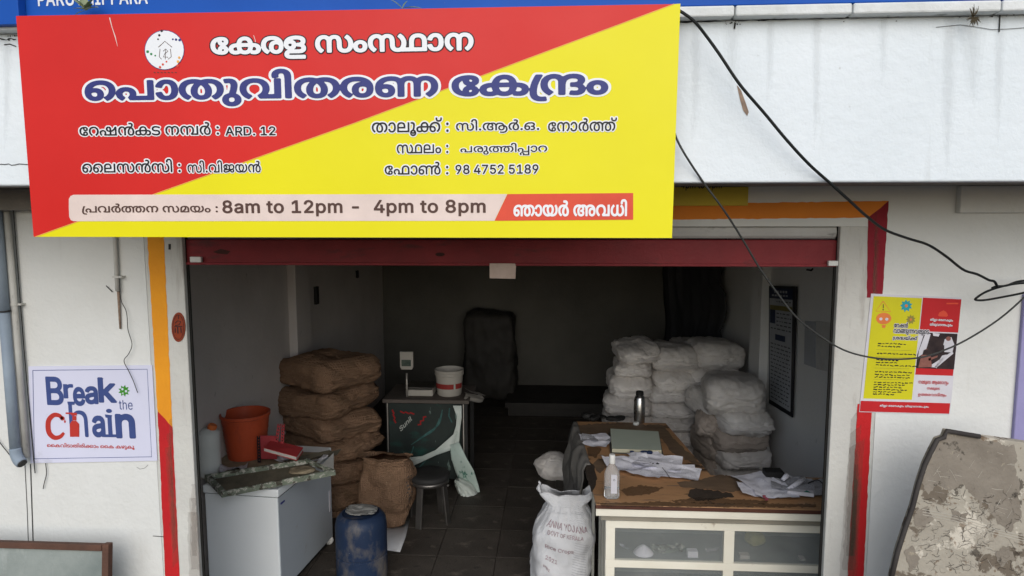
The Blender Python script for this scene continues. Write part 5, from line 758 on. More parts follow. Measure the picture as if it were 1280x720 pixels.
# ---- oval emblem
M['ovr'] = mat('dark red plaque enamel', (.28, .05, .02), (.20, .035, .015), .5, ns=20, bump=.1)
t = thing('oval_plaque', 'small dark red oval plaque with black emblem on the left grey pilaster', 'plaque', (X0(222.5, 408, 0), -.006, Z0(222.5, 408, 0)))
mb = MB(); mb.prism([at(a, b, Y=-.006) for a, b in circ(222.8, 409, 8.6, 28, 18.5)], (0, .0055, 0)); mb.build('plate', M['ovr'], t, bevel=.001)
YO = -.006
flat('emblem', stroke(circ(222.8, 409, 6.8, 20, 15.5)+[circ(222.8, 409, 6.8, 20, 15.5)[0]], .5)+stroke([(219, 404), (222, 401), (226, 402), (224, 406), (219, 407)], 1.0)+stroke([(219, 410), (219, 416)], 1.2)+stroke([(222, 409), (222.5, 417)], 1.4)+stroke([(226, 409), (226.5, 416)], 1.2)+stroke([(218, 408.5), (228, 408)], 1)+stroke([(223, 394), (223, 399)], .8), YO, M['black'], t, .0008)
tag(MB().prism([at(a, b, Y=-.004) for a, b in ((210.5, 305), (213, 305), (213, 312), (210.5, 312))], (0, .004, 0)).build('wall_plug', M['seal']), 'tiny black plug in the left pilaster just under the sign', 'plug')
# ---- leaning framed glass, bottom left
M['frame'] = mat('weathered brown wood', (.13, .065, .045), (.07, .04, .03), .7, ns=14, bump=.4, bs=50, stretch=(.3, 1, 1))
M['pane'] = mat('dusty grey pane', (.30, .33, .31), (.17, .20, .19), .25, ns=4, bump=.1, stains=[((.55, .58, .56), 3, .58, .15, (1, 1, .5), .6), ((.05, .05, .05), 20, .66, .05, (1, 1, 1), .5)])
YF = -.30
a, b = at(139.5, 679, Y=YF+.143), at(-60, 684, Y=YF+.143); z1 = a.z; x1 = a.x; x0 = b.x; z0 = -.16
t = thing('glazed_panel', 'old brown wooden frame holding a dusty pane leaning at the lower left', 'frame', ((x0+x1)/2, YF, -.17))
T_ = Matrix.Translation((x1, YF, z0)) @ Matrix.Rotation(R(-7), 4, 'X') @ Matrix.Translation((-x1, -YF, -z0))
H = (z1-z0)/math.cos(R(7)); t4 = .028
MB().box((x0, YF, z0+H-t4), (x1-.034, YF+.03, z0+H), T_).build('rail', M['frame'], t, bevel=.003); MB().box((x0, YF, z0), (x1-.034, YF+.03, z0+t4), T_).build('rail', M['frame'], t, bevel=.003)
MB().box((x1-.031, YF-.001, z0), (x1, YF+.031, z0+H+.004), T_).build('stile', M['frame'], t, bevel=.003); MB().box((x0-.034, YF-.001, z0), (x0-.001, YF+.031, z0+H+.004), T_).build('stile', M['frame'], t, bevel=.003)
MB().box((x0, YF+.012, z0+t4), (x1-.034, YF+.018, z0+H-t4), T_).build('pane', M['pane'], t)
# ---- right hand health poster
M['hred'] = mat('poster red', (.52, .025, .03), (.45, .02, .025), .35, bump=0); M['hyel'] = mat('poster yellow', (.62, .58, .02), (.56, .52, .02), .35, bump=0)
M['hwht'] = mat('poster white', (.66, .65, .70), rough=.35, bump=0); M['hor'] = mat('poster orange', (.75, .22, .06), rough=.4, bump=0)
M['cyan'] = mat('poster cyan', (.03, .35, .42), rough=.4, bump=0); M['olive'] = mat('poster olive', (.30, .26, .06), rough=.4, bump=0)
M['photo'] = mat('poster photo dark', (.05, .035, .035), (.02, .015, .018), .35, ns=30, bump=0); M['skin'] = mat('poster photo brown', (.30, .13, .10), (.2, .08, .07), .4, ns=40, bump=0)
t = thing('health_poster', 'yellow and red printed notice with warning triangle and photograph on the right wall', 'poster', (X0(1137, 517, 0), -.004, Z0(1137, 517, 0)))
YP = -.004
C = [(1089, 367), (1202, 372), (1187.5, 518), (1074, 515)]
mb = MB(); mb.prism([at(a, b, Y=YP) for a, b in C], (0, .0035, 0)); mb.build('sheet', M['hwht'], t)
def B2(u, v):   # poster's own unit square -> photo pixel, from the four corners
    a, b, c_, d = C; return (a[0]*(1-u)*(1-v)+b[0]*u*(1-v)+c_[0]*u*v+d[0]*(1-u)*v, a[1]*(1-u)*(1-v)+b[1]*u*(1-v)+c_[1]*u*v+d[1]*(1-u)*v)
def Q(*p): return [B2(u, v) for u, v in p]
flat('yellow_field', [Q((.03, .02), (.565, .02), (.565, .885), (.03, .885))], YP, M['hyel'], t, .0006)
flat('red_field', [Q((.575, .015), (1, .015), (1, .30), (.575, .30)), Q((0.005, .905), (.99, .905), (.99, .995), (.005, .995)), Q((.575, .615), (.99, .615), (.99, .67), (.575, .67))], YP, M['hred'], t, .0006)
flat('photo_field', [Q((.63, .31), (.995, .31), (.995, .615), (.575, .615), (.575, .50))], YP, M['photo'], t, .0006)
flat('photo_detail', [Q((.86, .36), (.93, .34), (.97, .40), (.96, .47), (.86, .47), (.85, .41)), Q((.64, .32), (.70, .32), (.66, .48), (.585, .52), (.59, .46)), Q((.71, .60), (.96, .46), (.97, .48), (.80, .605)), Q((.72, .31), (.80, .315), (.79, .34), (.73, .335)), Q((.78, .60), (.85, .50), (.90, .49), (.80, .61))], YP, M['hwht'], t, .001)
flat('photo_detail', [[B2(.68+.04*math.cos(k), .475+.028*math.sin(k)) for k in np.arange(0, 6.2, .6)], Q((.62, .50), (.72, .50), (.75, .60), (.60, .61)), [B2(.90+.028*math.cos(k), .355+.02*math.sin(k)) for k in np.arange(0, 6.2, .6)], Q((.70, .53), (.80, .50), (.80, .515), (.71, .55))], YP, M['skin'], t, .0013)
flat('photo_detail', [Q((.64, .46), (.70, .445), (.73, .47), (.71, .50), (.63, .50)), Q((.80, .42), (.86, .41), (.87, .47), (.80, .48))], YP, M['photo'], t, .0016)
flat('triangle_sign', stroke(Q((.14, .06), (.235, .145), (.07, .145), (.14, .06)), 1.0), YP, M['hor'], t, .001)
flat('triangle_sign', stroke(Q((.145, .085), (.15, .118)), 1.0)+[[B2(.15+.008*math.cos(k), .131+.006*math.sin(k)) for k in np.arange(0, 6.2, .9)]], YP, M['brown'], t, .0014)
flat('face_print', [[B2(.165+.085*math.cos(k), .205+.05*math.sin(k)) for k in np.arange(0, 6.2, .4)], Q((.15, .26), (.20, .26), (.19, .285), (.16, .285))], YP, M['hor'], t, .001)
flat('face_print', [[B2(.135+.018*math.cos(k), .21+.013*math.sin(k)) for k in np.arange(0, 6.2, .8)], [B2(.20+.018*math.cos(k), .21+.013*math.sin(k)) for k in np.arange(0, 6.2, .8)]], YP, M['hwht'], t, .0014)
def spiky(u, v, r, m, k=9):
    flat('virus_print', [[B2(u+(r if i % 2 else r*.66)*math.cos(i*math.pi/k), v+(r if i % 2 else r*.66)*.78*math.sin(i*math.pi/k)) for i in range(2*k)]], YP, m, t, .001)
    flat('virus_print', [[B2(u+r*.25*math.cos(i), v+r*.2*math.sin(i)) for i in np.arange(0, 6.2, .8)]], YP, M['hor'], t, .0014)
spiky(.40, .09, .07, M['cyan']); spiky(.465, .205, .055, M['olive'])
def pl_(txt, u0, v0, u1, v1, m, g=.03, out=None):
    a, b = B2(u0, v1), B2(u1, v1); c_ = B2(u0, v0); p0 = at(*a, Y=YP-.0022); pu = at(*b, Y=YP-.0022)-p0; pv = at(*c_, Y=YP-.0022)-p0
    if out is not None: link('lettering_outline', letter_mesh('lettering_outline', txt, lambda u, v: p0+pu*u+pv*v+Vector((0, .0008, 0)), g+.09), out, t)
    link('lettering', letter_mesh('lettering', txt, lambda u, v: p0+pu*u+pv*v, g), m, t)
pl_("റേഷൻ", .29, .235, .44, .275, M['black'], .02, M['hwht']); pl_("വാങ്ങുന്നവരുടെ", .29, .29, .68, .335, M['black'], .02, M['hwht']); pl_("ശ്രദ്ധയ്ക്ക്", .29, .345, .56, .385, M['black'], .02, M['hwht'])
pl_("ജില്ലാ ഭരണകൂടം", .68, .185, .93, .215, M['hwht'], .04); pl_("തിരുവനന്തപുരം", .68, .225, .93, .255, M['hwht'], .04)
pl_("നമ്മുടെ ആരോഗ്യം", .62, .72, .95, .755, M['hred'], .01); pl_("നമ്മുടെ", .72, .775, .86, .80, M['hred'], .01); pl_("ഉത്തരവാദിത്വം", .63, .82, .94, .855, M['hred'], .01)
pl_("ജില്ലാ ഭരണകൂടം തിരുവനന്തപുരം", .22, .93, .76, .955, M['hwht'], .03)
flat('crest_print', [Q((.76, .16), (.77, .135), (.79, .125), (.815, .115), (.84, .125), (.86, .14), (.87, .16), (.855, .168), (.775, .168))]+[Q((.84, .05), (.97, .045), (.97, .058), (.84, .062))], YP, M['sor'], t, .001)
rnd = random.Random(5)
rows = [(.415, .30), (.44, .22), (.50, .42), (.555, .25), (.575, .20), (.60, .46), (.655, .40), (.68, .36), (.70, .38), (.745, .40), (.765, .33), (.785, .30), (.805, .38), (.825, .30), (.845, .20)]
rb_ = []
for v, ln in rows:
    u = .13
    while u < .13+ln: l_ = rnd.uniform(.02, .05); rb_ += stroke([B2(u+k*l_/3, v+rnd.uniform(-.004, .004)) for k in range(4)], rnd.uniform(.9, 1.5)); u += l_+.012
flat('body_text', rb_, YP, M['black'], t, .0012)
flat('rule_line', [q for v in (.47, .53, .625, .72) for q in stroke(Q((.12, v), (.50, v-.002)), .35)], YP, M['olive'], t, .001)
# ---- leaning weathered board, lower right
M['board'] = mat('peeling board', (.38, .35, .29), (.30, .27, .22), .7, ns=5, bump=.5, bs=50, stains=[((.12, .095, .07), 6, .56, .03, (1, 1, 1.3), .9), ((.62, .57, .48), 7, .60, .03, (1, 1, 1), .7), ((.05, .04, .03), 9, .60, .03, (1, 1, 1), .8), ((.16, .11, .07), 28, .60, .04, (1, 1, 1), .75), ((.70, .66, .58), 45, .68, .02, (3, 1, .4), .6)])
M['bedge'] = mat('dark board edge', (.06, .055, .05), (.035, .03, .03), .7)
YB_ = -.42
ol = [(1112, 722), (1109, 745), (1330, 745), (1330, 566), (1300, 560), (1240, 552), (1198, 545), (1194, 553), (1185, 556), (1176, 570), (1166, 587), (1156, 610), (1146, 638), (1135, 662), (1123, 690)]
P = [at(a, b, Y=YB_) for a, b in ol]
P = [p if p.z > -.16 else Vector((p.x, p.y, -.16)) for p in P]; zmin = -.16
# carry the outline down to the ground
P[1] = Vector((P[0].x-.03, YB_, -.16)); P[2] = Vector((P[2].x, YB_, -.16))
T_ = Matrix.Translation((0, YB_, 1.0)) @ Matrix.Rotation(R(-9), 4, 'X') @ Matrix.Translation((0, -YB_, -1.0))
t = thing('leaning_board', 'large weathered brown and cream board with curved edge leaning against the right wall', 'board', (P[1].x+.4, YB_, -.17))
F_ = [T_ @ p for p in P]; mb = MB(); mb.prism(F_, (0, .028, .004)); mb.build('panel', M['board'], t, bevel=.003)
rim = [T_ @ (p+Vector((-.004, -.008, .002))) for p in (P[5:]+P[:1])]
MB().tube(rim, .009, 8).build('edge_strip', M['bedge'], t, smooth=True)
M['scr'] = mat('pale scratch', (.46, .43, .37), rough=.8); M['scd'] = mat('dark scratch', (.04, .03, .025), rough=.8)
def onb(a, b): return T_ @ (at(a, b, Y=YB_)+Vector((0, -.0018, 0)))
for nm, m, n_ in (('scratch', M['scr'], 70), ('map_line', M['scd'], 150)):
    mb = MB()
    for k in range(n_):
        if nm == 'scratch': x_, y_ = rnd.uniform(1160, 1275), rnd.uniform(565, 715); an = rnd.choice([.12, .2, -.9, .05, .4, 1.1]); L_ = rnd.uniform(3, 16); pt = [(x_+L_*q*math.cos(an), y_+L_*q*math.sin(an)+rnd.uniform(-.6, .6)) for q in (0, .5, 1)]
        else:
            x_, y_ = rnd.uniform(1140, 1276), rnd.uniform(622, 716); an = rnd.uniform(0, 6); pt = [(x_, y_)]
            for q in range(4): an += rnd.uniform(-1, 1); pt.append((pt[-1][0]+3*math.cos(an), pt[-1][1]+2.2*math.sin(an)))
        for q in stroke(pt, rnd.uniform(.2, .5)): mb.add([onb(*c_) for c_ in q], [(0, 1, 2, 3)])
    mb.build(nm, m, t)
M['bdark'] = mat('dark brown bare board', (.18, .155, .125), (.25, .22, .18), .75, ns=9, bump=.5, bs=60, stains=[((.33, .29, .22), 22, .63, .04, (1, 1, 1), .8), ((.03, .025, .02), 14, .6, .05, (1, 1, 1), .8)])
def on1(a, b, e=.0009): return T_ @ (at(a, b, Y=YB_)+Vector((0, -e, 0)))
for k, pg in enumerate(([(1187, 559), (1199, 548), (1240, 555), (1284, 562), (1284, 622), (1262, 634), (1250, 612), (1232, 640), (1214, 606), (1196, 618), (1180, 612), (1166, 622), (1160, 606), (1172, 584)], [(1236, 592), (1284, 600), (1284, 650), (1266, 668), (1250, 652), (1240, 630)],
        [(1150, 642), (1165, 636), (1172, 652), (1158, 664), (1146, 660)], [(1196, 640), (1215, 644), (1210, 656), (1194, 654)], [(1245, 690), (1262, 684), (1270, 700), (1252, 708)], [(1130, 690), (1142, 684), (1150, 700), (1136, 714)])):
    me = bpy.data.meshes.new('bare_patch'); q_ = [on1(*p_, .0006+.0003*k) for p_ in rough_px(rough_px(pg, 7, 9, k*3.1), 3, 2.5, k)]; me.from_pydata([tuple(p_) for p_ in q_], [], [tuple(range(len(q_)))]); link('bare_patch', me, M['bdark'], t)
mb = MB()
for k in range(3): 
    for q in stroke([(1158, 640+k*3.2), (1200, 648+k*3.2), (1240, 662+k*3), (1284, 672+k*3)], .7): mb.add([onb(*c_) for c_ in q], [(0, 1, 2, 3)])
mb.build('scratch', M['scr'], t)
# ---- cables
M['cable'] = mat('black cable rubber', (.015, .017, .016), rough=.45, bump=.05)
def cable(name, pts, r, lab, m='cable'): return tag(MB().tube(cat([at(a, b, Y=y) for a, b, y in pts], 8), r, 9).build(name, M[m], smooth=True), lab, 'cable')
cable('cable', [(843, 10, -.70), (855, 17, -.71), (868, 27, -.71), (882, 44, -.70), (900, 69, -.70), (925, 106, -.70), (955, 141, -.69), (985, 177, -.68), (1012, 206, -.66), (1040, 231, -.62), (1062, 251, -.56), (1083, 270, -.48), (1106, 287, -.40), (1135, 298, -.33), (1160, 306, -.28), (1182, 320, -.24), (1204, 337, -.2), (1222, 343, -.19), (1236, 350, -.18), (1243, 352, -.17), (1247, 359, -.16)], .0050, 'thick black cable running diagonally down from behind the red and yellow sign')
M['cable2'] = mat('grey dusty cable', (.05, .052, .05), rough=.5, bump=.05)
cable('cable', [(842, 160, -.655), (846, 174, -.66), (858, 196, -.66), (880, 229, -.62), (905, 263, -.58), (928, 299, -.52), (950, 336, -.46), (972, 367, -.40), (995, 396, -.35), (1025, 420, -.28), (1056, 438, -.22), (1090, 447, -.18), (1125, 449, -.15), (1155, 446, -.14), (1182, 437, -.13), (1204, 427, -.12), (1228, 413, -.12), (1250, 398, -.12), (1268, 383, -.12), (1286, 366, -.12)], .0036, 'thinner sagging cable looping across the opening and the health poster', 'cable2')
cable('cable', [(1290, 353, -.12), (1268, 355, -.13), (1249, 359, -.15), (1232, 365, -.17), (1221, 372, -.18), (1220, 375, -.17), (1232, 375, -.15), (1255, 371, -.13), (1275, 367, -.12), (1292, 363, -.11)], .0044, 'narrow black cable loop tied beside the wall at the right edge')
cable('cable', [(1292, 350, -.10), (1272, 352, -.11), (1258, 357, -.14), (1246, 358, -.155), (1240, 360, -.16)], .0044, 'short black cable end bound to the loop at the right edge')
# ---- plants
M['leaf'] = mat('pale green leaf', (.16, .22, .10), (.30, .34, .22), .6, ns=30, bump=.1); M['dry'] = mat('dry grass', (.05, .045, .03), (.1, .08, .05), .8)
def leaf(mb, base, d, ln, wd, up=Vector((0, -.3, .9))):
    d = d.normalized(); s = d.cross(up).normalized(); n_ = s.cross(d).normalized(); v = []
    for i in range(6):
        q = i/5; w2 = wd*math.sin(math.pi*(q*.9+.05))**.8/2; c_ = base+d*ln*q-n_*ln*.25*q*q
        v += [c_-s*w2+n_*w2*.3, c_, c_+s*w2+n_*w2*.3]
    mb.add(v, [(3*i+j, 3*i+j+1, 3*i+j+4, 3*i+j+3) for i in range(5) for j in range(2)])
def plant(name, lab, px, spec, Y=-.70):
    o = at(px[0], px[1], Y=Y); t = thing(name, lab, 'plant', tuple(o))
    for ang, ln, wd, dy in spec:
        mb = MB(); leaf(mb, o, Vector((math.cos(ang), dy, math.sin(ang))), ln, wd); mb.build('leaf', M['leaf'], t, smooth=True)
plant('weed', 'small two leaved weed rooted on the top edge of the red sign', (503, 11), [(.22, .062, .020, -.1), (2.3, .05, .012, -.2), (1.2, .03, .01, 0)])
plant('weed', 'dusty broad leaved weed hanging over the white capitals of the blue sign', (108, 13), [(.35, .048, .030, -.3), (1.0, .05, .030, -.2), (1.6, .045, .028, -.3), (2.2, .05, .026, -.2), (2.8, .04, .022, -.3), (3.3, .045, .012, -.1), (.7, .04, .03, -.5), (1.9, .04, .03, -.5)])
o = at(1215, 22, Y=-.67); mb = MB(); rg = random.Random(3)
for k in range(70):
    an = rg.uniform(-2.9, -.2) if k % 4 else rg.uniform(.6, 2.4); ln = rg.uniform(.01, .032)*(1.3 if k % 6 == 0 else 1)
    mb.tube([o, o+Vector((math.cos(an)*ln*.5, -.012, math.sin(an)*ln*.5)), o+Vector((math.cos(an)*ln*.8, -.01, math.sin(an)*ln))], [.0016, .0012, .0005], 4)
tag(mb.build('root_tuft', M['dry']), 'dry dark tuft of roots growing out of the joint under the right coping', 'plant')
# ================================================================ inside the shop
PAPQ = []
def soft(name, me, m, loc, rot=(0, 0, 0), lab=None, cat_=None, group=None, parent=None):
    o = bpy.data.objects.new(name, me); COL.objects.link(o)
    if not me.materials: me.materials.append(m)
    o.location = loc; o.rotation_euler = rot; return tag(o, lab, cat_, group)
M['pp'] = mat('off white woven plastic', (.80, .77, .74), (.62, .59, .56), .34, ns=5, bump=.25, bs=90, vary=.10, stains=[((.30, .24, .18), 5, .60, .12, (1, 1, 1), .5)])
M['ppb'] = mat('brownish woven plastic', (.46, .40, .35), (.34, .29, .25), .4, ns=5, bump=.25, bs=90, vary=.1)
M['jute'] = mat('jute sacking', (.29, .18, .115), (.20, .125, .08), .95, ns=5, bump=.8, weave=22, bs=170, vary=.14, spec=.08, stains=[((.12, .08, .05), 6, .6, .1, (1, 1, 1), .5), ((.42, .30, .20), 70, .58, .08, (1, 1, 1), .5), ((.10, .065, .04), 90, .60, .06, (1, 1, 1), .6)])
M['ppw'] = mat('white woven sack', (.66, .67, .69), (.54, .55, .57), .45, ns=4, bump=.35, bs=110, weave=45, stains=[((.30, .29, .28), 6, .62, .1, (1, 1, 1), .4)])
# pile of white sacks; (px box l,t,r,b), depth of front face Y, thickness along Y, kind, rotation, label
G1 = 'white sacks piled against the right wall'
WS = [
 ((774, 436, 824, 459), 2.75, .60, 'pp', 8, 'dusty white sack on top of the left column behind the steel flask'),
 ((773, 457, 818, 478), 2.72, .60, 'pp', -5, 'second white sack from the top of the left column'),
 ((765, 476, 817, 504), 2.68, .62, 'pp', 3, 'fat white sack just above flask height in the left column'),
 ((760, 502, 817, 528), 2.66, .62, 'pp', -3, 'white sack directly behind the steel flask'),
 ((762, 526, 818, 553), 2.66, .62, 'pp', 3, 'lowest visible white sack of the left column behind the ledger'),
 ((762, 551, 818, 580), 2.66, .62, 'pp', 0, 'white sack at the foot of the left column hidden behind the ledger'),
 ((821, 441, 878, 472), 2.80, .60, 'pp', -6, 'white sack on top of the middle column'),
 ((817, 469, 878, 495), 2.74, .62, 'pp', 6, 'second white sack from the top of the middle column'),
 ((817, 489, 872, 511), 2.70, .62, 'pp', -3, 'third white sack from the top of the middle column'),
 ((815, 508, 872, 528), 2.70, .62, 'pp', 2, 'fourth white sack from the top of the middle column'),
 ((820, 525, 874, 547), 2.66, .62, 'pp', -4, 'fifth white sack from the top, bulging beside the ledger'),
 ((834, 544, 878, 566), 2.62, .62, 'pp', 4, 'sixth white sack from the top of the middle column'),
 ((840, 563, 884, 590), 2.62, .62, 'pp', 0, 'lowest white sack in view of the middle column'),
 ((872, 435, 931, 467), 2.80, .60, 'pp', 5, 'plump white sack highest at the right of the pile'),
 ((868, 463, 931, 487), 2.76, .62, 'pp', -4, 'white sack under the highest right one'),
 ((872, 484, 930, 508), 2.74, .60, 'pp', 2, 'third white sack down at the back right, partly hidden'),
 ((873, 506, 930, 530), 2.72, .60, 'pp', 2, 'fourth white sack down at the back right, partly hidden'),
 ((873, 528, 930, 556), 2.72, .60, 'ppb', 2, 'brownish sack low at the back right, partly hidden'),
 ((850, 432, 896, 446), 3.3, .55, 'pp', 2, 'flat white sack lying behind the top of the pile'),
 ((893, 484, 966, 531), 2.02, .66, 'pp', -9, 'large bulging white sack on top of the front right stack'),
 ((905, 520, 970, 552), 1.98, .66, 'pp', 5, 'second white sack of the front right stack'),
 ((902, 542, 969, 571), 2.00, .66, 'ppb', -3, 'brownish tied sack third in the front right stack'),
 ((903, 566, 970, 597), 1.98, .66, 'pp', 3, 'white sack fourth in the front right stack'),
 ((903, 595, 970, 624), 1.98, .66, 'pp', 0, 'lowest white sack of the front right stack behind the counter'),
 ((877, 498, 905, 528), 2.20, .5, 'pp', 14, 'small narrow white sack wedged left of the front right stack'),
 ((878, 522, 907, 552), 2.15, .5, 'ppb', -10, 'narrow brownish sack wedged second from its top'),
 ((880, 549, 909, 582), 2.15, .5, 'ppb', 8, 'narrow brownish sack wedged low beside the front right stack'),
 ((880, 579, 910, 612), 2.15, .5, 'ppb', 0, 'narrow brownish sack at the foot beside the front right stack'),
]
for k, (bb, Yf, dp, mk, rz, lab) in enumerate(WS):
    a, b = at(bb[0], bb[3], Y=Yf), at(bb[2], bb[1], Y=Yf); wd = (b.x-a.x)*1.12; ht = (b.z-a.z)*1.14
    me = pillow(dp, wd, ht, 10+k*1.37, k=3.9, n=22, amp=.026, tuck=.45, wr=.010)
    o = soft('rice_sack', me, M[mk], ((a.x+b.x)/2, Yf+dp/2, (a.z+b.z)/2), (R((k*37 % 7)-3), R((k*53 % 7)-3), R(90+rz)), lab, 'sack', G1)
    if k % 3 != 1: e_ = bpy.data.objects.new('seam', seam_mesh(dp, wd, ht, k*1.9)); COL.objects.link(e_); e_.data.materials.append(M[mk]); e_.parent = o
# brown jute stack
G2 = 'brown jute sacks stacked by the left wall'
JS = [((445, 482), 0, 'brown jute sack on top of the left stack'), ((480, 512), 3, 'second brown jute sack from the top'), ((508, 540), -2, 'third brown jute sack from the top'),
      ((535, 566), 2, 'fourth brown jute sack from the top behind the red book'), ((561, 594), -3, 'fifth brown jute sack from the top of the left stack'), ((589, 620), 2, 'sixth brown jute sack beside the freezer'), ((616, 645), 0, 'lowest brown jute sack of the left stack behind the blue drum')]
for k, ((t_, b_), dr, lab) in enumerate(JS):
    yc = 2.30; ctr = at(409+[0, -1, 2, 4, 6, 8, 8][k], (t_+b_)/2, Y=yc); h_ = (at(400, t_, Y=yc-.25).z-at(400, b_, Y=yc-.25).z)
    me = pillow([.80, .74, .78, .80, .74, .80, .78][k], .58, h_*1.22, 60+k*2.1, k=4.2, n=24, amp=.040, tuck=.45, wr=.013)
    o = soft('jute_sack', me, M['jute'], (ctr.x, yc, ctr.z), (R(dr), R(-dr), R(-33+dr*2)), lab, 'sack', G2)
    e_ = bpy.data.objects.new('seam', seam_mesh([.80, .74, .78, .80, .74, .80, .78][k], .58, h_, k*2.9, 1)); COL.objects.link(e_); e_.data.materials.append(M['jute']); e_.parent = o
# standing brown sack with print
bs = at(481, 655, Z=0); fnb = bag_fn(.39, .30, .52, 7, top=.80, amp=.045, ears=.02, lean=.05)
st_ = thing('jute_sack', 'brown sack standing on a white sheet behind the blue drum, black print on its side', 'sack', tuple(bs))
o = soft('bag', bag_mesh(fnb, 56, 40, 1.12), M['jute'], (0, 0, 0)); o.parent = st_
def print_on(fn, org, txt, u0, u1, v0, v1, m, parent, name='lettering', grow=.02, rot=0):
    me = letter_mesh(name, txt, lambda a, b: fn(u0+(u1-u0)*a+rot*b, v0+(v1-v0)*b, .004)+(org if org is not None else Vector()), grow)
    return link(name, me, m, None) if parent is None else _ch(me, name, m, parent)
def _ch(me, name, m, parent):
    o = bpy.data.objects.new(name, me); COL.objects.link(o); me.materials.append(m) if not me.materials else None; o.parent = parent; return o
M['ink'] = mat('faded black ink', (.04, .035, .035), (.10, .08, .07), .7, ns=40, bump=0)
rb = random.Random(11); mb = MB()
for k in range(9):
    v = .42+.045*k; u = .90+rb.uniform(-.01, .01)
    for q in range(3):
        uu = u+q*.028; mb.add([fnb(uu, v, .004), fnb(uu+rb.uniform(.008, .02), v+.004, .004), fnb(uu+rb.uniform(.008, .02), v+.026, .004), fnb(uu+.002, v+.02, .004)], [(0, 1, 2, 3)])
_ch(mb.mesh('ink_print'), 'ink_print', M['ink'], st_)
a = at(462, 684, Z=.006); b = at(500, 690, Z=.006); c_ = at(512, 650, Z=.006); d_ = at(455, 650, Z=.006)
tag(loft([a+Vector((-.02, 0, .002)), a.lerp(d_, .5), d_], [b, b.lerp(c_, .4)+Vector((.01, 0, .008)), c_], 10, .01, 3).build('floor_sheet', M['ppw'], smooth=True, solid=.002), 'white plastic sheet on the floor under the standing brown sack', 'sheet')
# white printed sack in the foreground
ws = Vector((at(699, 640, Y=.86).x, .98, 0)); fw = bag_fn(.34, .30, .585, 4, top=.70, amp=.022, ears=.055, sag=.10, lean=.08)
wsk = thing('rice_sack', 'open white woven sack with printed words standing left of the counter', 'sack', tuple(ws))
o = soft('bag', bag_mesh(fw, 72, 56, 1.25), M['ppw'], (0, 0, 0)); o.parent = wsk; s_ = o.modifiers.new('solid', 'SOLIDIFY'); s_.thickness = .002
for txt, u0, u1, v0, v1 in (("ANNA YOJANA", .645, .86, .845, .90), ("GOVT OF KERALA", .66, .835, .775, .815), ("Rice Crops", .655, .80, .62, .67), ("2021", .665, .72, .52, .56), ("RBI", .66, .69, .44, .465), ("BABU INDUSTRIES", .655, .84, .27, .33)):
    _ch(letter_mesh('lettering', txt, lambda a, b: fw(u0+(u1-u0)*a, v0+(v1-v0)*b-.05*a, .004), .02), 'lettering', M['ink2'] if 'ink2' in M else M.setdefault('ink2', mat('faded maroon ink', (.26, .17, .19), (.42, .36, .38), .7, ns=40, bump=0)), wsk)
mb = MB()
for k in range(20):
    v = .70-.026*k; p0 = [fw(.80+.012*q, v-.008*q, .003) for q in range(7)]; p1 = [fw(.80+.012*q, v-.008*q+.004, .003) for q in range(7)]
    for q in range(6): mb.add([p0[q], p0[q+1], p1[q+1], p1[q]], [(0, 1, 2, 3)])
M['crease'] = mat('woven band', (.42, .43, .46), rough=.5); _ch(mb.mesh('woven_band'), 'woven_band', M['crease'], wsk)
# small bag on the floor, deep left of the counter
bq = at(692, 600, Z=0)
me = pillow(.34, .26, .26, 33, k=2.2, n=14, amp=.05, tuck=.5, wr=.012); soft('small_bag', me, M['pp'], (bq.x, bq.y+.05, .115), (0, R(8), R(15)), 'small limp white bag lying on the dark floor left of the table', 'bag')
# ---- chest freezer
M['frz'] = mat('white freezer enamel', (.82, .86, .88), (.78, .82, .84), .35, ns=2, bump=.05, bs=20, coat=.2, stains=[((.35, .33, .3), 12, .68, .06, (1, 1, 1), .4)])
M['frs'] = mat('shaded freezer side', (.42, .46, .50), (.38, .42, .46), .4, ns=2, bump=.05, stains=[((.3, .28, .26), 12, .66, .06, (1, 1, 1), .4)])  # white enamel greyed in colour for the side turned from the light
M['blackp'] = mat('black plastic', (.02, .02, .02), rough=.5)
y0f = .80; n0 = at(347, 640, Y=y0f); y1f = 1.42; x1f = (n0.x+at(418, 640, Y=y1f).x)/2; zf = at(347, 612, Y=y0f).z
ang = math.atan2(at(419, 640, Y=y1f).x-n0.x, y1f-y0f)
TF = Matrix.Translation((n0.x, y0f, 0)) @ Matrix.Rotation(-ang*.45, 4, 'Z')
fz = thing('chest_freezer', 'white chest freezer with battered tray and bins on its lid at the lower left', 'freezer', (n0.x-.3, y0f+.3, 0))
DW, DD = .42, .74
XFW = n0.x-XL-.06
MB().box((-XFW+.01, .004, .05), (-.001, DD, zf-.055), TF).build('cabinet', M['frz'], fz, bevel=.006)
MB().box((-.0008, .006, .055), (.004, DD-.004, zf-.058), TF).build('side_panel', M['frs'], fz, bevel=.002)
MB().box((-XFW+.005, -.006, zf-.05), (.010, DD+.006, zf), TF).build('lid', M['frz'], fz, bevel=.008)
MB().box((-XFW+.012, .006, zf-.0545), (.003, DD, zf-.0505), TF).build('lid_seal', M['seal'], fz)
MB().box((-XFW+.03, .03, .0), (-.03, DD-.03, .049), TF).build('plinth', M['blackp'], fz)
MB().box((.0042, .03, zf-.105), (.008, .075, zf-.095), TF @ Matrix.Translation((0, 0, 0))).build('maker_badge', M['navy'], fz)
MB().box((.0042, DD-.05, .25), (.007, DD-.022, .40), TF).build('rating_label', M['hwht'], fz, bevel=.001)
MB().lathe([(.03, -.012), (.034, -.004), (.034, .004), (.03, .012)], TF @ Vector((-.02, DD-.02, .033)), 16, Matrix.Rotation(R(90), 4, 'X').to_3x3().to_4x4()).build('castor', M['lock'], fz, smooth=True)
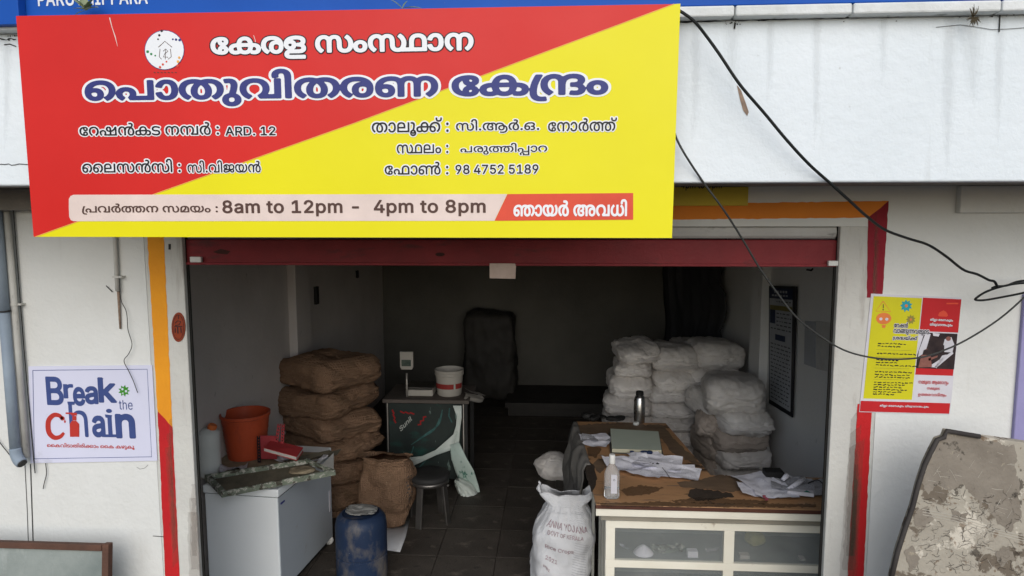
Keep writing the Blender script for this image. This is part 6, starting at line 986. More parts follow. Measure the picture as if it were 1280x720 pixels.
# ---- things on the lid
M['tray'] = mat('corroded green metal', (.20, .24, .18), (.10, .11, .09), .6, ns=12, bump=.5, bs=60, stains=[((.46, .45, .40), 34, .52, .05, (1, 1, 1), .85), ((.05, .04, .03), 20, .54, .05, (1, 1, 1), .9)])
M['trayi'] = mat('grimy tray bottom', (.07, .065, .05), (.16, .14, .10), .8, ns=8, bump=.4)
# tray corners from the photo on the lid's height
zt1 = zf+.03
c0, c1, c2, c3 = at(277, 616, Z=zt1+.0), at(419, 588, Z=zt1+.05), at(384, 574, Z=zt1+.07), at(256, 594, Z=zt1+.03)
ty = thing('metal_tray', 'weathered green metal tray with grimy inside lying askew on the white freezer', 'tray', tuple((c0+c2)/2))
up = Vector((0, 0, .022)); 
cc = [c0, c1, c2, c3]; ctr = (c0+c1+c2+c3)/4; inn = [p.lerp(ctr, .10)+Vector((0, 0, -.012)) for p in cc]
mb = MB(); mb.prism([p+Vector((0, 0, -.014)) for p in inn], (0, 0, -.006)); mb.build('tray_bottom', M['trayi'], ty)
for i in range(4):
    a, b = cc[i], cc[(i+1) % 4]; ia, ib = a.lerp(ctr, .09), b.lerp(ctr, .09); mb = MB()
    mb.prism([a, b, ib, ia], (0, 0, .004)); mb.prism([a.lerp(ctr, .004), b.lerp(ctr, .004), b+Vector((0, 0, -.030)), a+Vector((0, 0, -.030))], (ctr-a).normalized()*.003); mb.build('rim', M['tray'], ty, bevel=.001)
M['rag'] = mat('tan rag', (.30, .25, .17), (.20, .16, .11), .9, ns=10, bump=.3)
ob_ = MB(); me = pillow(.16, .12, .03, 91, k=2.4, n=10, amp=.02); soft('rag', me, M['rag'], tuple(at(376, 588, Z=zt1+.035)), (0, 0, .3), 'crumpled tan rag in the far corner of the green tray', 'rag')
# orange bin
M['obin'] = mat('faded orange red plastic', (.44, .075, .03), (.34, .055, .022), .45, ns=6, bump=.1, stains=[((.25, .05, .03), 8, .6, .1, (1, 1, .4), .6)])
YBn = 1.27; pb = at(309, 574, Y=YBn); tb = at(309, 517, Y=YBn); rr = (at(338.5, 517, Y=YBn).x-at(280, 517, Y=YBn).x)/2; rb2 = (at(331, 572, Y=YBn).x-at(289, 572, Y=YBn).x)/2
hb = tb.z-pb.z; bn = thing('plastic_bin', 'ribbed orange red plastic bin standing on the freezer by the left wall', 'bin', (pb.x, YBn, pb.z)); pb = Vector((pb.x, YBn, zf+.002)); hb = tb.z-pb.z+.01
prof = [(rb2*.98, 0)]; 
for i in range(22):
    t_ = i/21; r_ = rb2+(rr*.95-rb2)*t_+(.0018 if i % 2 else -.0012)*(t_ < .8); prof.append((r_, .006+t_*(hb-.03)))
prof += [(rr*.96, hb-.024), (rr, hb-.02), (rr, hb), (rr*.95, hb), (rr*.93, hb-.03), (rb2*.93, .01)]
MB().lathe(prof, pb, 40).build('body', M['obin'], bn, smooth=True, auto=50)
# white can with orange cap
YC = 1.0; pc = at(263, 594, Y=YC); pc.z = zf+.001; rc = (at(276.5, 560, Y=YC).x-at(250, 560, Y=YC).x)/2; zc = at(263, 536, Y=YC).z
cn = thing('plastic_can', 'white plastic can with tilted orange cap at the left end of the freezer', 'can', tuple(pc)); hc = zc-pc.z
M['canw'] = mat('cloudy white plastic', (.58, .60, .58), (.48, .50, .48), .4, ns=5, bump=.05)
MB().lathe([(rc*.95, 0), (rc, .01), (rc, hc*.9), (rc*.93, hc*.95), (rc*.55, hc), (rc*.5, hc+.004)], pc, 26).build('body', M['canw'], cn, smooth=True, auto=50)
MB().lathe([(.024, 0), (.027, .004), (.027, .026), (.022, .032)], Vector((at(264, 532, Y=YC).x, YC, hc+pc.z-.003)), 18, Matrix.Rotation(R(22), 4, 'Y')).build('cap', mat('orange cap', (.66, .17, .05), rough=.4), cn, smooth=True, auto=40)
# perforated red stand
M['pink2'] = mat('dull red painted steel', (.36, .05, .06), (.28, .04, .045), .5, ns=8, bump=.1)
rs = thing('perforated_rack', 'dull red perforated steel rack standing behind the red book on the freezer', 'rack', tuple(at(330, 572, Y=1.1)))
for a, b, cN in (((322, 578), (321, 545), 0), ((341, 570), (347, 530), 1), ((350, 566), (352, 530), 1)):
    p, q = at(*a, Y=1.12), at(*b, Y=1.12); p.z = max(p.z, zf+.002); mb = MB(); n_ = 9; wd_ = .020
    for k in range(n_):      # ladder of bars with real holes
        r0, r1 = p.lerp(q, k/n_), p.lerp(q, (k+1)/n_); mb.prism([r0, r0+Vector((wd_, 0, 0)), r0.lerp(r1, .45)+Vector((wd_, 0, 0)), r0.lerp(r1, .45)], (0, .003, 0))
        for xo in (0, wd_*.72): mb.prism([r0.lerp(r1, .45)+Vector((xo, 0, 0)), r0.lerp(r1, .45)+Vector((xo+wd_*.28, 0, 0)), r1+Vector((xo+wd_*.28, 0, 0)), r1+Vector((xo, 0, 0))], (0, .003, 0))
    mb.build('upright', M['pink2'] if cN else M['black'], rs)
p, q = at(326, 574, Y=1.13), at(345, 545, Y=1.13); p.z = max(p.z, zf+.002); box('plate', (p.x, 1.13, p.z), (q.x, 1.14, q.z), M['pink2'], rs)
# red book
M['redc'] = mat('worn red cover', (.46, .05, .055), (.38, .04, .045), .55, ns=9, bump=.1); M['pages'] = mat('grey page block', (.55, .53, .50), (.4, .38, .36), .8, ns=90, bump=.2, stretch=(1, 1, 20))
c0 = at(330, 562, Y=1.02); bk = thing('red_book', 'worn red book lying tilted on the freezer with its grey pages showing', 'book', tuple(c0))
q0, q1, q2, q3 = at(329, 560, Y=.98), at(371, 571.5, Y=.95), at(379, 560, Y=1.10), at(340, 550, Y=1.16)
mb = MB(); mb.prism([q0, q1, q2, q3], (0, 0, .003)); mb.build('cover', M['redc'], bk); mb = MB(); mb.prism([p.lerp((q0+q2)/2, .04)+Vector((0, 0, -.001)) for p in (q0, q1, q2, q3)], (0, 0, -.018)); mb.build('page_block', M['pages'], bk)
mb = MB(); mb.prism([q0+Vector((0, 0, -.0195)), q1+Vector((0, 0, -.0195)), q2+Vector((0, 0, -.0195)), q3+Vector((0, 0, -.0195))], (0, 0, -.003)); mb.build('cover', M['redc'], bk)
# support under the book, and dark trough with pale wedge
M['gal'] = mat('dull galvanised sheet', (.35, .35, .34), (.22, .22, .21), .5, ns=9, bump=.2, metal=.3)
dk = thing('metal_trough', 'dark folded metal trough with a pale end at the back corner of the freezer', 'trough', tuple(at(400, 585, Y=1.25)))
a, b = at(372, 588, Y=1.2), at(412, 563, Y=1.38); a.z = zf+.045
mb = MB(); s1 = Vector((.05, 0, .0)); mb.prism([a, a+s1+Vector((0, 0, -.03)), b+s1+Vector((0, 0, -.03)), b], (0, 0, .004)); mb.prism([a+s1+Vector((0, 0, -.03)), a+s1*2, b+s1*1.6+Vector((0, 0, .01)), b+s1+Vector((0, 0, -.03))], (0, 0, .004)); mb.build('trough_sheet', M['trayi'], dk)
mb = MB(); mb.prism([at(400, 583, Y=1.2), at(417, 589, Y=1.2), at(417, 566, Y=1.2)], (0, .006, 0)); mb.build('end_plate', M['gal'], dk)
tag(box('ply_offcut', (at(285, 600, Y=1.3).x, 1.0, zf+.001), (at(400, 600, Y=1.3).x, 1.36, zf+.028), M['rag'], None), 'brown plywood offcut lying flat under the bin and book on the freezer', 'board')
# ---- more clutter on the lid
for k, (a_, b_, w_, d_, rz, mk, lab) in enumerate(((292, 588, .16, .10, 20, 'papg', 'crumpled grey paper between the white can and the orange bin'), (352, 577, .14, .09, -15, 'pap', 'torn white paper lying in front of the red book'), (396, 579, .12, .08, 40, 'papg', 'dusty folded paper by the pale end of the dark trough'))):
    p = at(a_, b_, Z=zf+.03); PAPQ.append((p.copy(), w_, d_, rz, mk, lab, k))
# ---- blue drum
M['drum'] = mat('dusty dark blue plastic', (.020, .036, .075), (.014, .024, .055), .4, ns=4, bump=.1, stains=[((.20, .175, .14), 3.4, .53, .14, (1, 1, .6), .7), ((.4, .42, .46), 45, .70, .03, (1, 1, 1), .8)])
YD = 1.05; xd = at(452, 680, Y=YD).x; rd = (at(483, 680, Y=YD).x-at(421, 680, Y=YD).x)/2; hd = at(452, 640, Y=YD).z
dr = thing('blue_drum', 'dusty dark blue plastic drum standing between freezer and brown sack', 'drum', (xd, YD, 0))
MB().lathe([(rd*.86, 0), (rd*.97, .02), (rd, .06), (rd, hd*.42), (rd*.965, hd*.43), (rd*.965, hd*.45), (rd, hd*.46), (rd, hd*.84), (rd*.95, hd*.93), (rd*.80, hd*.99), (rd*.72, hd), (rd*.70, hd-.012), (.01, hd-.012)], (xd, YD, 0), 40).build('body', M['drum'], dr, smooth=True, auto=45)
me = pillow(.22, .17, .04, 41, k=2.3, n=14, amp=.022, wr=.012); o = bpy.data.objects.new('crumpled_cover', me); COL.objects.link(o); me.materials.append(mat('crumpled grey sheet', (.16, .16, .15), (.26, .26, .25), .5, ns=12, bump=.3)); o.location = (xd, YD, hd+.012); tag(o, 'crumpled grey sheet covering the mouth of the blue drum', 'cover')
# ---- weighing table
YT = 2.55; zt_ = at(530, 500, Y=YT).z; xl, xr = at(478, 500, Y=YT).x, at(586, 500, Y=YT).x
M['ttop'] = mat('dusty table top', (.13, .11, .10), (.09, .08, .07), .7, ns=6, bump=.2); M['alu'] = mat('aluminium strip', (.52, .50, .46), (.38, .36, .33), .4, metal=.5, ns=10, bump=.1); M['tdark'] = mat('black painted frame', (.03, .03, .03), rough=.6)
tb = thing('weighing_table', 'narrow black framed table with printed dark banner across its front', 'table', ((xl+xr)/2, YT+.25, 0))
box('table_top', (xl, YT, zt_-.03), (xr, YT+.52, zt_), M['ttop'], tb)
for x in (xl+.02, xr-.05):
    for y in (YT+.02, YT+.46): box('leg', (x, y, 0), (x+.035, y+.035, zt_-.031), M['tdark'], tb)
for px_ in (485, 579.5): x = at(px_, 550, Y=YT-.004).x; box('corner_strip', (x-.005, YT-.004, at(px_, 606, Y=YT).z), (x+.005, YT-.0005, zt_-.032), M['alu'], tb)
M['ban'] = mat('dark green printed banner', (.04, .052, .049), (.02, .027, .026), .4, ns=3, bump=.1, bs=10, stains=[((.02, .09, .075), 3, .58, .15, (1, 1, 2), .7), ((.30, .42, .38), 7, .62, .03, (2, 1, .4), .6)])
x0_, x1_ = at(487, 550, Y=YT).x, at(577, 550, Y=YT).x; zb_ = at(530, 598, Y=YT).z
bnr = box('banner', (x0_, YT+.002, zb_), (x1_, YT+.006, zt_-.033), M['ban'], tb, bevel=0)
M['bred'] = mat('banner red print', (.34, .02, .02), rough=.5, bump=0); M['bwht'] = mat('banner white print', (.42, .45, .42), rough=.5, bump=0); M['bteal'] = mat('banner teal print', (.07, .17, .16), (.02, .06, .06), rough=.5, bump=0, ns=30)
def ltr(txt, o_, a_, b_, m, g=.03): 
    p0 = at(*o_, Y=YT-.001); pu = at(*a_, Y=YT-.001)-p0; pv = at(*b_, Y=YT-.001)-p0; link('lettering', letter_mesh('lettering', txt, lambda u, v: p0+pu*u+pv*v, g), m, tb)
ltr("Sunil", (501, 539.5), (515, 525), (499, 534), M['bwht'], .03)
for k, (a, b) in enumerate((((491, 513), (494, 528)), ((501, 515), (517, 517)), ((523, 532), (532, 520)))):
    s = [( a[0]+(b[0]-a[0])*q/5+(1 if q % 2 else -1)*.9, a[1]+(b[1]-a[1])*q/5+(1 if q % 2 else -1)*.9) for q in range(6)]; flat('red_print', stroke(s, [3.2, 3, 3.4][k]*.6), YT+.001, M['bred'], tb, .001)
flat('teal_print', stroke(cat2([(514, 556), (530, 545), (543, 536), (550, 525), (553, 512)], 4), [1, 1, 1.5, 2, 2.4, 3, 3.4, 3, 2.4, 2, 3, 3.4, 3, 2, 2, 1.4, 1])+stroke([(519, 590), (530, 578), (538, 568)], 1.6)+stroke([(517, 558), (512, 575), (516, 590)], 1.3)+stroke([(562, 510), (561, 520), (565, 528)], 1.5), YT+.001, M['bteal'], tb, .001)
# plastic sack hanging from the table corner
M['gplast'] = mat('milky green printed plastic', (.46, .55, .51), (.38, .48, .44), .4, ns=9, bump=.3, bs=40, stains=[((.02, .13, .09), 14, .56, .05, (1, 1, .6), .85)])
M['gplw'] = mat('milky white plastic', (.60, .65, .62), (.48, .55, .51), .4, ns=9, bump=.3, bs=40)
YP2 = YT-.04
def A(*p, Y=YP2): return [at(a, b, Y=Y) for a, b in p]
hp = thing('plastic_sack', 'milky green and white plastic sack hanging from the table corner over the dark banner', 'sack', tuple(at(575, 510, Y=YP2)))
loft(A((566, 507), (571, 520), (570, 532), (565, 548), (558, 562)), A((577, 507), (577, 522), (575, 536), (574, 550), (573, 565)), 8, .012, 1).build('hanging_corner', M['gplw'], hp, smooth=True, solid=.002)
loft(A((572, 538), (560, 549), (545, 562), (528, 570), (510, 572), Y=YP2-.01), A((566, 562), (560, 564), (545, 569), (528, 577), (512, 584), Y=YP2-.02), 10, .014, 2).build('side_fold', M['gplw'], hp, smooth=True, solid=.002)
loft(A((562, 556), (564, 574), (570, 592), (578, 608), (592, 626), (597, 640), Y=YP2-.02), A((574, 553), (583, 572), (592, 588), (598, 606), (602, 624), (603, 641), Y=YP2-.04), 8, .02, 3).build('neck', M['gplast'], hp, smooth=True, solid=.002)
bm_ = at(583, 615, Y=YP2-.06); me = pillow(.30, .17, .13, 17, k=2.3, n=14, amp=.03, wr=.012); o = bpy.data.objects.new('bulge', me); COL.objects.link(o); me.materials.append(M['gplw']); o.parent = hp; o.location = bm_-Vector(hp.location); o.rotation_euler = (0, R(52), 0)
# scale
YSc = 2.66
sc_ = thing('weighing_scale', 'white electronic weighing scale with upright display on a thin pole', 'scale', tuple(at(522, 499, Y=YSc)))
M['cream'] = mat('cream plastic', (.42, .40, .36), (.36, .34, .31), .5, ns=6, bump=.05); M['steel'] = mat('dull steel', (.20, .19, .18), (.12, .115, .11), .35, metal=.8, ns=8, bump=.05)
xa_, xb_ = at(507, 495, Y=YSc).x, at(541, 495, Y=YSc).x; zs = zt_+.001
box('base', (xa_, YSc, zs), (xb_, YSc+.22, zs+.055), M['cream'], sc_, bevel=.008); box('base_shadow_gap', (xa_+.008, YSc+.01, zs+.0555), (xb_-.008, YSc+.21, zs+.068), M['blackp'], sc_); box('platter', (xa_-.004, YSc-.006, zs+.069), (xb_+.004, YSc+.226, zs+.077), M['steel'], sc_, bevel=.002)
xp = at(508, 470, Y=YSc-.03).x; MB().tube([(xp, YSc-.02, zs), (xp, YSc-.02, at(508, 466, Y=YSc).z)], .008, 10).build('pole', M['alu'], sc_, smooth=True)
a, b = at(500, 462, Y=YSc-.04), at(516, 440, Y=YSc-.04); P = [(a.x+.012, YSc-.04, a.z), (b.x-.012, YSc-.04, a.z), (b.x, YSc-.04, a.z+.02), (b.x, YSc-.04, b.z), (a.x, YSc-.04, b.z), (a.x, YSc-.04, a.z+.02)]
mb = MB(); mb.prism(P, (0, .03, 0)); mb.build('display_housing', M['cream'], sc_, bevel=.003)
M['lcd'] = mat('dull display glass', (.10, .13, .11), (.05, .07, .06), .25, ns=20, bump=0)
mb = MB(); mb.box((a.x+.014, YSc-.0425, a.z+.03), (b.x-.018, YSc-.0405, a.z+.085)); mb.build('display_window', M['lcd'], sc_)
# bucket
YBk = 2.75; pb = Vector((at(562, 498, Y=YBk).x, YBk, zt_+.001)); r1 = (at(580.5, 465, Y=YBk).x-at(544.5, 465, Y=YBk).x)/2; r0 = r1*.84; hb = at(562, 461, Y=YBk).z-pb.z
bu = thing('paint_bucket', 'cream plastic bucket with a red label band on the weighing table', 'bucket', tuple(pb))
MB().lathe([(r0*.93, 0), (r0, .01), (r0*1.05, hb*.4), (r1*.94, hb*.78), (r1, hb*.80), (r1, hb*.86), (r1*.97, hb*.87), (r1*1.01, hb*.93), (r1*1.01, hb), (r1*.95, hb), (r1*.90, hb-.04), (r0*.9, .02)], pb, 36).build('body', M['cream'], bu, smooth=True, auto=40)
mb = MB(); n_ = 22; rr_ = lambda z: r0*1.02+(r1*.94-r0*1.02)*(z/(hb*.78))+.002
for (z0_, z1_, nm, m_, a0, a1) in ((hb*.30, hb*.50, 'label_band', 'bred2', 195, 345), (hb*.30, hb*.50, 'label_patch', 'bwht', 297, 305)):
    M.setdefault('bred2', mat('bucket red label', (.30, .035, .03), (.2, .03, .03), .5, ns=30)); mb = MB(); v = []; ex = .001 if nm == 'label_patch' else 0
    for i in range(n_+1):
        an = R(a0+(a1-a0)*i/n_); v += [pb+Vector((math.cos(an)*(rr_(z0_)+ex), math.sin(an)*(rr_(z0_)+ex), z0_)), pb+Vector((math.cos(an)*(rr_(z1_)+ex), math.sin(an)*(rr_(z1_)+ex), z1_))]
    mb.add(v, [(2*i, 2*i+2, 2*i+3, 2*i+1) for i in range(n_)]); mb.build(nm, M[m_], bu, smooth=True)
def paper_mesh(w_, d_, seed, amp=.006, n=9):
    V = []; 
    for j in range(n+1):
        for i in range(n+1):
            x, y = (i/n-.5)*w_, (j/n-.5)*d_; z = amp*(noise.noise(Vector((x*9, y*9, seed)))+.5*noise.noise(Vector((x*25, y*25, seed))))
            z += amp*.6*abs(i/n*2-1)**4; V.append((x, y, max(z+amp*.5, 0)))
    F2 = [(j*(n+1)+i, j*(n+1)+i+1, (j+1)*(n+1)+i+1, (j+1)*(n+1)+i) for j in range(n) for i in range(n)]
    me = bpy.data.meshes.new('paper_sheet'); me.from_pydata(V, [], F2); me.polygons.foreach_set('use_smooth', [True]*len(F2)); return me
for k in range(3):
    soft('paper_sheet', paper_mesh(.16, .12, k+70, .012), M['cream'], (xr+.03, YT+.10+.02*k, zt_+.004-.02*(2-k)+.02), (R(4), R(12+4*k), R(20*k)), ['lowest','middle','topmost'][k]+' creased paper sticking out over the right edge of the weighing table', 'paper', 'papers at the table edge')
# ---- stool
YSt = 1.93; zs_ = at(537, 594, Y=YSt).z; xs_ = at(537, 600, Y=YSt).x; rs_ = (at(562, 597, Y=YSt).x-at(511, 597, Y=YSt).x)/2
st = thing('stool', 'round black seated steel stool in front of the weighing table', 'stool', (xs_, YSt, 0))
MB().lathe([(rs_*.7, -.02), (rs_*.96, -.02), (rs_, -.008), (rs_, .012), (rs_*.9, .022), (rs_*.5, .026), (.005, .026)], (xs_, YSt, zs_), 36).build('seat', M['tdark'], st, smooth=True, auto=60)
MB().lathe([(rs_*.9, -.05), (rs_*.93, -.05), (rs_*.93, -.022), (rs_*.9, -.022)], (xs_, YSt, zs_), 36, closed=False).build('seat_ring', M['steel'], st, smooth=True)
for an in (-112, -22, 68, 158):
    c_, s_ = math.cos(R(an)), math.sin(R(an)); w_ = Vector((-s_, c_, 0))*.026; a = Vector((xs_+c_*rs_*.86, YSt+s_*rs_*.86, zs_-.024)); b = Vector((xs_+c_*rs_*1.08, YSt+s_*rs_*1.08, .002))
    mb = MB(); nrm = Vector((c_, s_, 0))*.016; mb.add([a-w_, a+w_, b+w_, b-w_, a-w_-nrm, a+w_-nrm, b+w_-nrm, b-w_-nrm], [(0, 1, 2, 3), (7, 6, 5, 4), (0, 4, 5, 1), (1, 5, 6, 2), (2, 6, 7, 3), (3, 7, 4, 0)]); mb.build('leg', M['steel'], st, bevel=.004)
box('stretcher', (xs_-rs_*.95, YSt-.012, zs_-.085), (xs_+rs_*.95, YSt+.01, zs_-.07), M['steel'], st)
# ---- dark things at the back
box('cupboard_dummy', (0, 0, 0), (.01, .01, .01), M['dark'], None) if False else None
M['cup'] = mat('very dark steel cupboard', (.045, .042, .038), (.032, .03, .028), .6, ns=5, bump=.2)
a, b = at(578, 500, Y=5.0), at(645, 393, Y=5.0)
cb = thing('dark_cupboard', 'dark cloth covered cupboard standing against the back wall behind the bucket', 'cupboard', ((a.x+b.x)/2, 5.2, 0))
me = pillow(b.x-a.x, .42, b.z, 5.5, k=7, n=20, amp=.045, tuck=.05, wr=.02); o = _ch(me, 'cloth_cover', M['cup'], cb); o.location = (0, 0, b.z/2)
a, b = at(632, 545, Y=4.7), at(800, 503, Y=4.7)
lp = thing('low_platform', 'low dark wooden platform along the back wall', 'platform', ((a.x+b.x)/2, 4.9, 0)); box('platform_top', (a.x, 4.6, b.z-.06), (b.x, 5.43, b.z), M['cup'], lp)
box('platform_base', (a.x+.03, 4.66, 0), (b.x-.03, 5.42, b.z-.061), M['cup'], lp)
M['cloth'] = mat('black cloth', (.065, .068, .075), (.05, .052, .058), .9, ns=4, bump=.3)
ca = thing('dark_curtain', 'dark cloth hanging in the back right corner above the sack pile', 'curtain', tuple(at(868, 440, Y=5.3)))
AA = [at(830+2*math.sin(y_*.05), y_, Y=5.38) for y_ in range(270, 460, 12)]; BB = [at(904+4*math.sin(y_*.07)+2*math.sin(y_*.21), y_, X=XR-.06) for y_ in range(270, 460, 12)]
loft(AA, BB, 30, .09, 5, 12).build('cloth', M['cloth'], ca, smooth=True, solid=.004)
# marks on the left wall
tag(MB().box((XL+.0005, 3.0, 1.50), (XL+.03, 3.06, 1.66)).build('switch_box', M['tdark'], bevel=.003), 'small dark switch box on the left wall above the jute sacks', 'switch')
tag(MB().box((XL+.0005, 4.3, 1.62), (XL+.02, 4.36, 1.70)).build('wall_hook', M['tdark'], bevel=.003), 'tiny dark hook block deeper on the left wall', 'hook')
# ---- calendar on the right wall
XC = XR-.012; M['cal'] = mat('grey blue printed sheet', (.46, .48, .52), (.38, .40, .43), .5, ns=6, bump=.1); M['calb'] = mat('dark blue heading', (.02, .035, .09), rough=.5, bump=0); M['caly'] = mat('ochre print', (.22, .19, .05), rough=.5); M['calk'] = mat('grey print', (.08, .085, .10), rough=.5)
cal = thing('wall_notice', 'tall framed printed chart with dark blue heading hanging on the right inner wall', 'chart', tuple(at(978, 520, X=XC)))
CC = [(961, 357), (995, 358), (990, 522), (961, 504)]; P = [at(a, b, X=XC-.012) for a, b in CC]; mb = MB(); mb.prism(P, (.010, 0, 0)); mb.build('board', M['black'], cal, bevel=.002)
def K(u, v): 
    a, b, c_, d = (962, 360), (991, 361), (988, 515), (962, 499); return (a[0]*(1-u)*(1-v)+b[0]*u*(1-v)+c_[0]*u*v+d[0]*(1-u)*v, a[1]*(1-u)*(1-v)+b[1]*u*(1-v)+c_[1]*u*v+d[1]*(1-u)*v)
def kr(u0, v0, u1, v1): return [K(u0, v0), K(u1, v0), K(u1, v1), K(u0, v1)]
flat('sheet', [kr(0, 0, 1, 1)], 0, M['cal'], cal, .0010, X=XC-.012); flat('heading', [kr(.0, 0, 1, .09)], 0, M['calb'], cal, .0016, X=XC-.012)
flat('picture', [kr(.02, .19, .25, .31), kr(.25, .40, .7, .45)], 0, M['calb'], cal, .0016, X=XC-.012); flat('ochre_band', [kr(.02, .15, .98, .19)], 0, M['caly'], cal, .0016, X=XC-.012)
ln_ = []
for k in range(26):
    v = .11+.034*k
    if .13 < v < .2 or .38 < v < .46: continue
    u = .05 if v > .33 else .3
    while u < .9: w2 = rnd.uniform(.04, .16); ln_.append(kr(u, v, min(u+w2, .95), v+.010)); u += w2+.05
flat('print_lines', ln_, 0, M['calk'], cal, .0016, X=XC-.012); flat('heading_text', [kr(.2+.12*k, .02, .28+.12*k, .04) for k in range(5)]+[kr(.1+.12*k, .055, .19+.12*k, .07) for k in range(6)], 0, M['cal'], cal, .0022, X=XC-.012)
nt_ = thing('paper_notice', 'faded grey paper sheets pasted on the right inner wall near the opening', 'notice', tuple(at(1015, 455, X=XR-.003)))
for cc_ in (((1006, 401), (1019, 402), (1019, 460), (1005, 455)), ((1020, 401), (1041, 404), (1041, 466), (1020, 461))):
    P = [at(a, b, X=XR-.006) for a, b in cc_]; mb = MB(); mb.prism(P, (.004, 0, 0)); mb.build('sheet', M['cal'] if cc_[0][0] < 1010 else mat('pale pasted sheet', (.62, .62, .60), (.50, .50, .49), .6, ns=10), nt_)
tag(MB().tube([at(1008, 337, X=XR-.05), at(1014, 338, X=XR-.02), at(1016, 336, X=XR)], .006, 8).build('ceiling_hook', M['tdark']), 'small dark hook on the right inner wall just under the shutter', 'hook')
# ================================================================ counter
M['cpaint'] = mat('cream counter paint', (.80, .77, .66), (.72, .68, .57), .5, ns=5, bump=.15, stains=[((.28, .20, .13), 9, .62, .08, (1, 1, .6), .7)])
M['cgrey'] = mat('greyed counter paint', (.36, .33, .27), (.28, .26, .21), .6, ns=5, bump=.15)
M['wood'] = mat('worn brown counter top', (.46, .26, .13), (.34, .19, .095), .5, ns=3, bump=.2, bs=40, coat=.15, stretch=(.4, 1.6, 1), stains=[((.045, .03, .022), 4.2, .60, .03, (.7, 1.8, 1), .9), ((.16, .12, .09), 7, .58, .04, (.5, 2.5, 1), .7), ((.05, .03, .02), 30, .62, .05, (.3, 3, 1), .7), ((.55, .38, .24), 50, .66, .04, (.6, 2, 1), .5)])
M['wedge'] = mat('dark red wood edge', (.11, .045, .03), (.06, .025, .018), .6, ns=20, stretch=(.2, 1, 1)); M['cglass'] = None
Yc = .44; zc = at(880, 634, Y=Yc).z; xc0 = at(745, 632, Y=Yc).x; xc1 = XR-.002; Ybk = Yc+.44
Yt1 = 1.86; xt1 = at(832, 527, Y=Yt1).x; xt0 = at(721, 527, Y=Yt1).x
ct_ = thing('display_counter', 'cream painted L shaped counter with glazed front bays and worn brown top', 'counter', ((xc0+xc1)/2, Yc+.2, 0))
tk = .018
T2 = MB(); T2.prism([(xc0, Yc, zc-tk), (xc1, Yc, zc-tk), (xc1, Ybk, zc-tk), (xt1+.10, Ybk, zc-tk), (xt1, Yt1, zc-tk), (xt0, Yt1, zc-tk)], (0, 0, tk)); T2.build('counter_top', M['wood'], ct_, bevel=.002)
box('top_edge', (xc0-.002, Yc-.006, zc-.021), (xc1, Yc-.0005, zc-.002), M['wedge'], ct_, bevel=.001)
box('front_rail', (xc0, Yc+.001, zc-.062), (xc1, Yc+.03, zc-.0185), M['cpaint'], ct_, bevel=.002)
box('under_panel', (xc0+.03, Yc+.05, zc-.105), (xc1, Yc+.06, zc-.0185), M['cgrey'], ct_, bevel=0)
Yg = Yc+.065; x0_ = at(757, 660, Y=Yg).x
zr = [at(850, y_, Y=Yg).z for y_ in (652.5, 661.5, 702, 711, 756, 766)]
box('cabinet_rail', (x0_, Yg-.006, zr[1]), (xc1, Yg+.02, zr[0]), M['cpaint'], ct_, bevel=.0015); box('cabinet_rail', (x0_, Yg-.006, zr[3]), (xc1, Yg+.02, zr[2]), M['cpaint'], ct_, bevel=.0015); box('cabinet_rail', (x0_, Yg-.006, zr[5]), (xc1, Yg+.02, zr[4]), M['cpaint'], ct_, bevel=.0015)
box('cabinet_panel', (x0_, Yg-.002, .0), (xc1, Yg+.015, zr[5]-.001), M['cpaint'], ct_, bevel=0)
posts = [(757, 768.5), (904.5, 917.5)]
px_list = [(at(a, 680, Y=Yg).x, at(b, 680, Y=Yg).x) for a, b in posts]; dx = px_list[1][0]-px_list[0][0]; px_list.append((px_list[1][0]+dx, px_list[1][1]+dx)); px_list.append((xc1-.03, xc1))
for a, b in px_list:
    for (h0, h1) in ((zr[2]+.0005, zr[1]-.0005), (zr[4]+.0005, zr[3]-.0005)): box('cabinet_post', (a, Yg-.006, h0), (b, Yg+.02, h1), M['cpaint'], ct_, bevel=.0015)
M['cglass'] = mat('dusty reflecting cabinet glass', (.46, .49, .48), (.34, .37, .36), .12, ns=4, bump=.03, spec=.5, alpha=.20, stains=[((.75, .77, .74), 3, .55, .2, (1, 1, .5), .6)])  # grey body colour stands in for the pane's reflection as well as dust
for i in range(3):
    for (h0, h1) in ((zr[2], zr[1]), (zr[4], zr[3])): box('glass_pane', (px_list[i][1]+.0005, Yg+.004, h0+.0005), (px_list[i+1][0]-.0005, Yg+.008, h1-.0005), M['cglass'], ct_, bevel=0)
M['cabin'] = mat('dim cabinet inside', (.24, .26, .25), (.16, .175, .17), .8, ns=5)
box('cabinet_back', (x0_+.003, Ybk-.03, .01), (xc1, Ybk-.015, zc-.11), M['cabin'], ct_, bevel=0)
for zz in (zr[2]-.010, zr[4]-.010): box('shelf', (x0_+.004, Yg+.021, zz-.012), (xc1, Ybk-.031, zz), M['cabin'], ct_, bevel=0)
box('side_panel', (x0_, Yg+.0205, 0), (x0_+.002, Ybk-.0, zc-.107), M['cpaint'], ct_, bevel=0); 
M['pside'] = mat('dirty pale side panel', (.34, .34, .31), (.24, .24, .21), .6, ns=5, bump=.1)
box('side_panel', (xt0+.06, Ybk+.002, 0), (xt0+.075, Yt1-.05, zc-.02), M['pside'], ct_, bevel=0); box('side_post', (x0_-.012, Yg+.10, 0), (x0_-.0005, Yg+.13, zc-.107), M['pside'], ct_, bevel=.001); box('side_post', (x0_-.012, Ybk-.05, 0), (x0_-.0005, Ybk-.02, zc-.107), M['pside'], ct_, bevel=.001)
for (x, y) in ((xt1-.06, Yt1-.08), (xt1-.03, Ybk+.3)): box('leg', (x, y, 0), (x+.05, y+.05, zc-.02), M['pside'], ct_)
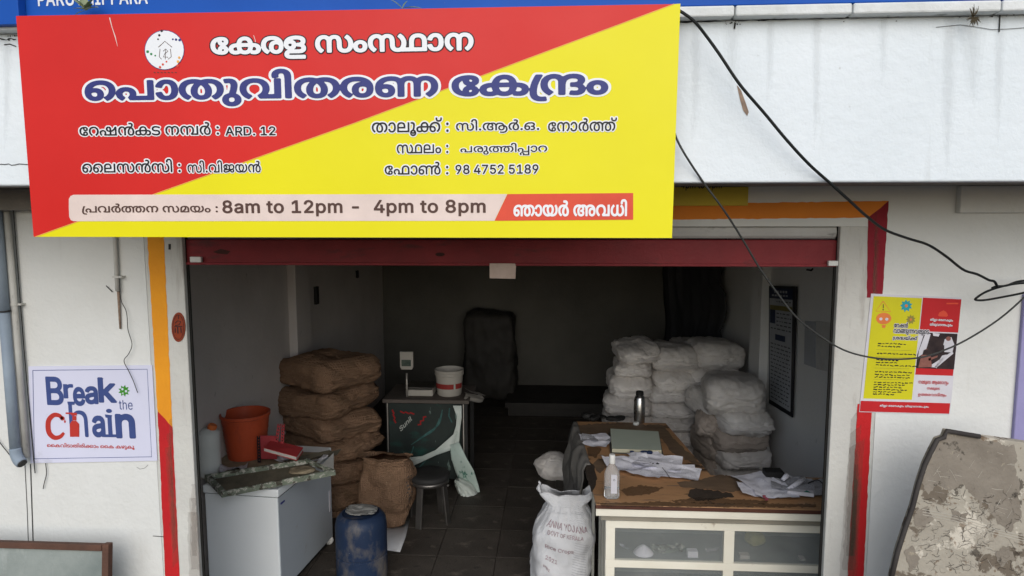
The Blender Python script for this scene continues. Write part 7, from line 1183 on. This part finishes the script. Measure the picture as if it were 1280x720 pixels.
M['gr2'] = mat('dirty film on wood', (.05, .035, .025), rough=.7, alpha=.45)
# torn laminate patches (flat, proud of the wood)
def onz(poly, m, name, parent, lift=.0008, z=None): 
    q = [at(a, b, Z=(z or zc)+lift) for a, b in rough_px(poly, 2.2, 2.5, len(poly))]; me = bpy.data.meshes.new(name); me.from_pydata([tuple(p) for p in q], [], [tuple(range(len(q)))]); return link(name, me, m, parent)
M['lam'] = mat('charred bare patch', (.035, .028, .022), (.06, .045, .035), .8, ns=30, bump=.3); M['lam2'] = mat('dull worn laminate', (.20, .135, .085), (.11, .078, .055), .6, ns=14, bump=.2, stretch=(.5, 1.4, 1))
onz([(862, 613), (870, 610), (884, 612), (900, 614), (915, 617), (918, 621), (905, 622), (890, 625), (870, 626), (860, 620)], M['lam'], 'bare_patch', ct_, .0012)
onz([(846, 603), (880, 598), (900, 593), (924, 596), (926, 606), (930, 612), (915, 615), (880, 611), (864, 610), (850, 608)], M['lam2'], 'worn_patch', ct_)
onz([(731, 585), (737, 577), (743, 583), (746, 596), (745, 606), (740, 616), (736, 606)], M['lam'], 'bare_patch', ct_, .0012); onz([(741, 580), (748, 573), (757, 574), (758, 584), (750, 592), (745, 588)], M['lam2'], 'worn_patch', ct_, .0010)
for k, pg in enumerate(([(750, 629), (830, 627), (900, 629), (1020, 630), (1020, 634), (900, 633.6), (752, 633)], [(775, 612), (800, 606), (830, 610), (812, 618), (784, 620)], [(835, 626), (870, 622), (960, 626), (958, 630), (870, 629)], [(733, 560), (742, 556), (752, 562), (746, 572), (736, 570)])): onz(pg, M['gr2'], 'dirt_film', ct_, .0016+.0002*k)
onz([(722, 531), (780, 528), (800, 530), (828, 531), (840, 546), (860, 565), (878, 580), (868, 580), (840, 566), (826, 548), (775, 545), (726, 548)], M['lam2'], 'worn_patch', ct_)
# grey cloth over the left edge of the table
M['gcl'] = mat('grey stained sacking', (.20, .19, .175), (.13, .125, .115), .85, ns=6, bump=.4, bs=40)
dc = thing('draped_sacking', 'grey sacking hanging over the left edge of the wooden table behind the white sack', 'cloth', (xt0, 1.4, zc))
A_ = [Vector((xt0+.03, Yt1-.02-.30*i, zc+.004)) for i in range(4)]; n_ = 10; V = []; F3 = []; NU = 30
for j in range(n_+1):
    for i in range(NU+1):
        t_ = i/NU; y = Yt1-.02-t_*.86; k = j/n_; x = xt0+.02+(xc0-xt0)*t_*1.0; dn = max(k-.12, 0)*(.62-.15*t_+.10*noise.noise(Vector((t_*5, 1, 2)))); f_ = .05*noise.noise(Vector((t_*9, k*1.5, 4)))+.025*noise.noise(Vector((t_*22, k*3, 8)))
        V.append((x-.02-min(k, .12)*.1-(abs(f_)*1.6+.01)*min(1, k*4)-.05*k, y, zc+.006-dn+(0 if k > .1 else .002)))
for j in range(n_):
    for i in range(NU): a = j*(NU+1)+i; F3.append((a, a+1, a+NU+2, a+NU+1))
MB().add(V, F3).build('cloth', M['gcl'], dc, smooth=True, solid=.003)
# ---- steel flask
pf = at(799, 528, Z=zc); rf = (at(806.5, 510, Y=pf.y).x-at(792.5, 510, Y=pf.y).x)/2; hf = at(799, 489, Y=pf.y).z-zc
fk = thing('steel_flask', 'tall brushed steel vacuum flask with black cap standing on the wooden table', 'flask', tuple(pf))
M['fsteel'] = mat('brushed flask steel', (.55, .55, .54), (.42, .42, .42), .28, metal=1, ns=6, bump=.04, stretch=(1, 1, 12))
MB().lathe([(rf*.94, 0), (rf, .006), (rf, hf*.72), (rf*.97, hf*.73), (rf*.97, hf*.75), (rf*.8, hf*.84), (rf*.62, hf*.87), (rf*.62, hf*.90)], pf, 30).build('body', M['fsteel'], fk, smooth=True, auto=40)
MB().lathe([(rf*.68, hf*.88), (rf*.70, hf*.89), (rf*.68, hf*.985), (rf*.6, hf)], pf, 24).build('cap', M['blackp'], fk, smooth=True, auto=40)
# ---- ledger on its slope
lg = thing('ledger', 'open pale green ledger with faint ruled lines lying on the wooden table', 'ledger', tuple(at(795, 560, Z=zc)))
M['lgp'] = mat('pale green ledger paper', (.42, .47, .40), (.38, .43, .37), .7, ns=4, bump=.1); M['lgb'] = mat('buff page edges', (.52, .50, .38), (.40, .38, .28), .8, ns=60, stretch=(1, 1, 12)); M['lgd'] = mat('dark ledger cover', (.10, .10, .095), rough=.6)
z2 = zc+.028; q = [at(765, 561, Z=z2), at(827, 563, Z=z2), at(823, 539.5, Z=z2+.012), at(763, 536, Z=z2+.012)]; lo = [Vector((p.x, p.y, zc+.005)) for p in q]
mb = MB(); mb.add(lo+[p for p in q], [(3, 2, 1, 0), (4, 5, 6, 7), (0, 1, 5, 4), (1, 2, 6, 5), (2, 3, 7, 6), (3, 0, 4, 7)]); mb.build('page_block', M['lgb'], lg, bevel=.001)
mb = MB(); mb.add([p+Vector((0, 0, .0012)) for p in q], [(0, 1, 2, 3)]); mb.build('top_page', M['lgp'], lg)
mb = MB(); mb.prism([lo[0]+Vector((-.012, -.012, -.0035)), lo[1]+Vector((.01, -.012, -.0035)), lo[2]+Vector((.01, .03, -.0035)), lo[3]+Vector((-.012, .03, -.0035))], (0, 0, .003)); mb.build('cover', M['lgd'], lg)
mb = MB()
for k in range(14):
    a = q[0].lerp(q[3], .06+k*.065)+Vector((0, 0, .002)); b = q[1].lerp(q[2], .06+k*.065)+Vector((0, 0, .002)); a2 = a.lerp(b, .04); b2 = a.lerp(b, rnd.uniform(.75, .96)); s_ = Vector((0, .0010, 0)); mb.add([a2, b2, b2+s_, a2+s_], [(0, 1, 2, 3)])
mb.build('ruled_line', mat('faint ruled ink', (.30, .36, .30), rough=.7), lg)
# ---- papers
M['pap'] = mat('white paper', (.78, .78, .84), (.70, .70, .77), .7, ns=5, bump=.3, bs=25, stains=[((.25, .25, .32), 26, .60, .03, (2.2, 5, 1), .55)]); M['papg'] = None; M['papg'] = mat('grey printed paper', (.50, .50, .53), (.40, .40, .43), .7, ns=30, bump=.3, stains=[((.12, .12, .15), 40, .55, .03, (2, 5, 1), .7)])
PG = [(743, 549, .19, .14, 12, 'pap', 'topmost creased paper left of the ledger, its corner turned to the flask', 'papers left of the ledger'), (746, 556, .16, .12, -20, 'pap', 'creased white sheet left of the ledger, tilted towards the bottle', 'papers left of the ledger'), (745, 550, .20, .13, -8, 'papg', 'grey printed sheet lying lowest left of the ledger', 'papers left of the ledger'),
      (800, 590, .21, .30, 62, 'pap', 'white paper nearest the bottle in the spread', 'papers spread before the ledger'), (786, 583, .21, .28, 100, 'pap', 'white paper sheet directly before the ledger', 'papers spread before the ledger'), (822, 582, .21, .28, 76, 'pap', 'white paper sheet under the black charger cord', 'papers spread before the ledger'),
      (838, 592, .21, .29, 84, 'pap', 'white paper at the right front of the spread', 'papers spread before the ledger'), (852, 594, .18, .20, 70, 'pap', 'small rightmost white paper of the middle spread', 'papers spread before the ledger'), (812, 576, .2, .22, 20, 'pap', 'white paper tucked under the right corner of the ledger', 'papers spread before the ledger'),
      (948, 606, .21, .26, 20, 'pap', 'rumpled white paper at the left edge of the right hand heap', 'papers heaped at the right end'), (955, 616, .26, .17, -4, 'pap', 'wide white paper at the front of the right hand heap with red marks', 'papers heaped at the right end'), (990, 610, .22, .22, -15, 'papg', 'grey printed paper under the small white carton', 'papers heaped at the right end'),
      (1015, 612, .24, .22, 10, 'papg', 'grey paper sheet at the right end of the counter beside the pilaster', 'papers heaped at the right end'), (975, 604, .20, .16, 30, 'pap', 'white paper beside the black box at the back', 'papers heaped at the right end'), (970, 622, .22, .08, -3, 'pap', 'narrow white paper strip along the front edge of the counter', 'papers heaped at the right end')]
for k, (a, b, w_, d_, rz, mk, lab, gp) in enumerate(PG):
    p = at(a, b, Z=zc); soft('paper_sheet', paper_mesh(w_, d_, k*3.3, .016, 12), M[mk], (p.x, p.y, zc+.0015+.0022*(k % 6)), (0, 0, R(rz)), lab, 'paper', gp)
M['inkr'] = mat('pink red print', (.50, .12, .16), rough=.6)
onz([(953, 619), (957, 618.5), (961, 625), (957, 626)], M['inkr'], 'red_print', None, .016); tag(bpy.data.objects[-1] if False else [o for o in COL.objects if o.name.startswith('red_print') and o.parent is None][-1], 'small red printed mark on the paper heap at the counter front', 'label')
for p, w_, d_, rz, mk, lab, k in PAPQ: soft('paper_scrap', paper_mesh(w_, d_, 120+k, .03, 12), M[mk], (p.x, p.y, zf+.029+.004*k), (0, R(4), R(rz)), lab, 'paper')
# rolled slips
for k, (a, b, c_, d_) in enumerate(((978, 600, 984, 594), (985, 612, 1005, 599))):
    p, q2 = at(a, b, Z=zc+.03), at(c_, d_, Z=zc+.05); tag(MB().tube([p, p.lerp(q2, .5), q2], [.010, .013, .016], 12).build('paper_roll', M['pap'], smooth=True), ['short white paper slip rolled up beside the black box', 'flared white paper roll pointing to the back right of the heap'][k], 'paper roll')
p = at(967, 600, Z=zc); tag(box('black_box', (p.x-.05, p.y-.03, zc+.018), (p.x+.05, p.y+.05, zc+.055), M['blackp'], None, bevel=.004), 'small black box among the papers at the back of the counter', 'box')
p = at(1000, 622, Z=zc); tb_ = thing('medicine_box', 'small white carton with green triangle at the right front of the counter', 'carton', (p.x, p.y, zc+.018)); Tm = Matrix.Translation((p.x, p.y, zc+.018)) @ Matrix.Rotation(R(-14), 4, 'Z')
MB().box((-.065, -.02, 0), (.065, .02, .020), Tm).build('carton', M['hwht'], tb_, bevel=.001); mb = MB(); mb.add([Tm @ Vector(q_) for q_ in ((.015, -.012, .0208), (.05, -.012, .0208), (.032, .014, .0208))], [(0, 1, 2)]); mb.build('green_print', mat('teal green print', (.02, .22, .16), rough=.5), tb_)
tag(MB().tube(cat([at(1010, 604, Z=zc+.03), at(1022, 600, Z=zc+.035), at(1030, 606, Z=zc+.025)], 5), .003, 6).build('pen', M['blackp']), 'black pen lying across the grey papers at the right', 'pen')
# black charger with cord on the papers
p = at(819, 581, Z=zc+.02); ch = thing('charger', 'small black charger with curled cord lying on the white papers', 'charger', tuple(p))
o = bpy.data.objects.new('plug_body', pillow(.045, .028, .018, 77, k=3, n=8, amp=.001, wr=0)); COL.objects.link(o); o.data.materials.append(M['blackp']); o.parent = ch; o.rotation_euler = (0, 0, R(-20))
MB().tube(cat([at(a, b, Z=zc+.022) for a, b in ((815, 582), (812, 579), (816, 577.5), (821, 578))]+[at(a, b, Z=zc+.021) for a, b in ((825, 582), (829, 586), (833, 591), (838, 598))], 5), .0018, 6).build('cord', M['blackp'], ch, smooth=True)
for k, (a, b) in enumerate(((790, 565), (805, 565), (812, 566))): 
    p = at(a, b, Z=zc+.02); o = bpy.data.objects.new('ink_pad', pillow(.035+.03*(k == 1), .025, .018, 80+k, k=2.6, n=8, amp=.004)); COL.objects.link(o); o.data.materials.append(M['calb']); o.location = (p.x, p.y, zc+.022); tag(o, ['dark ink pad nearest the left just before the ledger', 'widest dark ink pad in front of the ledger', 'dark ink pad right of the widest one before the ledger'][k], 'ink pad')
for k, (a, b) in enumerate(((735, 522), (742, 525), (752, 523), (765, 526), (774, 525))):
    p = at(a, b, Z=zc); o = bpy.data.objects.new('dark_pouch', pillow(.11, .07, .05, 90+k, k=2.4, n=9, amp=.02)); COL.objects.link(o); o.data.materials.append(M['blackp']); o.location = (p.x, p.y-.02, zc+.022); o.rotation_euler.z = k; tag(o, ['leftmost','second','middle','fourth','rightmost'][k]+' black crumpled pouch along the far end of the table', 'pouch', 'black pouches at the far table end')
tag(MB().lathe([(.02, 0), (.022, .004), (.022, .018), (.018, .02)], at(795, 531, Z=zc), 16).build('jar_lid', M['canw'], smooth=True), 'small pale round lid lying at the foot of the flask', 'lid')
# ---- sanitiser bottle
pb = at(764.5, 622, Z=zc); wb = (at(774, 600, Y=pb.y).x-at(755, 600, Y=pb.y).x)/2; hz = at(764, 568, Y=pb.y).z-zc
bo = thing('spirit_bottle', 'clear plastic bottle with white cap and white label at the near left of the counter', 'bottle', tuple(pb))
M['clear'] = mat('clear bottle plastic', (.92, .94, .95), (.9, .92, .93), .03, bump=0, trans=.8, ior=1.14); M['liq'] = mat('clear liquid', (.95, .96, .96), rough=.03, bump=0, trans=1, ior=1.33)
def sq(prof, kx): 
    mb = MB(); n = 32; v = []
    for r, z in prof:
        e = kx if z < hz*.62 else 2
        for j in range(n):
            a = 2*math.pi*j/n; c_, s_ = math.cos(a), math.sin(a); rr = (abs(c_)**e+abs(s_)**e)**(-1/e); fl_ = .72 if z < hz*.66 else 1; v.append(pb+Vector((c_*rr*r, s_*rr*r*fl_, z)))
    k = len(prof); mb.add(v, [(i*n+j, i*n+(j+1) % n, (i+1)*n+(j+1) % n, (i+1)*n+j) for i in range(k-1) for j in range(n)]+[tuple(reversed(range(n))), tuple((k-1)*n+j for j in range(n))]); return mb
sq([(wb*.86, .001), (wb*.97, .006), (wb, .02), (wb, hz*.55), (wb*.93, hz*.62), (wb*.62, hz*.72), (wb*.36, hz*.79), (wb*.33, hz*.83)], 3.2).build('bottle_body', M['clear'], bo, smooth=True, auto=60)
sq([(wb*.80, .004), (wb*.90, .01), (wb*.90, .055)], 3.2).build('liquid', M['liq'], bo, smooth=True, auto=60)
MB().lathe([(wb*.40, hz*.80), (wb*.42, hz*.81), (wb*.40, hz*.99), (wb*.36, hz)], pb, 22).build('cap', M['lock'], bo, smooth=True, auto=40)
yb = pb.y-wb*.72-.0015; a, b = at(764, 612, Y=yb), at(772, 582, Y=yb); mb = MB(); mb.prism([(a.x-.001, yb, pb.z+.035), (b.x-.001, yb, pb.z+.035), (b.x-.002, yb, pb.z+hz*.58), (a.x-.001, yb, pb.z+hz*.58)], (0, .001, 0)); mb.build('label', M['hwht'], bo)
mb = MB(); xm_ = (a.x+b.x)/2-.001; mb.add([(xm_+.007*math.cos(k), yb-.0012, pb.z+hz*.46+.007*math.sin(k)) for k in np.arange(0, 6.2, .5)], [tuple(range(13))]); mb.build('label_print', M['papg'], bo)
# ---- contents of the glazed bays
zs1 = zr[2]-.009
p = at(804, 697, Y=Yg+.10); o = bpy.data.objects.new('powder_heap', MB().lathe([(.055, 0), (.045, .014), (.028, .03), (.012, .042), (.003, .045)], (0, 0, 0), 20).mesh('powder_heap')); COL.objects.link(o); o.data.materials.append(M['hwht']); o.location = (p.x, Yg+.10, zs1+.001); tag(o, 'small white heap inside the left glazed bay of the counter', 'heap')
for k, (a, w_, h_, mk) in enumerate(((865, .055, .035, 'hwht'), (930, .05, .022, 'cream'), (1002, .03, .012, 'cream'))):
    x = at(a, 697, Y=Yg+.08).x; tag(box('small_carton', (x-w_/2, Yg+.06, zs1+.001), (x+w_/2, Yg+.10, zs1+h_), M[mk], None, bevel=.001), ['white carton lying inside the left glazed bay', 'low cream carton at the left of the right glazed bay', 'tiny cream box at the right of the right glazed bay'][k], 'carton')
for k, (a, w_, d_) in enumerate(((830, .14, .08), (848, .10, .07), (780, .05, .03), (890, .07, .04))):
    x = at(a, 697, Y=Yg+.12).x; soft('paper_scrap', paper_mesh(w_, d_, 40+k, .02), M['tray'] if k < 2 else M['papg'], (x, Yg+.13, zs1+.002), (0, 0, k), ['large greenish scrap lying on the shelf in the left glazed bay', 'smaller greenish scrap beside the carton in the left glazed bay', 'grey scrap left of the white heap in the glazed bay', 'grey scrap at the right end of the left glazed bay'][k], 'scrap')
x = at(945, 690, Y=Yg+.2).x; soft('yellow_bag', pillow(.12, .10, .09, 55, k=2.4, n=10, amp=.015), mat('dull yellow wrapper', (.32, .30, .10), (.2, .19, .08), .5, ns=12), (x, Yg+.22, zs1+.045), (0, 0, .3), 'dull yellow packet behind the glass of the right bay', 'packet')
bpy.context.view_layer.update()
